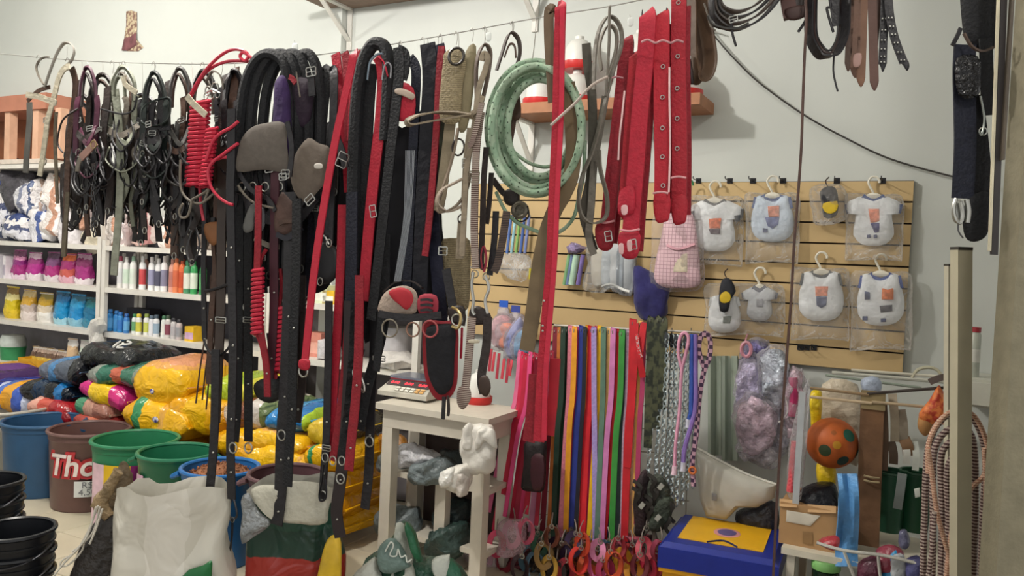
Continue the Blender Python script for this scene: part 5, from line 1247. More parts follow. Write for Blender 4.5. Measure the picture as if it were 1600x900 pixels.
b = MB(); p = A_ + ex * .38 + ey * .18; q = A_ + ex * .64 + ey * .18; mdd = (p + q) / 2 + ey * .1
b.tube([p + Vector((0, 0, .004)), mdd + Vector((0, 0, .006)), q + Vector((0, 0, .004))], .004, 6); put(b, 'lid_notch', M('141c50', .4), bx)
nf = ex.cross(Vector((0, 0, 1))).normalized()
if nf.y > 0: nf = -nf
b = MB(); b.puff([A_ + ex * (.5 + .13 * math.cos(2 * PI * i / 20)) + ey * .03 + Vector((0, 0, -.17 + .035 * math.sin(2 * PI * i / 20))) for i in range(20)], nf, .003); put(b, 'front_emblem', M('e8c870', .5), bx)
b = MB(); b.puff([A_ + ex * (.5 + .09 * math.cos(2 * PI * i / 20)) + ey * .025 + Vector((0, 0, -.17 + .022 * math.sin(2 * PI * i / 20))) + nf * .004 for i in range(20)], nf, .003); put(b, 'front_emblem', M('5a2a3a', .5), bx)

# wooden plank table / shelf the right-hand goods stand on
S7 = W.shift(.75)
z7 = S7(1260, 856).z
u0, u1 = (S7(1224, 850) - WP0).dot(EU), (S7(1480, 850) - WP0).dot(EU)
t = thing('low_shelf', 'pale low shelf board under the cardboard box', 'shelf', WU((u0 + u1) / 2, .6, 0), WROT)
b = MB(); b.wbox(u0, u1, .35, .80, z7 - .025, z7); put(b, 'board', CREAM, t)
for u in (u0 + .02, u1 - .05):
    for n in (.37, .75):
        b = MB(); b.wbox(u, u + .03, n, n + .03, 0, z7 - .0255); put(b, 'leg', CREAM, t)
ub0, ub1 = (S7(1217, 830) - WP0).dot(EU), (S7(1307, 830) - WP0).dot(EU); zb1 = S7(1260, 791).z
cb_ = thing('cardboard_box', 'brown cardboard box with a white label on the low shelf', 'box', WU((ub0 + ub1) / 2, .62, z7), WROT)
b = MB(); b.wbox(ub0, ub1, .48, .75, z7, zb1); put(b, 'carton', M('a9845a', .75, 0, .08, .1, 8), cb_)
for x0, x1, y0, y1 in ((1218, 1245, 787, 796), (1262, 1306, 796, 802)):
    b = MB(); b.sheet([[S7(x0, y0 - 8, -.02), S7(x1, y0 - 5, -.02)], [S7(x0, y0 + 4, .01), S7(x1, y0 + 6, .01)]], .003); put(b, 'flap', M('b8946a', .75, 0, .08), cb_)
b = MB(); b.puff([S7(x, y, .003) for x, y in [(1229, 797), (1282, 806), (1266, 822), (1228, 815)]], EN, .002); put(b, 'label', M('c8c0b0', .6, 0, .1), cb_)
b = MB(); b.puff([S7(x, y, .003) for x, y in [(1254, 830), (1270, 832), (1270, 852), (1254, 849)]], EN, .001); put(b, 'tape', M('8a6a44', .5), cb_)
b = MB(); b.puff(catmull([S7(x, y, -.12) for x, y in [(1246, 770), (1265, 757), (1290, 755), (1306, 762), (1308, 800), (1248, 792)]], 3, True), EN, .08, .8, .5, 3); solo(b, 'black_bag', M('15171e', .4, 0, .3, .6), 'black bag stuffed in the cardboard box', 'bag')
# hanging goods in front: ball, yellow bag, red straw pack
S6 = W.shift(.62)
t = thing('toy_ball', 'orange rubber ball with dark green spots', 'ball', S6(1300, 730), 0)
c, R = S6(1300, 692), 39 * S6.mpp(1300, 692)
b = MB(); b.lathe(c, [(R * math.sin(PI * i / 20), -R * math.cos(PI * i / 20)) for i in range(21)], 28); put(b, 'ball', M('a8521e', .55, 0, .3, 0, 14), t)
for dx, dy, rr, hx in ((.35, .45, .26, '1f5a4a'), (-.6, -.15, .24, '2a3a20'), (.1, -.55, .24, '1a3430'), (-.25, .55, .1, '8a4a18'), (.8, -.3, .2, '1f4a3a'), (-.2, .1, .16, 'b0801c')):
    d = (-FWD * math.sqrt(max(.05, 1 - dx * dx - dy * dy)) + RGT * dx + UPV * dy).normalized()
    a = d.orthogonal().normalized(); e = d.cross(a)
    b = MB(); b.add([c + (d * math.cos(f) + (a * math.cos(g) + e * math.sin(g)) * math.sin(f)) * R * 1.012 for f in (rr * .02, rr * .5, rr) for g in [2 * PI * i / 16 for i in range(16)]],
                    [(i, (i + 1) % 16, 16 + (i + 1) % 16, 16 + i) for i in range(16)] + [(16 + i, 16 + (i + 1) % 16, 32 + (i + 1) % 16, 32 + i) for i in range(16)]); put(b, 'spot', M(hx, .5), t)
for nm, wd, pts, hx, off in [('yellow_bag', 'yellow plastic pack hanging above the ball', [(1268, 610), (1284, 612), (1284, 640), (1280, 668), (1268, 668), (1266, 640)], 'd4b81c', .55), ('yellow_bag', 'yellow plastic pack showing below the ball', [(1276, 725), (1302, 725), (1306, 758), (1292, 762), (1278, 756)], 'd8b81e', .55),
                             ('clear_pack', 'clear pack of beige goods hanging behind the ball', [(1285, 600), (1340, 602), (1345, 680), (1340, 730), (1290, 680)], 'b8ac98', .45), ('clear_pack', 'clear pack with blue print under the slats', [(1346, 592), (1372, 590), (1376, 612), (1350, 614)], 'a8b4c8', .4)]:
    b = MB(); b.puff(catmull([W(x, y, off) for x, y in pts], 3, True), EN, .03, .5, .5, len(wd)); b.jitter(.006, 22, 3); solo(b, nm, M(hx, .35, 0, .15, .6), wd, 'pack', sharp=60)
t = thing('straw_pack', 'clear narrow pack of red and white sticks left of the ball', 'pack', S6(1236, 772, .1), WROT)
b = MB(); b.tube([S6(1243, 690, .1), S6(1235, 768, .1)], .016, 8); put(b, 'red_stick', M('c02838', .4, 0, .2, 0, 60, kind='stripe', h2='d86a70'), t)
b = MB(); b.beam(S6(1254, 612, .12), S6(1243, 790, .12), EU * .012, EN * .004); put(b, 'clear_sleeve', M('a8acb0', .25, 0, .1), t)
b = MB(); b.puff(catmull([S6(x, y, .09) for x, y in [(1234, 686), (1258, 600), (1266, 612), (1252, 780), (1230, 772)]], 2, True), EN, .03, .5, .4, 3); put(b, 'clear_bag', FILM('e8e8ec', .14), t, sharp=60)
# horizontal sticks (dowels) and the white rails behind them
for i, (a, b2, hx, r_, wd) in enumerate([((1266, 606), (1358, 617), '8a7458', .006, 'short brown cane stick tied to the post'), ((1266, 620), (1362, 630), 'b8a488', .006, 'pale cane stick passing left of the wooden post'), ((1355, 615), (1498, 604), '3c3430', .006, 'dark rod rising to the right post'),
                                         ((1362, 628), (1496, 640), 'a89478', .006, 'pale cane stick passing right of the wooden post'), ((1300, 582), (1492, 598), 'b8b8ac', .008, 'upper white rail under the slatted panel'), ((1330, 578), (1492, 590), 'c8c4b4', .006, 'thin cream rail next to the white one'), ((1290, 586), (1440, 606), '8a9488', .006, 'grey green rail below the white one')]):
    pl = W.shift(.66 if i < 4 else .3); b = MB(); b.tube([pl(*a), pl(*b2)], r_, 7); solo(b, 'cane_stick' if i < 4 else 'rail', M(hx, .5, 0, .1), wd, 'stick' if i < 4 else 'rail')
b = MB(); pl = W.shift(.3); b.tube([pl(1425, 590), pl(1434, 578), pl(1450, 574), pl(1464, 578), pl(1472, 588)], .007, 6); solo(b, 'wire_arch', M('b8b49c', .5), 'cream wire arch beside the right posts', 'wire')
# wooden post, hanging paper strips
t = thing('wooden_post', 'weathered brown wooden post standing in the right clutter', 'post', W(1362, 852, .66), WROT)
b = MB(); b.beam(W(1364, 612, .64), W(1355, 852, .64), EU * .042, EN * .012); put(b, 'board', M('6e5038', .8, 0, .35, .3, 7), t)
b = MB(); b.beam(W(1365, 611, .655), W(1364, 640, .655), EU * .043, EN * .004); put(b, 'top_wrap', M('8a7a58', .7, 0, .2), t)
for y in (743, 750):
    b = MB(); b.tube([W(1350, y, .66), W(1362, y + 3, .67), W(1374, y + 4, .66)], .004, 5); put(b, 'tie', M('9a8a6a', .6), t)
for i, (x0, x1, y0, y1, hx, wd) in enumerate([(1377, 1386, 630, 735, '6a5444', 'dark brown leather strip next to the wooden post'), (1390, 1402, 615, 690, 'a89c88', 'cream ribbon tied on the dark rod'), (1388, 1400, 690, 725, '5a4a3c', 'dark folded leather piece below the cream ribbon'), (1404, 1416, 640, 690, '8e8474', 'grey paper strip hanging right of the ribbon'),
                                              (1408, 1424, 684, 712, '7a5c40', 'brown leather bow on the hanging strips'), (1410, 1420, 690, 725, 'c8c8c0', 'white paper strip below the brown bow'), (1425, 1434, 690, 735, 'c4c8c0', 'second white paper strip near the rope')]):
    b = MB(); b.ribbon([W(x0 + 4, y0, .6), W((x0 + x1) / 2 + 2, (y0 + y1) / 2, .61), W(x1 - 4, y1, .6)], (x1 - x0) * .0013, .003, EN); solo(b, 'hanging_strip', M(hx, .7, 0, .2), wd, 'strip', 'strips hanging by the wooden post')
t = thing('net_bag', 'orange red net bag of onions tied on the dark rod', 'net bag', W(1465, 690, .66), WROT)
b = MB(); b.puff(catmull([W(x, y, .66) for x, y in [(1466, 602), (1474, 612), (1482, 632), (1480, 660), (1460, 664), (1440, 660), (1436, 645), (1452, 625)]], 3, True), EN, .035, .6, .4, 2); put(b, 'net', M('b8402c', .5, 0, .3, .3, 30, kind='blotch', h2='c8703a'), t)
b = MB(); b.puff(catmull([W(x, y, .65) for x, y in [(1437, 648), (1452, 640), (1458, 665), (1446, 682), (1434, 668)]], 3, True), EN, .03, .6, .2); put(b, 'content', M('a87a4a', .7, 0, .2), t)
b = MB(); b.ribbon([W(1452, 597, .67), W(1470, 590, .68), W(1486, 588, .67)], .012, .004, EN); put(b, 'knot', M('5a4e4a', .6), t)
# blue plastic, green buckets
b = MB(); rows = []
for j in range(12):
    f = j / 11; y = 740 + 145 * f; off = .82 + .03 * math.sin(f * 6)
    rows.append([W(1308 + 3 * math.sin(f * 5) + (30 + 6 * f) * q / 4, y, off + .012 * math.sin(q * 2 + f * 4)) for q in range(5)])
b.sheet(rows, .006); solo(b, 'blue_plastic', M('5a92c8', .35, 0, .2, .4), 'light blue plastic strip hanging below the ball', 'plastic sheet')
for i, (x, y, hx, wd, off) in enumerate([(1388, 785, '26503c', 'dark green bucket behind the wooden post', .5), (1428, 780, '1c4a32', 'bright green bucket partly behind the rope', .48)]):
    c = W(x, 828, off); k = W.mpp(x, y, off); Rr = 24 * k
    t = thing('green_bucket', wd, 'bucket', c, 0, 'green buckets on the low shelf')
    h = 92 * k
    b = MB(); b.lathe((0, 0, 0), [(0, 0), (Rr * .8, 0), (Rr, h), (Rr * 1.05, h), (Rr * 1.05, h - .012), (Rr * .94, h - .012), (Rr * .76, .01), (0, .01)], 28); put(b, 'body', M(hx, .4, 0, .1), t, local=True)
    b = MB(); b.torus((0, 0, h), Rr * 1.03, .005, (0, 0, 1), n=28); put(b, 'rim', M(hx, .4), t, local=True)
b = MB(); b.ribbon([W(1410, 740, .64), W(1406, 770, .65), W(1402, 795, .64)], .016, .003, EN); solo(b, 'grey_strap', M('6e7472', .4), 'grey shiny strap hanging in front of the green buckets', 'strap')
b = MB(); b.puff([W(x, y, .64) for x, y in [(1428, 764), (1437, 762), (1438, 776), (1430, 778)]], EN, .004); solo(b, 'price_tag', M('c8ccc4', .6), 'white tag on the bright green bucket', 'tag')
# wire basket with packets and jar in the lower right corner
BK = W.shift(.95)
t = thing('wire_basket', 'white wire basket with coloured packets in the lower right corner', 'basket', BK(1370, 900), WROT)
for ln in ([(1276, 848), (1318, 860), (1380, 868), (1440, 882)], [(1318, 860), (1326, 880), (1336, 905)], [(1372, 868), (1374, 890), (1376, 905)], [(1440, 882), (1436, 905)], [(1318, 905), (1380, 910), (1440, 915)]):
    b = MB(); b.tube([BK(x, y, .03) for x, y in ln], .006, 6); put(b, 'wire', M('b8b6ae', .4), t)
for i, (pts, hx, wd) in enumerate([([(1280, 846), (1300, 838), (1312, 842), (1310, 856), (1290, 854)], 'a83840', 'red packet tucked behind the wire basket'), ([(1370, 862), (1390, 852), (1412, 860), (1408, 890), (1376, 892)], '8a3848', 'wine red packet inside the wire basket'), ([(1376, 885), (1400, 856), (1408, 880), (1404, 915), (1374, 920)], '2a84b4', 'bright blue packet inside the wire basket'),
                                   ([(1392, 870), (1412, 868), (1416, 915), (1392, 918)], 'b8bcc0', 'white packet inside the wire basket'), ([(1340, 880), (1372, 870), (1376, 915), (1342, 915)], '5a2a3c', 'dark wine packet low in the wire basket'), ([(1415, 875), (1440, 870), (1445, 915), (1418, 915)], '4a4a78', 'indigo packet at the right of the basket'),
                                   ([(1404, 830), (1418, 828), (1420, 852), (1406, 852)], '5a5a74', 'slate violet packet standing on the low shelf')]):
    b = MB(); b.puff(catmull([BK(x, y, -.03 + .008 * i) for x, y in pts], 3, True), EN, .03, .8, .6, i); b.jitter(.008, 22, i); solo(b, 'packet', M(hx, .3, 0, .25, .6), wd, 'packet', 'packets in the wire basket', sharp=60)
c = HZ(1291, 878, .40); R = 22 * (c - CAM).dot(FWD) / FPX
t = thing('jar', 'dark green jar with a pale green lid at the bottom right', 'jar', c - Vector((0, 0, .15)), 0)
b = MB(); b.lathe((0, 0, 0), [(0, 0), (R * .9, 0), (R * .92, .12), (R * .8, .125), (0, .125)], 24); put(b, 'glass', M('16281a', .25), t, local=True)
b = MB(); b.lathe((0, 0, 0), [(R * .98, .125), (R, .13), (R, .15), (R * .9, .158), (0, .16)], 24); put(b, 'lid', M('7ab068', .4), t, local=True)
b = MB(); c2 = c - Vector((0, 0, .151)); b.box(c2.x - .35, c2.x + .2, c2.y - .1, c2.y + .12, 0, c2.z); solo(b, 'crate', M('3a3230', .7, 0, .2), 'dark crate under the green lidded jar', 'crate')
# two beige square posts, cabinet and jar behind
POST = M('a8a28c', .5, 0, .06)
pp = DP(2.05)
t = thing('metal_post', 'tall beige square post with a dark cap, nearest at right', 'post', Vector((pp(1500, 900).x, 2.05, 0)))
a, b2 = pp(1502, 391), pp(1499, 1330)
b = MB(); b.beam(a, b2, Vector((.0185, 0, 0)), Vector((0, .0185, 0))); put(b, 'tube', POST, t)
b = MB(); b.box(a.x - .0185, a.x + .0185, 2.03, 2.07, a.z, a.z + .008); put(b, 'cap', M('2a2620', .6), t)
pp = DP(2.3)
t = thing('metal_post', 'shorter pale post just left of the tall beige one', 'post', Vector((pp(1485, 900).x, 2.3, 0)))
a = pp(1485, 416); b = MB(); b.beam(a, pp(1482, 1230), Vector((.012, 0, 0)), Vector((0, .012, 0))); put(b, 'tube', M('b0ab98', .5, 0, .06), t)
b = MB(); b.box(a.x - .012, a.x + .012, 2.286, 2.314, a.z, a.z + .006); put(b, 'cap', M('2a2620', .6), t)
b = MB(); p0_, p1_ = W(1512, 592, .3), W(1560, 640, .3); uu = (p0_ - WP0).dot(EU)
t = thing('wall_cabinet', 'small white cabinet glimpsed behind the tall post', 'cabinet', WU(uu + .15, .15, p1_.z), WROT)
b.wbox(uu, uu + .5, .004, .3, p1_.z, p0_.z); put(b, 'carcass', M('c0c0b4', .5, 0, .05), t)
b = MB(); b.wbox(uu + .01, uu + .49, .3005, .312, p1_.z + .01, p0_.z - .01); put(b, 'door', M('c8c8bc', .5, 0, .05), t)
c = WU((W(1521, 580, .2) - WP0).dot(EU), .2, p0_.z)
k = W.mpp(1521, 560, .2)
t = thing('jar', 'slim jar with a red lid on the white cabinet', 'jar', c, 0)
h = 78 * k
b = MB(); b.lathe((0, 0, 0), [(0, 0), (8 * k, 0), (8 * k, h * .85), (6 * k, h * .9), (0, h * .9)], 16); put(b, 'glass', M('a8aca0', .3), t, local=True)
b = MB(); b.lathe((0, 0, 0), [(7 * k, h * .9), (7.2 * k, h), (0, h)], 16); put(b, 'lid', M('9a3038', .4), t, local=True)
b = MB(); b.lathe((0, 0, 0), [(8.1 * k, h * .3), (8.3 * k, h * .31), (8.3 * k, h * .55), (8.1 * k, h * .56)], 16); put(b, 'label_band', M('d0d0c8', .5), t, local=True)
# braided rope hank hung on a nail behind the posts
RP = DP(2.16)
t = thing('rope_hank', 'hank of brown and white braided rope hung at the right post', 'rope', RP(1495, 900))
ROPE = M('4c3232', .7, 0, .15, .3, 34, kind='stripe', h2='a3948a')
ROPE2 = M('a87a64', .7, 0, .15, .3, 45, kind='stripe', h2='c8a890')
for i, (ln, r_, mt) in enumerate([([(1442, 915), (1444, 820), (1448, 720), (1456, 680), (1472, 655), (1492, 645), (1515, 650), (1532, 675), (1540, 720), (1536, 800), (1532, 915)], 5.0, ROPE),
                                  ([(1456, 915), (1458, 820), (1458, 720), (1468, 685), (1490, 668), (1512, 672), (1522, 700), (1524, 780), (1520, 915)], 5.0, ROPE), ([(1470, 915), (1472, 800), (1470, 720), (1480, 695), (1498, 690), (1510, 715), (1512, 800), (1510, 915)], 5.0, ROPE),
                                  ([(1478, 915), (1482, 820), (1480, 740), (1488, 715)], 5.0, ROPE),
                                  ([(1450, 740), (1452, 690), (1470, 656), (1494, 641), (1520, 648), (1538, 680), (1546, 720), (1536, 745), (1518, 762), (1496, 800), (1484, 850), (1478, 915)], 3.6, ROPE2), ([(1450, 700), (1456, 740), (1464, 800), (1476, 845), (1486, 880), (1492, 915)], 3.6, ROPE2),
                                  ([(1538, 700), (1540, 760), (1538, 840), (1534, 915)], 3.2, ROPE2), ([(1448, 915), (1456, 860), (1460, 800)], 3.6, ROPE)]):
    b = MB(); k = RP.mpp(1490, 760); p = catmull([RP(x, y, .015 * (i - 3)) for x, y in ln], 8)
    b.tube(p, r_ * k, 8, smooth=False); put(b, 'rope', mt, t)
# wall cable
t = thing('wall_cable', 'thin black cable running diagonally down across the right wall', 'cable', W(1300, 200, .02), WROT)
b = MB(); b.tube([W(x, y, .03) for x, y in [(1060, -30), (1110, 48), (1160, 105), (1200, 140), (1260, 182), (1320, 215), (1390, 248), (1485, 275), (1560, 292)]], .0045, 6); put(b, 'cable', M('3e3c3a', .5), t)
b = MB(); b.tube([W(x, y, .015) for x, y in [(1060, 46), (1108, 47), (1118, 50), (1134, 55)]], .003, 5); put(b, 'clip', M('9a9a92', .5), t)

# ------------------------------------------------------------------ the wire and the tack that hangs from it
wire_px = [(-60, 78), (0, 84), (90, 92), (170, 97), (300, 100), (400, 97), (540, 80), (620, 68), (700, 54), (760, 43), (850, 26), (940, 12), (1020, -4), (1120, -26), (1300, -70), (1500, -125), (1640, -160)]
t = thing('hanging_wire', 'thin steel wire stretched across the shop to hang the tack', 'wire', V(540, 80, 0), VROT)
b = MB(); b.tube([V(x, y) for x, y in wire_px], .0016, 5); put(b, 'strand', M('a8a6a0', .35, .6), t)
for x, y in ((60, 88), (105, 93), (175, 97), (193, 98), (240, 99), (316, 100), (345, 100), (625, 67), (660, 61), (688, 56), (712, 52), (737, 47), (757, 44), (800, 36)):
    b = MB(); b.tube([V(x - 3, y + 3, .004), V(x, y - 3, .006), V(x + 3, y + 4, .004), V(x + 1, y + 18, .004)], .0012, 4); put(b, 'wire_twist', M('a8a6a0', .35, .6), t)

LB, LDB, LBR, LGR, LTA = M('1d1b1f', .45, 0, .25, .15, 30), M('2b2220', .5, 0, .25, .2, 30), M('4a352b', .55, 0, .25, .2, 30), M('6d665c', .6, 0, .2, .2, 30), M('8c7f6c', .6, 0, .2, .2, 30)
NYB, NYN = M('15161a', .75, 0, .2, .3, 60), M('171a28', .75, 0, .2, .3, 60)
REDN, REDD, REDS = M('a51a2f', .65, 0, .12, .2, 60), M('861524', .65, 0, .15, .2, 60), M('b8203a', .5, 0, .1, .1, 40)
CRM, SAGE, OLV = M('b8b09c', .6, 0, .15, .2, 30), M('8c8f80', .65, 0, .2, .2, 30), M('5c5344', .65, 0, .2, .2, 30)
WEAVE = M('96886a', .85, 0, .15, .5, 60, kind='stripe', h2='7c7058')
class Hang:
    """one thing hanging from the wire; its parts are drawn as photo-pixel polylines lying on the hanging plane"""
    def __init__(s, name, label, cat, px, py, group=None, pl=None):
        s.pl = pl or V; s.t = thing(name, label, cat, s.pl(px, py), VROT, group); s.n = s.pl.n
    def _p(s, q, off): return s.pl(q[0], q[1], off + (q[2] if len(q) > 2 else 0))
    def s(s_, pts, w, mat, off=0.0, mode='f', th=.0022, name='strap', tilt=.45, closed=False, sub=5):
        k = s_.pl.mpp(pts[0][0], pts[0][1], off)
        b = MB(); b.ribbon([s_._p(q, off) for q in pts], w * k / 2, th, s_.n, mode, closed, sub, tilt); s_.last = put(b, name, mat, s_.t); return s_
    def c(s_, pts, w, mat, off=0.0, name='cord', n=7, closed=False, sub=5):
        k = s_.pl.mpp(pts[0][0], pts[0][1], off)
        b = MB(); b.tube([s_._p(q, off) for q in pts], w * k / 2, n, closed, sub); put(b, name, mat, s_.t); return s_
    def r(s_, x, y, R, mat=STEEL, off=.01, sx=1.0, th=.16, rot=0.0):
        k = s_.pl.mpp(x, y, off); b = MB(); b.torus(s_.pl(x, y, off), R * k, R * k * th, s_.n, sx=sx, n=16, rot=rot); put(b, 'ring', mat, s_.t); return s_
    def b(s_, x, y, w, h, ang=0.0, off=.012, mat=STEEL):
        k = s_.pl.mpp(x, y, off); c = s_.pl(x, y, off); ca, sa = math.cos(ang), math.sin(ang)
        q = [(-w / 2, -h / 2), (w / 2, -h / 2), (w / 2, h / 2), (-w / 2, h / 2)]
        X, Y = VU, Vector((0, 0, 1)); f = lambda a, e: c + (X * (a * ca - e * sa) + Y * (a * sa + e * ca)) * k
        b = MB(); ps = []
        for i in range(4):
            a, e = q[i], q[(i + 1) % 4]
            ps += [f(a[0] * .98, a[1] * .98), f(a[0] * .5 + e[0] * .5, a[1] * .5 + e[1] * .5)]
        b.tube(ps, 1.0 * k, 5, True, 3); b.tube([f(-w / 2, 0), f(w / 2, 0)], .8 * k, 5); put(b, 'buckle', mat, s_.t); return s_
    def p(s_, pts, d, mat, off=0.0, name='panel', nz=.15, seed=0, sub=3):
        k = s_.pl.mpp(pts[0][0], pts[0][1], off)
        b = MB(); b.puff(catmull([s_._p(q, off) for q in pts], sub, True), s_.n, d * k, .6, nz, seed); put(b, name, mat, s_.t, sharp=50); return s_
    def hook(s_, x, y, y2):
        b = MB(); b.tube([s_.pl(x, y, 0), s_.pl(x + 1, (y + y2) / 2, .002), s_.pl(x, y2, .0)], .0012, 4); put(b, 'hook', M('a8a6a0', .35, .6), s_.t); return s_
    def studs(s_, pts, r, mat=STEEL, off=.006):
        b = MB()
        for x, y in pts:
            k = s_.pl.mpp(x, y, off); b.puff([s_.pl(x + r * math.cos(2 * PI * i / 8), y + r * math.sin(2 * PI * i / 8), off) for i in range(8)], s_.n, r * k * .7)
        put(b, 'studs', mat, s_.t); return s_
    def eyelets(s_, pts, r, off=.008):
        for x, y in pts:
            k = s_.pl.mpp(x, y, off); b = MB(); b.torus(s_.pl(x, y, off), r * k, r * k * .3, s_.n, n=12, k=5); put(b, 'eyelet', STEEL, s_.t)
        return s_

def bridle(label, cx, top, w, cheek, bot, m1, m2, seed, off=0.0, group='bridles hanging at the left', wire_y=97):
    """a bridle: crown arch, browband, cheek straps, noseband, throat lash, reins, rings and buckles"""
    r = random.Random(seed); h = Hang('bridle', label, 'bridle', cx, bot, group)
    u = lambda a: r.uniform(-a, a); L, R = cx - w / 2, cx + w / 2
    sw_ = 11 + r.random() * 4
    h.hook(cx, wire_y, top - 1)
    h.s([(L + u(3), top + 52), (L + 3, top + 24), (cx - w * .2, top + 5), (cx, top), (cx + w * .2, top + 5), (R - 3, top + 24), (R + u(3), top + 52)], sw_, m1, off, 'e', tilt=1.0, th=.004)
    h.s([(L + 5, top + 60), (L + 7, top + 30), (cx - 2, top + 9), (R - 7, top + 32), (R - 5, top + 66)], sw_ * .8, m2, off - .03, 'e', tilt=.95, th=.004)
    for x, m_ in ((L, m1), (R, m1), (cx + u(5), m2)):
        e = cheek + u(16)
        h.s([(x, top + 44, 0), (x + u(4), (top + cheek) / 2, .01), (x + u(5), e, 0)], sw_ * .85, m_, off + u(.02))
        h.b(x + u(3), top + 70 + r.random() * 50, sw_ * 1.1, 7, u(.3), off + .02)
        h.r(x + u(4), e, 4.5 + r.random() * 2, STEEL, off + .015, .9)
    h.s([(L - 3, cheek - 28), (cx - 4, cheek - 18, .03), (R + 4, cheek - 34)], sw_ * .8, m2, off + .02)
    h.s([(L, cheek), (L - 5, cheek + 22), (cx, cheek + 36 + u(8), .03), (R + 5, cheek + 18), (R, cheek - 4)], sw_ * .75, m1, off + .03, 'e', tilt=.9)
    h.s([(L + 2, top + 95), (cx + u(6), top + 118, .04), (R - 2, top + 90)], sw_ * .6, m1, off + .02)
    for i in range(7):
        x = cx + u(w * .75); y0 = top + 60 + r.random() * 60; y1 = min(bot, cheek + 90) - r.random() * 60
        h.s([(x, y0), (x + u(8), (y0 + y1) / 2, .02), (x + u(8), y1)], 7 + r.random() * 7, r.choice([m1, LB, LDB, LB, LDB]), off + u(.05) - .02)
    for i in range(5):
        x = cx + u(w * .6); y0 = cheek + u(18); y1 = bot - r.random() * 70
        h.s([(x, y0), (x + u(10), (y0 * 2 + y1) / 3, .02), (x + u(10), (y0 + 2 * y1) / 3, .01), (x + u(8), y1)], 5 + r.random() * 4, r.choice([m1, m2, LB, LDB]), off + u(.03))
        if i < 3: h.r(x + u(5), y1 - 10, 4.5, STEEL, off + .02, .7)
    for i in range(4):
        x, y = cx + u(w * .5), cheek + 20 + u(45)
        h.c([(x - 10, y - 20), (x - 14, y + 4, .02), (x, y + 22, .03), (x + 12, y + 4, .02), (x + 8, y - 18)], 3.2, LB, off + .03)
    return h

# ---- leftmost halter, light grey and cream
h = Hang('halter', 'light grey and cream halter at the far left end of the wire', 'halter', 75, 260)
h.hook(104, 93, 67)
h.s([(70, 136), (78, 112), (88, 86), (97, 71), (104, 67), (112, 70), (116, 80), (113, 92), (107, 100)], 9, M('97928a', .6, 0, .15), .02, 'e', tilt=.7)
h.s([(76, 89), (64, 92), (57, 104), (60, 118), (68, 132)], 4, LGR, .0, 'e')
h.s([(109, 103), (100, 108), (92, 122), (86, 145), (80, 168), (74, 190), (71, 215), (66, 250), (62, 275)], 10, CRM, .03)
h.s([(41, 148), (60, 151), (74, 156), (88, 161)], 9, CRM, .05)
h.s([(46, 160), (46, 190), (43, 225), (40, 270)], 11, M('5c5a55', .6, 0, .2), .02).s([(43, 158), (60, 142), (78, 136)], 6, LBR, .01)
h.s([(112, 106), (118, 130), (114, 175), (108, 220), (104, 300), (100, 400)], 11, LBR, .0)
h.s([(88, 175), (86, 215), (88, 270), (90, 318)], 6, OLV, .04).c([(122, 170), (100, 185), (92, 205), (90, 225), (98, 238)], 3, LDB, .05)
h.b(73, 188, 12, 8).r(68, 252, 6).s([(106, 300), (103, 345), (99, 402)], 8, OLV, .02)
# ---- bridles
bridle('wine and purple bridle, second thing along the wire', 137, 107, 28, 235, 370, M('4a2034', .5, 0, .25, .2), LDB, 3, .02)
bridle('black and brown bridle with a beaded bit strap', 160, 118, 44, 250, 380, LDB, LBR, 5, -.03)
bridle('grey sage bridle with broad pale straps', 192, 106, 42, 230, 360, SAGE, LGR, 8, .0)
bridle('dark green black bridle with a wide noseband loop', 241, 115, 34, 240, 340, M('1c2422', .5, 0, .25, .2), LB, 11, .03)
bridle('charcoal bridle with brown side straps left of the red coil', 281, 108, 34, 255, 390, M('3c3a38', .55, 0, .2, .2), LBR, 14, .02)
bridle('black bridle half hidden behind the red coil cord', 318, 112, 40, 270, 400, LB, LGR, 17, -.05)
bridle('black thin bridle between the red coil and the padded headcollars', 366, 112, 32, 250, 400, LB, LB, 20, .0)
bridle('tangled black bridle low behind the first straps', 222, 150, 60, 290, 385, LB, LDB, 23, -.09)
bridle('dark tangled bridle low under the red coil', 300, 190, 60, 320, 410, LB, LDB, 26, -.09)
bridle('dark brown bridle sunk behind the wine one', 128, 150, 40, 280, 390, LDB, LB, 29, -.09)
CL = [(108, 215, 118, 350), (120, 160, 124, 330), (146, 160, 150, 350), (166, 170, 168, 330), (205, 170, 204, 350), (215, 190, 220, 380), (228, 190, 226, 360), (252, 180, 248, 350), (262, 160, 262, 330), (276, 240, 272, 400), (290, 260, 286, 390), (302, 300, 300, 410), (344, 170, 342, 330), (352, 150, 350, 380), (366, 140, 362, 330)]
for i, (x0, y0, x1, y1) in enumerate(CL):
    h = Hang('tack_strap', 'dark leather strap in the left tangle, number %s from the left' % ['one', 'two', 'three', 'four', 'five', 'six', 'seven', 'eight', 'nine', 'ten', 'eleven', 'twelve', 'thirteen', 'fourteen', 'fifteen'][i], 'strap', x1, y1, 'dark straps in the left tangle')
    e = R_.uniform(-8, 8); m_ = (LB, LDB, LB, LDB, LBR)[i % 5]; o_ = -.06 + .03 * (i % 4)
    h.s([(x0 + 2, y0 - 34, -.02), (x0, y0), (x0 + e, (y0 * 2 + y1) / 3), (x1 - e, (y0 + y1 * 2) / 3), (x1, y1)], 11 + (i * 5) % 6, m_, o_).s([(x0 - 3, y0 + 60), (x0 - 10, y0 + 90, .02), (x1, y0 + 112, .03), (x1 + 12, y0 + 84, .02), (x1 + 6, y0 + 56)], 6, LB, o_ + .03, 'e', tilt=.9).r(x1, y1, 5, STEEL, o_ + .01, .8)
h = Hang('halter', 'pale sage halter strap hanging straight between two bridles', 'halter', 184, 400)
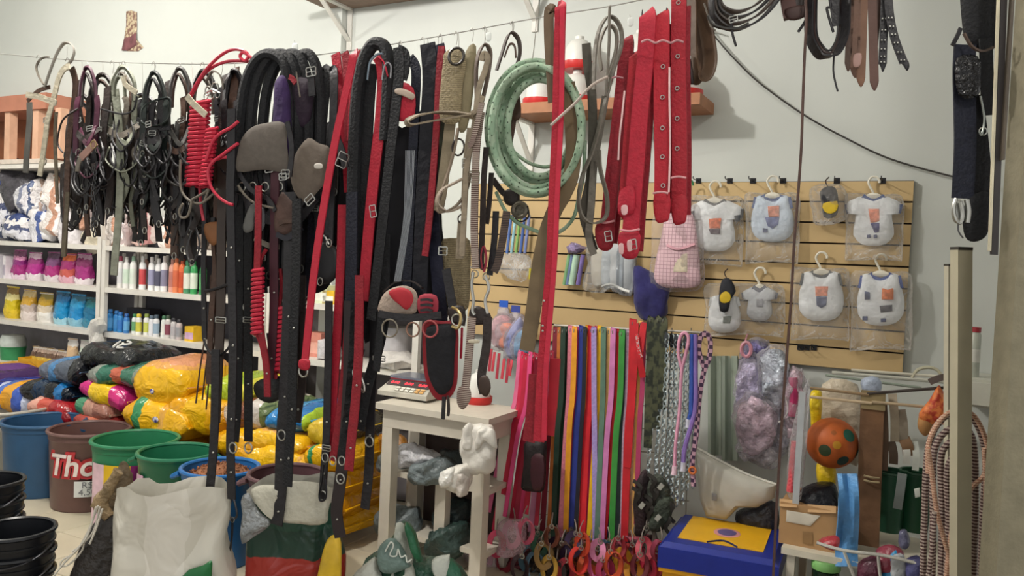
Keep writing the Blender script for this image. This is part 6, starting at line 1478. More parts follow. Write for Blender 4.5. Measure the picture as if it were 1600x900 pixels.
h.hook(186, 97, 120).s([(178, 150), (180, 130), (187, 120), (194, 130), (195, 150)], 9, SAGE, .05, 'e').s([(180, 140), (186, 200), (188, 260), (186, 330), (180, 400), (178, 430)], 14, SAGE, .03).s([(194, 118), (196, 132), (214, 145)], 8, CRM, .06).b(186, 245, 16, 10).r(186, 330, 6)
h = Hang('noseband', 'black padded noseband ring lying across the green bridle', 'noseband', 245, 200)
h.s([(220, 186), (224, 168), (242, 157), (263, 154), (266, 165), (262, 186), (244, 196), (226, 194)], 9, M('1c2624', .5, 0, .2), .07, 'e', tilt=1.0, closed=True).s([(214, 186), (240, 200), (266, 200)], 6, LB, .06).b(232, 194, 10, 8, .2, .09)
h.c([(158, 170), (190, 178), (208, 172), (214, 150)], 3, LB, .07)
h = Hang('leather_tab', 'rosy brown leather cheek piece lying aslant over the dark bridle', 'strap', 135, 250)
h.s([(150, 222), (138, 235), (126, 247)], 12, M('8a6a60', .5, 0, .2), .08).s([(126, 247), (122, 258), (121, 268)], 8, LGR, .08).r(146, 226, 6, BRASS, .09)
h = Hang('bit_chain', 'beaded black curb chain hanging under the brown bridle', 'chain', 150, 375)
for i in range(14): h.r(147 + 2 * math.sin(i), 262 + i * 8, 4, M('4a4a4c', .3, .8), .08, .7, .3)
h.s([(146, 255), (147, 262)], 6, LDB, .08)
h = Hang('leather_tab', 'orange brown leather tab under the red coil', 'strap', 335, 385)
h.p([(320, 350), (345, 348), (346, 368), (334, 384), (322, 372)], 3, M('7a4e2c', .55, 0, .2), .05).s([(333, 380), (335, 410), (336, 440)], 7, LBR, .04).s([(333, 340), (333, 352)], 8, LB, .04)

# ---- red coiled lead and its cord
h = Hang('coiled_lead', 'red spiral coiled lead with looping red cord', 'lead', 312, 292)
k = V.mpp(315, 220)
def coil(x0, y0, x1, y1, R, turns, w_, off):
    pts = []; n = turns * 8
    for i in range(n + 1):
        f = i / n; a = i / 8 * 2 * PI
        pts.append(V(x0 + (x1 - x0) * f + R * math.cos(a), y0 + (y1 - y0) * f, off + R * k * .8 * math.sin(a)))
    b = MB(); b.tube(pts, w_ * k / 2, 6, smooth=False); put(b, 'coil', M('bb2840', .35, 0, .06), h.t)
coil(314, 158, 304, 292, 14, 20, 6.4, .06); coil(332, 200, 320, 292, 8, 15, 5.6, .09)
RC = M('b92c42', .35, 0, .06)
h.c([(294, 156), (304, 136), (318, 114), (334, 96), (352, 82), (368, 77), (382, 80), (388, 88), (382, 95), (375, 88), (380, 82), (390, 88), (398, 96)], 5, RC, .05)
h.c([(298, 152), (316, 120), (334, 104), (356, 96), (378, 95), (398, 96), (410, 90), (424, 83), (440, 81), (450, 84)], 5, RC, .04)
h.c([(322, 250), (332, 222), (345, 208), (360, 200), (372, 190)], 5, RC, .11).c([(372, 224), (350, 240), (332, 254), (325, 270), (330, 292), (342, 308), (355, 317), (364, 320)], 5, RC, .11).c([(330, 252), (350, 246), (366, 248)], 5, RC, .10).c([(312, 292), (314, 320), (318, 345)], 5, RC, .05)
h.s([(292, 150), (303, 163), (322, 180)], 10, CRM, .12, name='tag_strap')
h = Hang('bit_cluster', 'cluster of shiny silver bits above the red coil', 'bit', 330, 155)
for x, y, R in ((325, 142, 7), (336, 137, 8), (331, 148, 6), (340, 148, 5), (322, 150, 5)): h.r(x, y, R, STEEL, .05, .8)
h.c([(322, 145), (332, 140), (344, 146)], 3, STEEL, .06).hook(332, 100, 132).s([(322, 128), (332, 112), (344, 118), (350, 140)], 6, LGR, .0, 'e')
h = Hang('rein', 'grey rubber rein knotted below the red coil', 'rein', 320, 330)
h.c([(282, 250), (282, 290), (292, 310), (312, 318), (330, 306), (340, 295)], 4, LGR, .1).c([(300, 312), (318, 302), (326, 296), (320, 312)], 4, LGR, .1).c([(286, 318), (280, 330), (284, 340), (294, 336), (300, 312)], 4, LGR, .11)

# ---- padded black headcollars (row of thick arches) with purple cloth
for i, (dx, wd) in enumerate([(0, 'first black padded headcollar arch beside the red cord'), (17, 'second black padded headcollar arch'), (36, 'third black padded headcollar arch'), (58, 'last black padded headcollar arch with silver buckle')]):
    h = Hang('padded_headcollar', wd, 'headcollar', 390 + dx, 330, 'black padded headcollars')
    L = 376 + dx; R = L + 70 - i * 3
    h.hook((L + R) / 2 - 4, 97 - i * 3, 84)
    h.c([(L - 4, 300), (L - 3, 240), (L, 180), (L + 8, 130), (L + 24, 96), (L + 44, 84), (R - 4, 96), (R + 4, 130), (R + 6, 190), (R + 4, 260)], 17, NYB, .06 - i * .012, 'padded_strap', 8)
    h.s([(L + 4, 270), (L + 12, 320, .02), (L + 30, 345, .03), (R, 310, .01)], 12, LB, .05, name='noseband')
    h.s([(L + 2, 290), (L + 6, 340), (L - 2, 395), (L + 2, 430 + i * 14)], 10, NYB, .02).r(L + 2, 292, 7, STEEL, .07).b(L + 8, 240 + i * 12, 13, 10, .1, .09)
h.b(486, 112, 17, 13, .1, .09).s([(486, 118), (488, 150)], 12, LB, .08)
h = Hang('purple_cloth', 'purple velvet cloth tucked into the black headcollars', 'cloth', 442, 265)
h.p([(432, 130), (444, 118), (452, 140), (454, 190), (456, 262), (446, 266), (432, 240), (428, 190)], 10, M('33204a', .85, 0, .3, .2, 20), .075, 'cloth', .4)
h.p([(456, 130), (472, 120), (490, 135), (486, 180), (474, 200), (458, 190)], 8, M('261828', .8, 0, .3, .3), .05, 'fold', .4)
h.s([(452, 120), (456, 122), (462, 130)], 8, REDD, .08).c([(463, 112), (467, 140), (469, 152)], 2.5, LGR, .1)
# leather blinkers
for wd, pts, mt, lab in [('olive grey leather blinker patch, large, at left', [(371, 268), (371, 240), (378, 216), (392, 200), (412, 193), (444, 192), (449, 230), (448, 267), (410, 265)], M('57504a', .75, 0, .12, .05, 40), None),
                         ('olive brown leather blinker patch with a white price tag', [(481, 216), (498, 224), (516, 232), (516, 262), (508, 285), (494, 302), (480, 317), (464, 306), (456, 288), (454, 268), (462, 240)], M('5b5148', .75, 0, .12, .05, 40), (497, 259))]:
    h = Hang('blinker', wd, 'blinker', pts[0][0], 300, 'leather blinkers')
    h.p(pts, 3.5, mt, .10, 'leather_patch', .1)
    if lab: h.p([(492, 256), (503, 256), (503, 263), (492, 263)], .8, M('b8b4ac', .6), .125, 'price_tag', 0); h.b(535, 250, 18, 22, -.4, .11).b(484, 312, 16, 12, .7, .13).s([(520, 205), (532, 230), (540, 262)], 12, LB, .09)
    else: h.b(446, 272, 14, 12, .0, .13).s([(449, 190), (456, 230), (452, 276)], 9, LB, .11).s([(372, 268), (392, 296), (420, 312), (430, 330)], 7, LB, .09)
h = Hang('leather_cup', 'brown leather cheek cup hanging beneath the blinkers', 'blinker', 450, 372)
h.p([(440, 300), (455, 312), (470, 330), (466, 352), (445, 368), (430, 362), (430, 330)], 5, M('4a3630', .65, 0, .25, .3), .08, 'leather_patch', .2).s([(436, 350), (446, 346), (466, 344)], 6, LBR, .1).s([(432, 366), (450, 372), (472, 356)], 8, M('1c1c26', .5), .09)
h = Hang('leather_flap', 'grey leather flap hanging low among the black straps', 'flap', 395, 370)
h.p([(392, 320), (403, 322), (398, 340), (396, 358), (384, 364), (380, 352)], 3, M('5c5c5a', .65, 0, .2, .2), .08).p([(404, 330), (412, 326), (414, 350), (408, 362), (402, 356)], 3, M('55565a', .65, 0, .2, .2), .08).s([(398, 372), (420, 384), (436, 386)], 8, LGR, .07).c([(372, 290), (384, 306), (400, 318), (428, 325)], 4, LGR, .09)

# ---- dense dark body of the hanging mass, x 360-560
DK = [(368, 120, 366, 420, 12, LB), (380, 150, 372, 560, 13, NYB), (394, 180, 384, 480, 12, LB), (410, 260, 398, 520, 12, NYB), (424, 260, 420, 430, 12, LB), (440, 260, 436, 430, 14, NYN), (452, 300, 446, 470, 14, LB), (466, 320, 458, 560, 13, NYB), (476, 250, 470, 420, 12, LB), (492, 150, 480, 470, 13, NYN), (508, 110, 500, 440, 15, NYB), (520, 110, 514, 380, 14, LB), (530, 140, 522, 300, 12, LDB)]
for i, (x0, y0, x1, y1, w_, mt) in enumerate(DK):
    h = Hang('tack_strap', 'dark %s strap in the black middle mass, number %s from the left' % ('nylon' if mt in (NYB, NYN) else 'leather', ['one', 'two', 'three', 'four', 'five', 'six', 'seven', 'eight', 'nine', 'ten', 'eleven', 'twelve', 'thirteen'][i]), 'strap', x1, y1, 'dark straps in the middle of the wire')
    e = R_.uniform(-6, 6)
    h.s([(x0 - 1, y0 + 20, -.03), (x0, y0, -.02), (x0 + 2, y0 + 16, 0), ((x0 + x1) / 2 + e, (y0 + y1) / 2), (x1, y1)], w_, mt, -.02 + .02 * (i % 4)).r(x1, y1, 6, STEEL, .01 + .02 * (i % 4), .8)
    if i % 3 == 0: h.b(x0 - 1 + e * .2, y0 + (y1 - y0) * .55, w_, 8, 0, .03 + .02 * (i % 4))
h = Hang('harness_pad', 'broad black felt harness pad filling the middle behind the straps', 'pad', 450, 470)
h.p([(376, 250), (400, 240), (450, 250), (500, 200), (530, 190), (540, 260), (532, 340), (520, 420), (510, 452), (470, 460), (440, 440), (400, 456), (382, 440), (374, 340)], 5, M('17161a', .85, 0, .25, .2), -.05, 'pad', .3).s([(400, 235), (402, 210), (410, 190)], 10, LB, -.05).s([(505, 215), (505, 180), (500, 150)], 12, LB, -.05)
h.p([(372, 440), (392, 436), (396, 500), (388, 560), (376, 540)], 4, M('16151a', .8), -.03, 'lower_flap', .3).p([(440, 440), (480, 440), (474, 500), (460, 570), (446, 520)], 4, M('16151a', .8), -.04, 'lower_flap', .3)
h = Hang('harness_pad', 'narrow black felt pad between the red lead and the thick collar', 'pad', 540, 470)
h.p([(540, 120), (552, 130), (556, 300), (560, 470), (540, 560), (524, 470), (530, 300)], 4, M('15141a', .85, 0, .2, .2), -.02, 'pad', .2).s([(546, 90), (546, 125)], 12, LB, -.02)
h.p([(566, 330), (590, 250), (604, 200), (606, 330), (598, 440), (584, 520), (566, 520)], 4, M('15141a', .85, 0, .2, .2), .01, 'side_pad', .2)
h = Hang('black_pouch', 'round black leather pouch hanging behind the red lead', 'pouch', 505, 443)
h.p([(490, 385), (510, 378), (528, 392), (530, 420), (520, 440), (504, 444), (492, 432), (488, 408)], 8, M('141418', .5, 0, .2), .03).s([(505, 300), (508, 345), (508, 385)], 10, LB, .03).r(505, 372, 6).c([(500, 380), (506, 368), (514, 382)], 3, STEEL, .05)

# ---- red narrow lead crossing in front, with loop and ring
h = Hang('red_lead', 'narrow bright red webbing lead hanging diagonally in front', 'lead', 475, 585)
h.s([(556, 82, -.03), (553, 84), (548, 110), (536, 165), (524, 220), (508, 310), (497, 380), (488, 450), (481, 520), (477, 560), (474, 576)], 13, M('b41f36', .55, 0, .08, .1, 60), .15, sub=6).r(474, 580, 9, STEEL, .15, .9).hook(555, 78, 84).p([(468, 562), (484, 563), (482, 578), (468, 576)], 3, REDN, .155, 'end_fold', 0)
h = Hang('red_girth', 'pair of red webbing girths behind the diagonal red lead', 'girth', 535, 250)
h.s([(524, 84), (526, 95), (532, 150), (540, 210), (545, 300)], 16, REDN, .02).s([(538, 82), (541, 95), (543, 150), (545, 220)], 14, REDD, .03).s([(566, 80), (560, 95), (552, 140), (548, 220)], 12, REDN, .05).hook(532, 81, 84)
# thick black tubular collar with red lining
h = Hang('padded_collar', 'thick black tubular collar arch with blue grey lining strip', 'collar', 560, 480)
h.c([(552, 420), (552, 330), (554, 240), (558, 160), (566, 105), (578, 76), (590, 68), (602, 76), (607, 100), (606, 150), (602, 220)], 21, NYB, .05, 'padded_strap', 9).s([(574, 125), (578, 98), (588, 86), (598, 84)], 5, M('6a7a88', .5), .12, 'e').s([(550, 300), (549, 420), (548, 480)], 20, NYN, .07).s([(584, 100), (578, 140), (572, 250), (568, 400), (562, 520)], 20, NYB, .04).hook(590, 70, 67)
h = Hang('red_girth', 'long scarlet girth strap right of the thick black collar', 'girth', 570, 430)
h.s([(590, 88), (596, 100), (598, 130), (594, 190), (586, 260), (579, 330), (573, 400), (568, 470)], 19, REDN, .06).s([(590, 88), (600, 98), (606, 120)], 8, REDS, .07, 'e').c([(597, 125), (600, 105), (606, 98), (611, 104), (610, 122)], 2.5, M('8a8a90', .4), .1).b(583, 330, 10, 18, .2, .085)
# long red strap from behind going down
for i, (pts, w_, mt, wd) in enumerate([([(535, 320), (533, 400), (528, 500), (522, 600), (514, 700), (508, 715)], 15, REDN, 'long red strap running down behind the black collar'), ([(545, 480), (540, 560), (532, 640), (520, 720)], 13, REDD, 'dark red strap beside the long black lead'), ([(556, 470), (552, 560), (545, 640), (534, 720)], 17, NYB, 'wide black lead behind the red straps')]):
    h = Hang('long_strap', wd, 'strap', pts[-1][0], pts[-1][1], 'long straps reaching low'); h.s(pts, w_, mt, .04 + .02 * i).r(pts[-1][0], pts[-1][1], 7, STEEL, .06 + .02 * i, .8)

# ---- breast collar group, x 560-720
h = Hang('breast_collar', 'navy and black breast collar with red and cream patches', 'breast collar', 640, 460)
h.s([(622, 74), (624, 110), (618, 170), (610, 240), (600, 330), (590, 420), (580, 500)], 17, NYB, .08).s([(622, 75), (634, 84), (634, 110), (630, 125)], 12, NYB, .07).p([(620, 130), (646, 138), (648, 178), (632, 190), (616, 180)], 4, REDN, .07, 'red_patch').p([(618, 139), (632, 139), (648, 148), (644, 156), (630, 150), (618, 146)], 2, M('a8988a', .7), .085, 'cream_patch')
h.s([(640, 90), (650, 110), (648, 170), (645, 250), (640, 350), (636, 450)], 16, NYN, .05).s([(668, 68), (672, 120), (668, 200), (662, 300), (658, 400), (655, 470)], 26, M('12131c', .75, 0, .2, .3), .06).hook(622, 68, 76).hook(668, 60, 70)
h.p([(594, 470), (604, 455), (622, 447), (640, 448), (652, 460), (650, 488), (620, 492), (592, 488)], 5, M('a8978a', .75, 0, .1, .3, 50), .09, 'cream_patch').p([(608, 455), (626, 449), (642, 455), (646, 470), (636, 484), (624, 476), (612, 466)], 3, M('a82430', .7, 0, .12), .115, 'red_patch', .5)
h.s([(592, 490), (620, 495), (650, 496), (690, 492)], 11, LB, .12, name='lower_strap').p([(655, 462), (682, 462), (682, 491), (655, 490)], 3, M('9c3040', .7), .1, 'red_block', 0)
for y in (469, 477, 485): h.s([(657, y), (668, y - 1), (676, y + 1)], 4, LB, .118, name='black_bar')
h.s([(600, 455), (620, 440), (645, 440), (660, 450)], 9, LDB, .08, 'e').r(609, 513, 14, M('8a8478', .4, .8), .13, 1.0, .1).r(645, 515, 11, M('8a6a5c', .4, .6), .13, 1.0, .13).r(672, 514, 13, M('9a4a4c', .5, .3), .13, 1.0, .13).s([(596, 486), (594, 520), (588, 580)], 12, NYB, .08)
for i in range(7): h.c([(634 + i * 2.2, 235), (633 + i * 2.0, 290), (630 + i * 1.6, 350), (616 + i * 1.6, 440)], 1.3, M('8a8e92', .3, .5), .10, 'fringe', 4)
h.p([(606, 190), (628, 200), (652, 180), (690, 130), (698, 220), (690, 330), (696, 400), (700, 470), (694, 502), (640, 496), (586, 496), (582, 460), (590, 420), (598, 300)], 3, M('121218', .8, 0, .2), .02, 'backing', 0).b(692, 392, 14, 12, 0, .1)
# big black pad with red edging
h = Hang('girth_pad', 'black girth pad edged in red hanging over the scale', 'girth pad', 690, 655)
outl = [(662, 508), (672, 500), (694, 502), (708, 500), (716, 512), (716, 560), (714, 600), (704, 620), (690, 626), (676, 618), (664, 590), (660, 545)]
h.p(outl, 5, M('8c1c28', .7, 0, .1, .2), .085, 'red_edging', 0).p([(667, 512), (690, 506), (711, 512), (710, 560), (708, 598), (700, 612), (690, 617), (680, 610), (669, 585), (666, 545)], 5, M('131319', .8, 0, .15, .3), .10, 'pad', .1).s([(694, 620), (693, 640), (692, 655)], 6, LB, .1).s([(700, 618), (701, 640), (700, 650)], 4, LDB, .1)
h.s([(684, 70), (688, 110), (680, 220), (676, 330), (684, 430), (690, 510)], 22, M('14162a', .75, 0, .2, .3), .04).s([(697, 420), (704, 460), (712, 505)], 14, LB, .09).r(714, 500, 9, STEEL, .12).c([(706, 480), (714, 484), (720, 495), (716, 512), (706, 510)], 5, BRASS, .13).s([(716, 486), (722, 494), (720, 508)], 13, LDB, .1).p([(700, 482), (724, 478), (726, 500), (706, 505)], 4, LDB, .09, 'leather_keeper').c([(722, 512), (721, 540), (720, 560)], 4, REDS, .06).hook(684, 57, 72)
h.s([(690, 72), (686, 120), (682, 200), (672, 330), (664, 400)], 11, REDD, .075, name='red_strap')
# cinch of woven beige mohair
h = Hang('cinch', 'beige woven cinch hanging wide from the wire', 'cinch', 705, 480)
h.p([(694, 84), (706, 76), (722, 78), (728, 100), (722, 140), (718, 190), (688, 188), (688, 140), (692, 100)], 4, WEAVE, .09, 'woven_panel', .1).p([(728, 80), (744, 72), (740, 140), (730, 200), (716, 200), (722, 130)], 4, M('847a60', .85, 0, .15, .4), .08, 'woven_panel', .1)
h.p([(686, 380), (712, 372), (734, 376), (735, 430), (732, 480), (716, 486), (700, 480), (690, 440)], 4, WEAVE, .02, 'woven_panel', .1).s([(705, 180), (698, 240), (690, 300), (684, 330)], 18, M('8a7e68', .7, 0, .15, .3), .07).r(713, 88, 13, M('2a241e', .4), .12, 1.0, .18).hook(716, 52, 78)
h.s([(690, 190), (694, 230), (690, 290)], 16, M('3c4034', .8, 0, .2, .4), .05)
h = Hang('strap_loop', 'taupe flat strap loop sticking out sideways across the wire goods', 'strap', 690, 195)
h.s([(738, 182), (710, 177), (680, 176), (655, 180), (640, 186), (636, 191), (645, 194), (680, 188), (736, 178)], 13, LTA, .15, 'e', tilt=1.15, sub=6).s([(734, 180), (746, 170), (755, 150)], 8, LTA, .14)
for i, (pts, w_, mt, wd) in enumerate([([(748, 190), (745, 150), (744, 110), (748, 84), (756, 71), (764, 76), (766, 92), (760, 130), (748, 180), (738, 220)], 10, M('5c4e46', .6, 0, .2), 'brown grey arch strap left of the green rope'), ([(752, 95), (756, 84), (762, 90), (758, 110), (748, 140), (742, 190), (730, 260), (726, 320), (722, 400)], 9, LTA, 'taupe narrow strap hanging left of the striped one')]):
    h = Hang('strap_loop', wd, 'strap', pts[-1][0], pts[-1][1]); h.s(pts, w_, mt, .11 + .02 * i, 'e' if i == 0 else 'f', tilt=.9).hook(757, 44, 72)
h = Hang('halter', 'taupe halter with side loop beside the striped strap', 'halter', 722, 405)
h.s([(716, 200), (706, 250), (690, 300), (684, 325), (690, 332), (712, 322), (728, 300), (735, 270)], 9, M('7c6e5e', .6, 0, .2), .10, 'e', tilt=.8).s([(732, 275), (712, 285), (690, 298), (683, 318), (700, 330), (722, 322)], 11, M('6e5c50', .6, 0, .15, .1, 110, kind='bands', h2='a89c8c'), .12, 'e', tilt=.9).r(722, 342, 7, LDB, .13).s([(722, 345), (720, 370), (718, 404)], 13, LTA, .11).s([(734, 200), (728, 250), (724, 330)], 8, LTA, .1).r(716, 230, 13, LDB, .1, .8, .12).b(728, 255, 12, 14, 0, .13)
STR = M('4a2e28', .6, 0, .1, .2, 62, kind='stripe', h2='a89a90')
h = Hang('striped_strap', 'brown and white striped strap with a steel clip', 'strap', 745, 640)
h.s([(752, 175), (748, 200), (744, 240), (742, 300), (741, 360), (743, 420)], 12, STR, .15).s([(753, 160), (748, 185), (738, 222), (732, 228)], 9, STR, .16).b(740, 276, 18, 16, 0, .18, M('6e6456', .5, .3)).c([(740, 425), (737, 445), (740, 470), (738, 485), (742, 492)], 5, STEEL, .14, 'clip').c([(758, 430), (764, 450), (758, 470), (762, 490)], 5, STEEL, .14, 'clip').r(742, 428, 6).r(760, 432, 6)
h.p([(734, 484), (748, 478), (766, 490), (764, 505), (736, 506)], 4, LDB, .12, 'keeper').s([(738, 495), (734, 540), (728, 600), (722, 630)], 13, STR, .13).s([(762, 495), (760, 540), (752, 590), (756, 615)], 14, LDB, .13).p([(750, 590), (762, 588), (767, 606), (760, 620), (750, 612)], 3, M('3a2a22', .5), .14, 'leather_end').p([(733, 531), (748, 531), (748, 536), (733, 536)], 1.5, CRM, .15, 'white_tie').p([(716, 606), (732, 604), (736, 622), (724, 640), (714, 630)], 3, STR, .13, 'strap_end')
h = Hang('striped_strap', 'dark striped strap pair right of the steel clip strap', 'strap', 775, 420)
h.s([(760, 230), (756, 280), (754, 350), (752, 410), (756, 418)], 9, LDB, .12).s([(792, 330), (786, 370), (778, 410), (772, 425)], 12, M('2a201e', .6, 0, .1, .1, 70, kind='stripe', h2='5a4a42'), .12).s([(775, 330), (772, 380), (765, 430)], 10, LB, .10).s([(768, 270), (764, 320), (760, 350)], 8, LDB, .1).c([(756, 425), (760, 405), (756, 385), (752, 400), (754, 420)], 4, M('8a2a3a', .5), .12)
h = Hang('halter', 'dark brown folded halter hanging inside the green rope coil', 'halter', 800, 300)
h.s([(776, 110), (784, 85), (792, 60), (800, 52), (810, 62), (812, 85), (804, 112)], 10, M('3c302c', .55, 0, .2), .06, 'e', tilt=.8).s([(788, 90), (796, 70), (804, 72), (806, 90)], 6, LBR, .07, 'e').s([(802, 110), (806, 150), (802, 190), (796, 225)], 9, LBR, .05).p([(796, 148), (810, 142), (814, 182), (800, 186)], 3, LBR, .06).hook(800, 36, 52).c([(798, 190), (796, 215), (794, 230)], 3, LDB, .06).s([(770, 280), (785, 300), (800, 310), (808, 316)], 9, LDB, .04).p([(788, 298), (808, 296), (812, 312), (800, 322), (788, 316)], 4, LDB, .05)
b = MB(); p = V(812, 328, .03); b.lathe(p, [(0, -.012), (.02, -.01), (.03, .0), (.022, .012), (0, .014)], 14).jitter(.008, 60, 2)
h = Hang('bell', 'crinkled pewter rosette under the rope coil', 'ornament', 812, 340); h.r(812, 328, 11, M('7a7468', .4, .6), .05, 1.0, .35).p([(802, 318), (814, 314), (824, 324), (820, 340), (806, 342), (800, 332)], 5, M('8a8478', .35, .5, .3, .8, 50), .04, 'rosette', .5).s([(802, 322), (806, 342), (816, 346), (826, 338), (824, 322)], 5, LB, .05, 'e').s([(806, 300), (810, 316)], 6, LB, .04)

# ---- green rope coil
GRP = M('97ab94', .75, 0, .15, .2, 30, kind='blotch', h2='7f9880')
t = thing('rope_coil', 'coil of thick pale green rope hanging under the wire', 'rope', V(838, 312, .1), VROT)
k = V.mpp(835, 200, .1)
for i, (cx, cy, rx, ry, off) in enumerate([(836, 200, 74, 104, .10), (838, 200, 66, 94, .13), (840, 199, 58, 84, .10), (838, 202, 70, 99, .16), (843, 200, 50, 76, .12)]):
    b = MB(); pts = [V(cx + rx * math.cos(2 * PI * j / 40), cy + ry * math.sin(2 * PI * j / 40), off + .01 * math.sin(j)) for j in range(40)]
    b.tube(pts, 5.6 * k, 10, True, 1); o = put(b, 'rope_turn', GRP, t)
    b = MB()
    for j in range(0, 120, 2):
        a = 2 * PI * j / 120; q = V(cx + rx * math.cos(a), cy + ry * math.sin(a), off + .01 * math.sin(a * 40 / 6.283))
        T = (V(cx + rx * math.cos(a + .05), cy + ry * math.sin(a + .05), off) - q).normalized()
        nn = (VN + VU * (.45 if j % 4 else -.45)).normalized()
        b.beam(q + nn * 5.3 * k - T * .003, q + nn * 5.3 * k + T * .003, T.cross(nn) * .0015, nn * .0012)
    put(b, 'fleck', M('20301f', .7), o, kind='stuff')
def rope_(pts, w_, off): 
    b = MB(); b.tube([V(x, y, off) for x, y in pts], w_ * k / 2, 8); put(b, 'loose_end', GRP, t)
rope_([(775, 300), (790, 330), (808, 348), (830, 358), (855, 366), (878, 360), (896, 340), (904, 310), (912, 270), (914, 220)], 6, .08)
rope_([(798, 232), (812, 245), (830, 256), (850, 261), (866, 258)], 6, .03)
b = MB(); b.tube([V(832, 92, .13), V(836, 60, .06), V(838, 29, 0)], .0015, 4); put(b, 'hook', M('a8a6a0', .35, .6), t)

# ---- long red strap with brown backing
h = Hang('long_girth', 'very long red webbing strap in front of the green rope', 'girth', 845, 690)
h.s([(877, 30, -.06), (877, 13, -.02), (876, 11), (875, 40), (873, 120), (871, 200), (866, 300), (862, 400), (855, 490), (848, 580), (842, 690)], 18, REDN, .19, sub=6).s([(879, 12), (878, 120), (876, 200), (871, 300), (867, 400), (860, 490), (853, 580), (850, 688)], 8, REDS, .195, name='edge_strap').s([(836, 585), (832, 640), (826, 690)], 20, REDD, .17).s([(868, 560), (864, 620), (858, 680)], 16, M('9c1a28', .65), .17).studs([(848, 509), (848, 517), (850, 470)], 2, STEEL, .2)
h = Hang('leather_strap', 'olive brown leather strap hanging beside the long red one', 'strap', 825, 545)
h.s([(868, 30, -.05), (864, 16), (858, 18), (858, 60), (861, 110), (864, 160)], 16, M('6a5844', .6, 0, .15, .1), .165).s([(886, 130), (893, 180), (896, 230), (892, 275), (880, 305), (866, 330), (852, 370), (842, 420), (834, 480), (826, 530), (823, 548)], 25, M('6a5a42', .6, 0, .2, .1), .15).s([(838, 430), (834, 480), (828, 535)], 10, M('3a2e22', .6), .14)
# ---- grey reins
GRY = M('6c675e', .65, 0, .15, .2, 40)
h = Hang('rein', 'grey webbing rein hanging in long open loops', 'rein', 930, 395)
h.hook(953, 8, 12).c([(953, 10), (952, 30), (952, 60), (950, 100), (946, 150)], 5, GRY, .14)
h.s([(928, 140), (929, 90), (934, 55), (942, 35), (952, 26), (963, 32), (971, 50), (970, 75), (960, 105), (948, 150), (936, 200), (924, 240), (910, 275), (904, 310), (908, 335), (920, 347), (936, 347), (948, 335), (948, 305), (938, 265), (936, 235)], 8, GRY, .13, 'e', tilt=.9, sub=6)
h.s([(940, 110), (936, 75), (944, 48), (954, 40), (963, 52), (962, 80), (950, 120)], 9, M('7a746a', .65), .10, 'e', tilt=.7).s([(916, 68), (918, 100), (925, 150), (926, 220), (922, 280), (912, 330), (918, 360), (928, 392)], 14, M('4c4840', .65, 0, .15, .2), .08).s([(946, 150), (938, 200), (928, 260), (924, 320), (920, 370), (928, 398)], 11, GRY, .10).studs([(918, 71), (918, 81)], 2.2).c([(861, 196), (878, 180), (900, 160), (916, 142), (930, 130), (950, 120)], 4.5, M('a89a90', .6), .21, 'tie_cord')
# ---- red girth straps with eyelets
RS = [([(978, 60, -.03), (979, 74), (974, 130), (966, 200), (957, 280), (950, 345), (946, 372)], 23, REDD, 'first red girth strap with rounded buckle end, at left', .10, [], True),
      ([(990, 85, -.03), (992, 95), (988, 150), (984, 210), (978, 290), (976, 318)], 18, M('a01a28', .65, 0, .1, .2, 60), 'second red girth strap, short, with a white tie', .13, [(987, 269), (980, 315)], False),
      ([(1010, 20, -.03), (1012, 30), (1008, 100), (1000, 180), (994, 260), (988, 330), (984, 385)], 26, REDN, 'third red girth strap, bright and long, with buckle end', .16, [], True),
      ([(1034, 22, -.03), (1034, 30), (1034, 100), (1034, 180), (1035, 260), (1034, 325)], 24, M('a61b2b', .65, 0, .1, .2, 60), 'fourth red girth strap with five eyelets', .15, [(1036, 104), (1035, 152), (1035, 200), (1035, 245), (1036, 290)], False),
      ([(1058, -10, -.03), (1061, 2), (1060, 80), (1061, 160), (1062, 240), (1061, 328)], 23, M('981827', .65, 0, .1, .2, 60), 'fifth red girth strap at the right edge of the red group', .13, [(1060, 4), (1059, 88), (1058, 138), (1058, 185), (1058, 232)], False)]
for pts, w_, mt, wd, off, ey, rnd in RS:
    h = Hang('red_girth_strap', wd, 'girth', pts[-1][0], pts[-1][1], 'red girth straps'); h.s(pts, w_, mt, off, th=.005)
    h.s([(p[0] + w_ * .55, p[1] + 8) for p in pts[1:]], w_ * .5, REDD, off - .03, th=.004, name='back_layer'); h.eyelets(ey, 3, off + .008)
    x, y = pts[-1][0], pts[-1][1]
    if rnd:
        h.p([(x - w_ * .6, y - 22), (x + w_ * .55, y - 22), (x + w_ * .6, y + 2), (x + w_ * .35, y + 18), (x - w_ * .3, y + 19), (x - w_ * .65, y + 4)], 5, mt, off + .005, 'buckle_end', .05).b(x + w_ * .2, y - 3, 10, 15, .2, off + .03).c([(x - w_ * .6, y - 26), (x, y - 24), (x + w_ * .6, y - 27)], 3.5, M('c88a90', .6), off + .02, 'white_tie')
    else:
        h.p([(x - w_ * .5, y - 20), (x + w_ * .5, y - 22), (x + w_ * .5, y + 14), (x + w_ * .2, y + 22), (x - w_ * .4, y + 20)], 4, mt, off + .004, 'strap_end', 0)
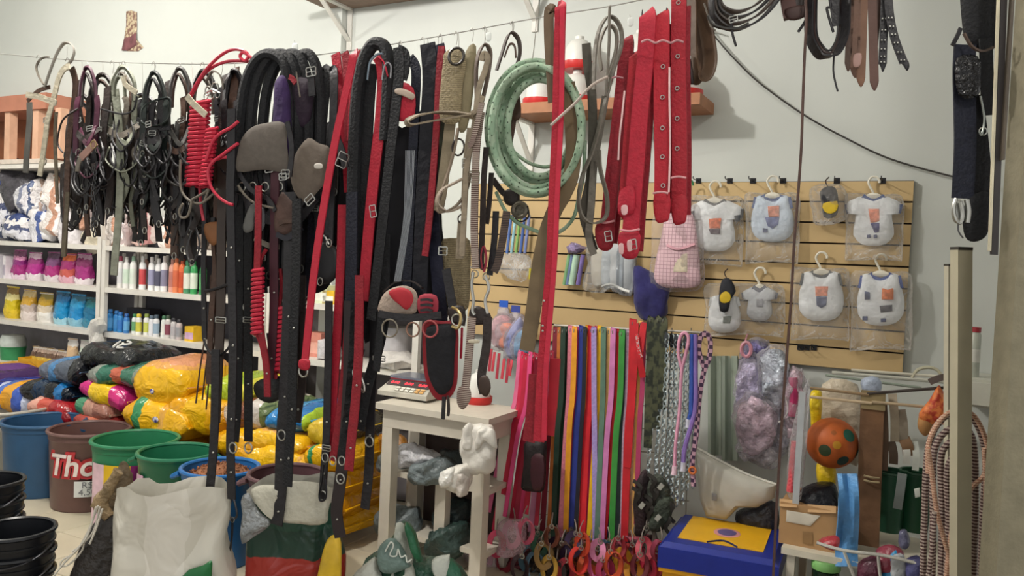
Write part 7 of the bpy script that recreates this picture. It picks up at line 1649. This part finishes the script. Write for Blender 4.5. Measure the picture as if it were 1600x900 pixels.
h.c([(1002, 66), (1012, 62), (1024, 67), (1036, 63), (1048, 67), (1058, 63), (1068, 66)], 3.5, M('c08a8e', .6), .20, 'white_tie').c([(1020, 302), (1034, 300), (1044, 302)], 3.5, M('c08a8e', .6), .18, 'white_tie').c([(1048, 278), (1060, 276), (1072, 278)], 3.5, M('c08a8e', .6), .17, 'white_tie').c([(956, 122), (964, 120), (974, 122)], 3, M('b07a80', .6), .14, 'white_tie').c([(1046, 105), (1046, 150), (1047, 230), (1045, 300)], 3, M('d8b4b4', .5), .17, 'white_cord').c([(976, 142), (972, 180), (968, 215), (966, 250)], 3, M('d8b4b4', .5), .165, 'white_cord')
h.p([(971, 322), (980, 321), (980, 334), (972, 335)], .8, M('c8a0a0', .6), .185, 'price_tag', 0).p([(967, 382), (974, 381), (974, 396), (968, 396)], .8, M('c8a0a0', .6), .215, 'price_tag', 0).p([(980, 377), (987, 376), (987, 391), (981, 392)], .8, M('c8a0a0', .6), .215, 'price_tag', 0).p([(969, 298), (990, 292), (992, 325), (984, 335), (966, 334)], 4, REDN, .17, 'lower_fold', 0)
h.c([(1003, 42), (1003, 25), (1004, 15)], 2, LB, .14, 'hook_pin').c([(1040, 32), (1041, 20), (1042, 12)], 2, LB, .14, 'hook_pin')
for i, (x, y) in enumerate(((985, 35), (763, 58), (461, 75))):
    h = Hang('price_ticket', ['white price ticket on the wire left of the red straps', 'white price ticket under the wire near the brown arch', 'white price ticket above the padded headcollars'][i], 'ticket', x, y + 6, 'white price tickets'); h.p([(x - 4, y - 6), (x + 4, y - 7), (x + 4, y + 5), (x - 3, y + 6)], .8, M('d4d8d4', .6), .02, 'ticket', 0).c([(x, y - 6), (x - 1, y - 12)], 1, M('a8a6a0', .4), .02, 'thread')

# ---- belts hanging from above at the upper right
h = Hang('leather_strap', 'tan brown doubled leather strap loop right of the red group', 'strap', 1093, 130)
h.s([(1076, -40), (1078, 20), (1078, 70), (1082, 112), (1092, 124), (1104, 118), (1110, 95), (1106, 60), (1098, 10), (1094, -40)], 26, M('54402f', .6, 0, .2, .1), .06, 'e', tilt=1.0).p([(1072, 100), (1078, 85), (1084, 128), (1074, 128)], 4, LDB, .07).s([(1088, -40), (1092, 20), (1098, 70), (1094, 120)], 26, M('5e4634', .6, 0, .2, .1), .03).c([(1100, 5), (1106, 24), (1110, 40), (1118, 48)], 3, LGR, .08).r(1075, 90, 4, STEEL, .1)
h = Hang('belt', 'dark coiled leather belt hanging in an arc at the top', 'belt', 1150, 45)
for i in range(4): h.s([(1120 - i * 2, -30), (1124 - i * 4, 4 + i * 4), (1136 - i * 2, 16 + i * 8), (1156, 18 + i * 9), (1180 + i * 3, 8 + i * 7), (1204 + i * 4, -14 + i * 4), (1216 + i * 4, -30)], 15, LB if i % 2 else M('3a2f2a', .5, 0, .2), .03 + .02 * i, 'e', tilt=.6)
h.s([(1106, 25), (1114, 38), (1130, 44), (1150, 45), (1170, 36)], 7, M('2a2a28', .5), .12, 'e').c([(1142, 25), (1144, 50), (1150, 72)], 4, LB, .12, 'buckle_tongue').b(1146, 30, 12, 9, .2, .13)
h = Hang('belt', 'thick brown strap stack left of the long thin cord', 'belt', 1240, 32)
h.s([(1230, -40), (1231, 0), (1236, 28)], 22, M('4c2f2a', .55, 0, .2), .05, th=.01).s([(1250, -40), (1250, 0), (1250, 26)], 18, LDB, .04, th=.01).p([(1226, 15), (1258, 8), (1258, 26), (1234, 32)], 4, M('3a2522', .55, 0, .2), .06, 'fold').s([(1260, 30), (1254, 40), (1247, 50)], 4, LB, .06)
h = Hang('belt', 'dark U shaped belt loop hanging at the top right', 'belt', 1290, 88)
for i, m_ in enumerate((LB, M('32201f', .5, 0, .2), LB)): h.s([(1272 - i * 3, -40), (1270 - i * 3, 20), (1271 - i * 3, 56 + i), (1280 - i, 74 + i * 5), (1292, 80 + i * 4), (1306 + i, 72 + i * 5), (1314 + i * 3, 52), (1316 + i * 3, 10), (1318 + i * 3, -40)], 18, m_, .03 + .025 * i, 'e', tilt=.7)
h.c([(1303, 86), (1302, 110), (1305, 128), (1309, 143)], 3, LB, .06, 'thong').c([(1292, -20), (1298, 10), (1292, 14), (1302, 50)], 4, LB, .08, 'thong').s([(1296, -40), (1304, 10), (1308, 40)], 14, LB, .05)
h = Hang('strap_bundle', 'bundle of light brown leather straps with pointed ends', 'strap bundle', 1345, 140)
for x0, x1, y1, w_, hx in ((1330, 1325, 112, 10, '4e3a30'), (1338, 1336, 122, 14, '6a4e40'), (1350, 1345, 136, 13, '72523f'), (1362, 1366, 142, 13, '5a4038'), (1372, 1364, 100, 12, '4e382e'), (1344, 1342, 110, 12, '5c4438')):
    h.s([(x0, -40), (x0 + (x1 - x0) * .3, 20), (x1, y1 - 14)], w_, M(hx, .6, 0, .2, .1), .03 + .012 * (x0 % 4)); h.p([(x1 - w_ * .5, y1 - 16), (x1 + w_ * .5, y1 - 16), (x1 + w_ * .3, y1 - 4), (x1, y1), (x1 - w_ * .3, y1 - 5)], 1.5, M(hx, .6, 0, .2, .1), .03 + .012 * (x0 % 4), 'pointed_end', 0)
h.p([(1334, 86), (1346, 84), (1344, 102), (1334, 104)], 1, M('9a7a72', .5), .085, 'pale_patch', 0)
for i, pts in enumerate([[(1384, -40), (1382, 20), (1380, 70), (1379, 100)], [(1386, -40), (1390, 20), (1398, 60), (1412, 98)]]):
    h = Hang('studded_strap', ['black studded strap hanging straight at the top right', 'black studded strap slanting out at the top right'][i], 'strap', pts[-1][0], pts[-1][1] + 12, 'black studded straps')
    h.s(pts, 12, LB, .05 + .015 * i); x, y = pts[-1]; dx = (0, 5)[i]
    h.p([(x - 6, y - 3), (x + 6, y - 4), (x + 4 + dx, y + 6), (x + dx, y + 13), (x - 3 + dx * .5, y + 5)], 1.5, LB, .05 + .015 * i, 'pointed_end', 0)
    p = catmull([Vector((q[0], q[1], 0)) for q in pts], 6)
    h.studs([(q.x + s_, q.y) for j, q in enumerate(p) if q.y > 20 and j % 2 for s_ in (-2.5, 2.5)], 1.6, STEEL, .056 + .015 * i)
h = Hang('leather_lace', 'long thin brown leather cord hanging from ceiling to floor height', 'cord', 1213, 800)
h.c([(1262, -60), (1259, 0), (1260, 30), (1257, 90), (1254, 170), (1252, 230), (1248, 290), (1241, 380), (1236, 470), (1229, 560), (1223, 640), (1218, 720), (1213, 800), (1208, 905)], 4.4, M('4a332c', .6, 0, .2, .2, 30), .10)
# ---- black harness at the right edge
RQ = DP(1.72)
h = Hang('black_harness', 'black nylon harness with chrome snap hanging at the right edge', 'harness', 1518, 375, pl=RQ)
h.p([(1503, -60), (1560, -60), (1557, 60), (1548, 78), (1528, 80), (1512, 68), (1504, 40)], 12, NYB, -.02, 'padded_loop', .1).s([(1506, 52), (1518, 72), (1534, 80), (1552, 74)], 4, M('4a3c34', .6), .03, 'edge_tape').s([(1501, 44), (1496, 56), (1488, 71)], 6, LB, .01).s([(1508, 70), (1506, 110), (1507, 160), (1508, 230), (1504, 310)], 34, NYN, .0).p([(1494, 92), (1528, 88), (1532, 120), (1528, 150), (1498, 148)], 5, M('101014', .15, 0, .2, .6, 40), .02, 'shiny_plastic', .3)
h.s([(1540, 60), (1542, 120), (1544, 180)], 20, NYB, .01).s([(1520, 150), (1530, 230), (1534, 300), (1528, 360)], 30, NYB, -.01).p([(1504, 340), (1512, 310), (1544, 300), (1545, 350), (1540, 370), (1522, 378), (1508, 370)], 6, NYB, .0, 'lower_pad', .1).r(1536, 205, 6, STEEL, .02).c([(1532, 150), (1538, 185), (1534, 210), (1530, 205)], 3, M('9aa09a', .3, .6), .03)
h.c([(1494, 310), (1490, 325), (1493, 342), (1500, 348), (1504, 336), (1500, 316)], 6, STEEL, .03, 'snap').c([(1510, 312), (1513, 330), (1511, 348)], 8, STEEL, .03, 'snap').c([(1497, 350), (1498, 362), (1505, 372)], 2.5, M('5a5a5c', .3, .6), .02).p([(1486, 318), (1504, 314), (1506, 345), (1496, 350), (1488, 342)], 3, M('b4b4b0', .3, .8), .02, 'snap_plate', 0)

# ---- long leads dangling low, x 300-620
LOW = [([(338, 330), (336, 420), (330, 500), (326, 600)], 8, LBR, 'brown lead hanging over the yellow sack, left one', []),
       ([(346, 360), (345, 480), (341, 580), (337, 660)], 13, M('3a2f2a', .5, 0, .2), 'dark brown lead ending in a brass ring', [(334, 668)]),
       ([(335, 676), (332, 720), (327, 775)], 12, LB, 'black riveted strap end below the brass ring', []),
       ([(360, 300), (362, 420), (364, 540), (362, 640), (360, 690), (362, 780)], 12, LB, 'long black lead with rivets reaching the blue bin', [(364, 700)]),
       ([(374, 320), (374, 440), (372, 560), (370, 640), (366, 690)], 13, NYB, 'wide black lead right of the riveted one', []),
       ([(388, 380), (388, 480), (388, 600), (388, 690)], 12, NYB, 'black lead with blue stitching in the middle of the long leads', [(388, 700)]),
       ([(452, 430), (450, 520), (445, 620), (440, 700), (438, 770), (432, 820)], 17, LB, 'wide black lead running down to the green sack', [(440, 680)]),
       ([(462, 440), (458, 540), (456, 640), (452, 700), (449, 760)], 13, NYB, 'black lead doubled behind the wide one', []),
       ([(470, 560), (472, 600), (466, 640), (464, 660)], 11, LDB, 'short dark strap end under the red lead ring', []),
       ([(512, 600), (510, 680), (506, 740), (504, 780)], 10, LB, 'black strap end with wire loop above the sack', [(504, 775)]),
       ([(545, 600), (540, 680), (532, 750), (526, 800), (532, 840)], 16, M('241a1c', .5, 0, .2), 'dark leather strap end hanging beside the yellow sack column', [(532, 748)]),
       ([(560, 560), (556, 620), (548, 700), (545, 735)], 12, REDD, 'dark red strap end near the table', []),
       ([(584, 560), (580, 620), (578, 680), (576, 740), (570, 795)], 12, LB, 'black strap hanging along the front table leg', [(577, 690)]),
       ([(600, 495), (592, 540), (575, 600), (565, 650), (562, 672)], 14, NYB, 'black doubled strap slanting towards the table leg', []),
       ([(428, 395), (428, 480), (424, 560), (420, 590)], 12, M('3a1420', .6, 0, .2), 'maroon strap in the low middle of the leads', []),
       ([(402, 420), (404, 470), (408, 520), (416, 570), (418, 620)], 9, REDD, 'thin red lead threading down from the second coil', []),
       ([(318, 420), (319, 500), (320, 530)], 7, LB, 'thin black strap loop at the left of the long leads', [])]
for i, (pts, w_, mt, wd, rings) in enumerate(LOW):
    h = Hang('long_lead', wd, 'lead', pts[-1][0], pts[-1][1], 'long leads dangling low')
    off = .03 + .025 * (i % 4); top = pts[0]; w_ *= 1.3
    h.s([(top[0] + 2, max(110, top[1] - 130)), (top[0] + 1, top[1] - 40)] + pts, w_, mt, off)
    p = catmull([Vector((q[0], q[1], 0)) for q in pts], 4)
    h.studs([(q.x, q.y) for j, q in enumerate(p) if j % 5 == 3], 1.8, STEEL, off + .004)
    for x, y in rings: h.r(x, y, 8, BRASS if 'brass' in wd else STEEL, off + .01, .9)
    if i % 4 == 1: h.b(pts[1][0], pts[1][1] + 20, w_ * 1.15, 8, 0, off + .012)
h = Hang('coiled_lead', 'second red coiled lead hanging low among the black leads', 'lead', 405, 530)
k = V.mpp(400, 460)
coil(403, 420, 402, 524, 8, 15, 6, .10); h.c([(402, 524), (408, 540), (414, 570), (420, 590)], 6, REDD, .10).c([(404, 420), (410, 400), (416, 390)], 6, REDD, .09)
h = Hang('coiled_lead', 'dull maroon coiled lead beside the second red one', 'lead', 432, 585)
coil(436, 480, 430, 582, 9, 14, 6, .06); h.c([(436, 480), (440, 450), (438, 420)], 6, REDD, .06).c([(430, 582), (432, 592)], 6, REDD, .06)
h = Hang('black_pouch', 'dark crumpled leather pouch low in the middle', 'pouch', 425, 625)
h.p([(398, 600), (415, 590), (440, 588), (448, 605), (440, 622), (420, 630), (402, 620)], 8, M('141417', .5, 0, .2, .3), .05, 'pouch', .4).s([(420, 520), (424, 560), (424, 592)], 8, LB, .04)
h = Hang('steel_snap', 'steel snap hook on a black cord hanging before the blue bin', 'snap', 362, 890)
h.c([(366, 760), (360, 785), (358, 800), (362, 812), (370, 806), (368, 790), (364, 778)], 3.5, M('5a5a5e', .3, .8), .05, 'snap').c([(363, 812), (362, 840), (356, 885)], 3.5, LB, .05).r(363, 812, 4, STEEL, .055)
h = Hang('steel_snap', 'large carabiner at the end of the slanting black strap', 'snap', 565, 590)
h.c([(556, 572), (552, 582), (558, 600), (568, 612), (568, 600), (560, 580), (556, 572)], 4.5, STEEL, .09, 'carabiner').s([(566, 545), (562, 560), (558, 574)], 9, LB, .08)
h = Hang('steel_snap', 'black wire snap under the maroon strap ends', 'snap', 503, 785)
h.c([(506, 725), (503, 750), (499, 770), (500, 782), (508, 780), (510, 765), (507, 745)], 3, M('2a2a2e', .3, .7), .07, 'snap')
h = Hang('thin_thongs', 'group of thin brown thongs over the yellow sack', 'thong', 330, 620)
for x0, x1, y1 in ((318, 306, 630), (326, 316, 625), (334, 322, 640), (342, 334, 600)): h.c([(x0 + 3, 430), (x0 + 2, 520), ((x0 + x1) / 2, 580), (x1, y1)], 2.6, LBR, .02, 'thong')
h.c([(320, 455), (335, 452), (352, 446), (372, 440)], 5, LB, .06, 'cross_strap').c([(318, 530), (326, 548), (340, 556), (356, 545), (368, 520)], 4, LB, .06, 'cross_strap')
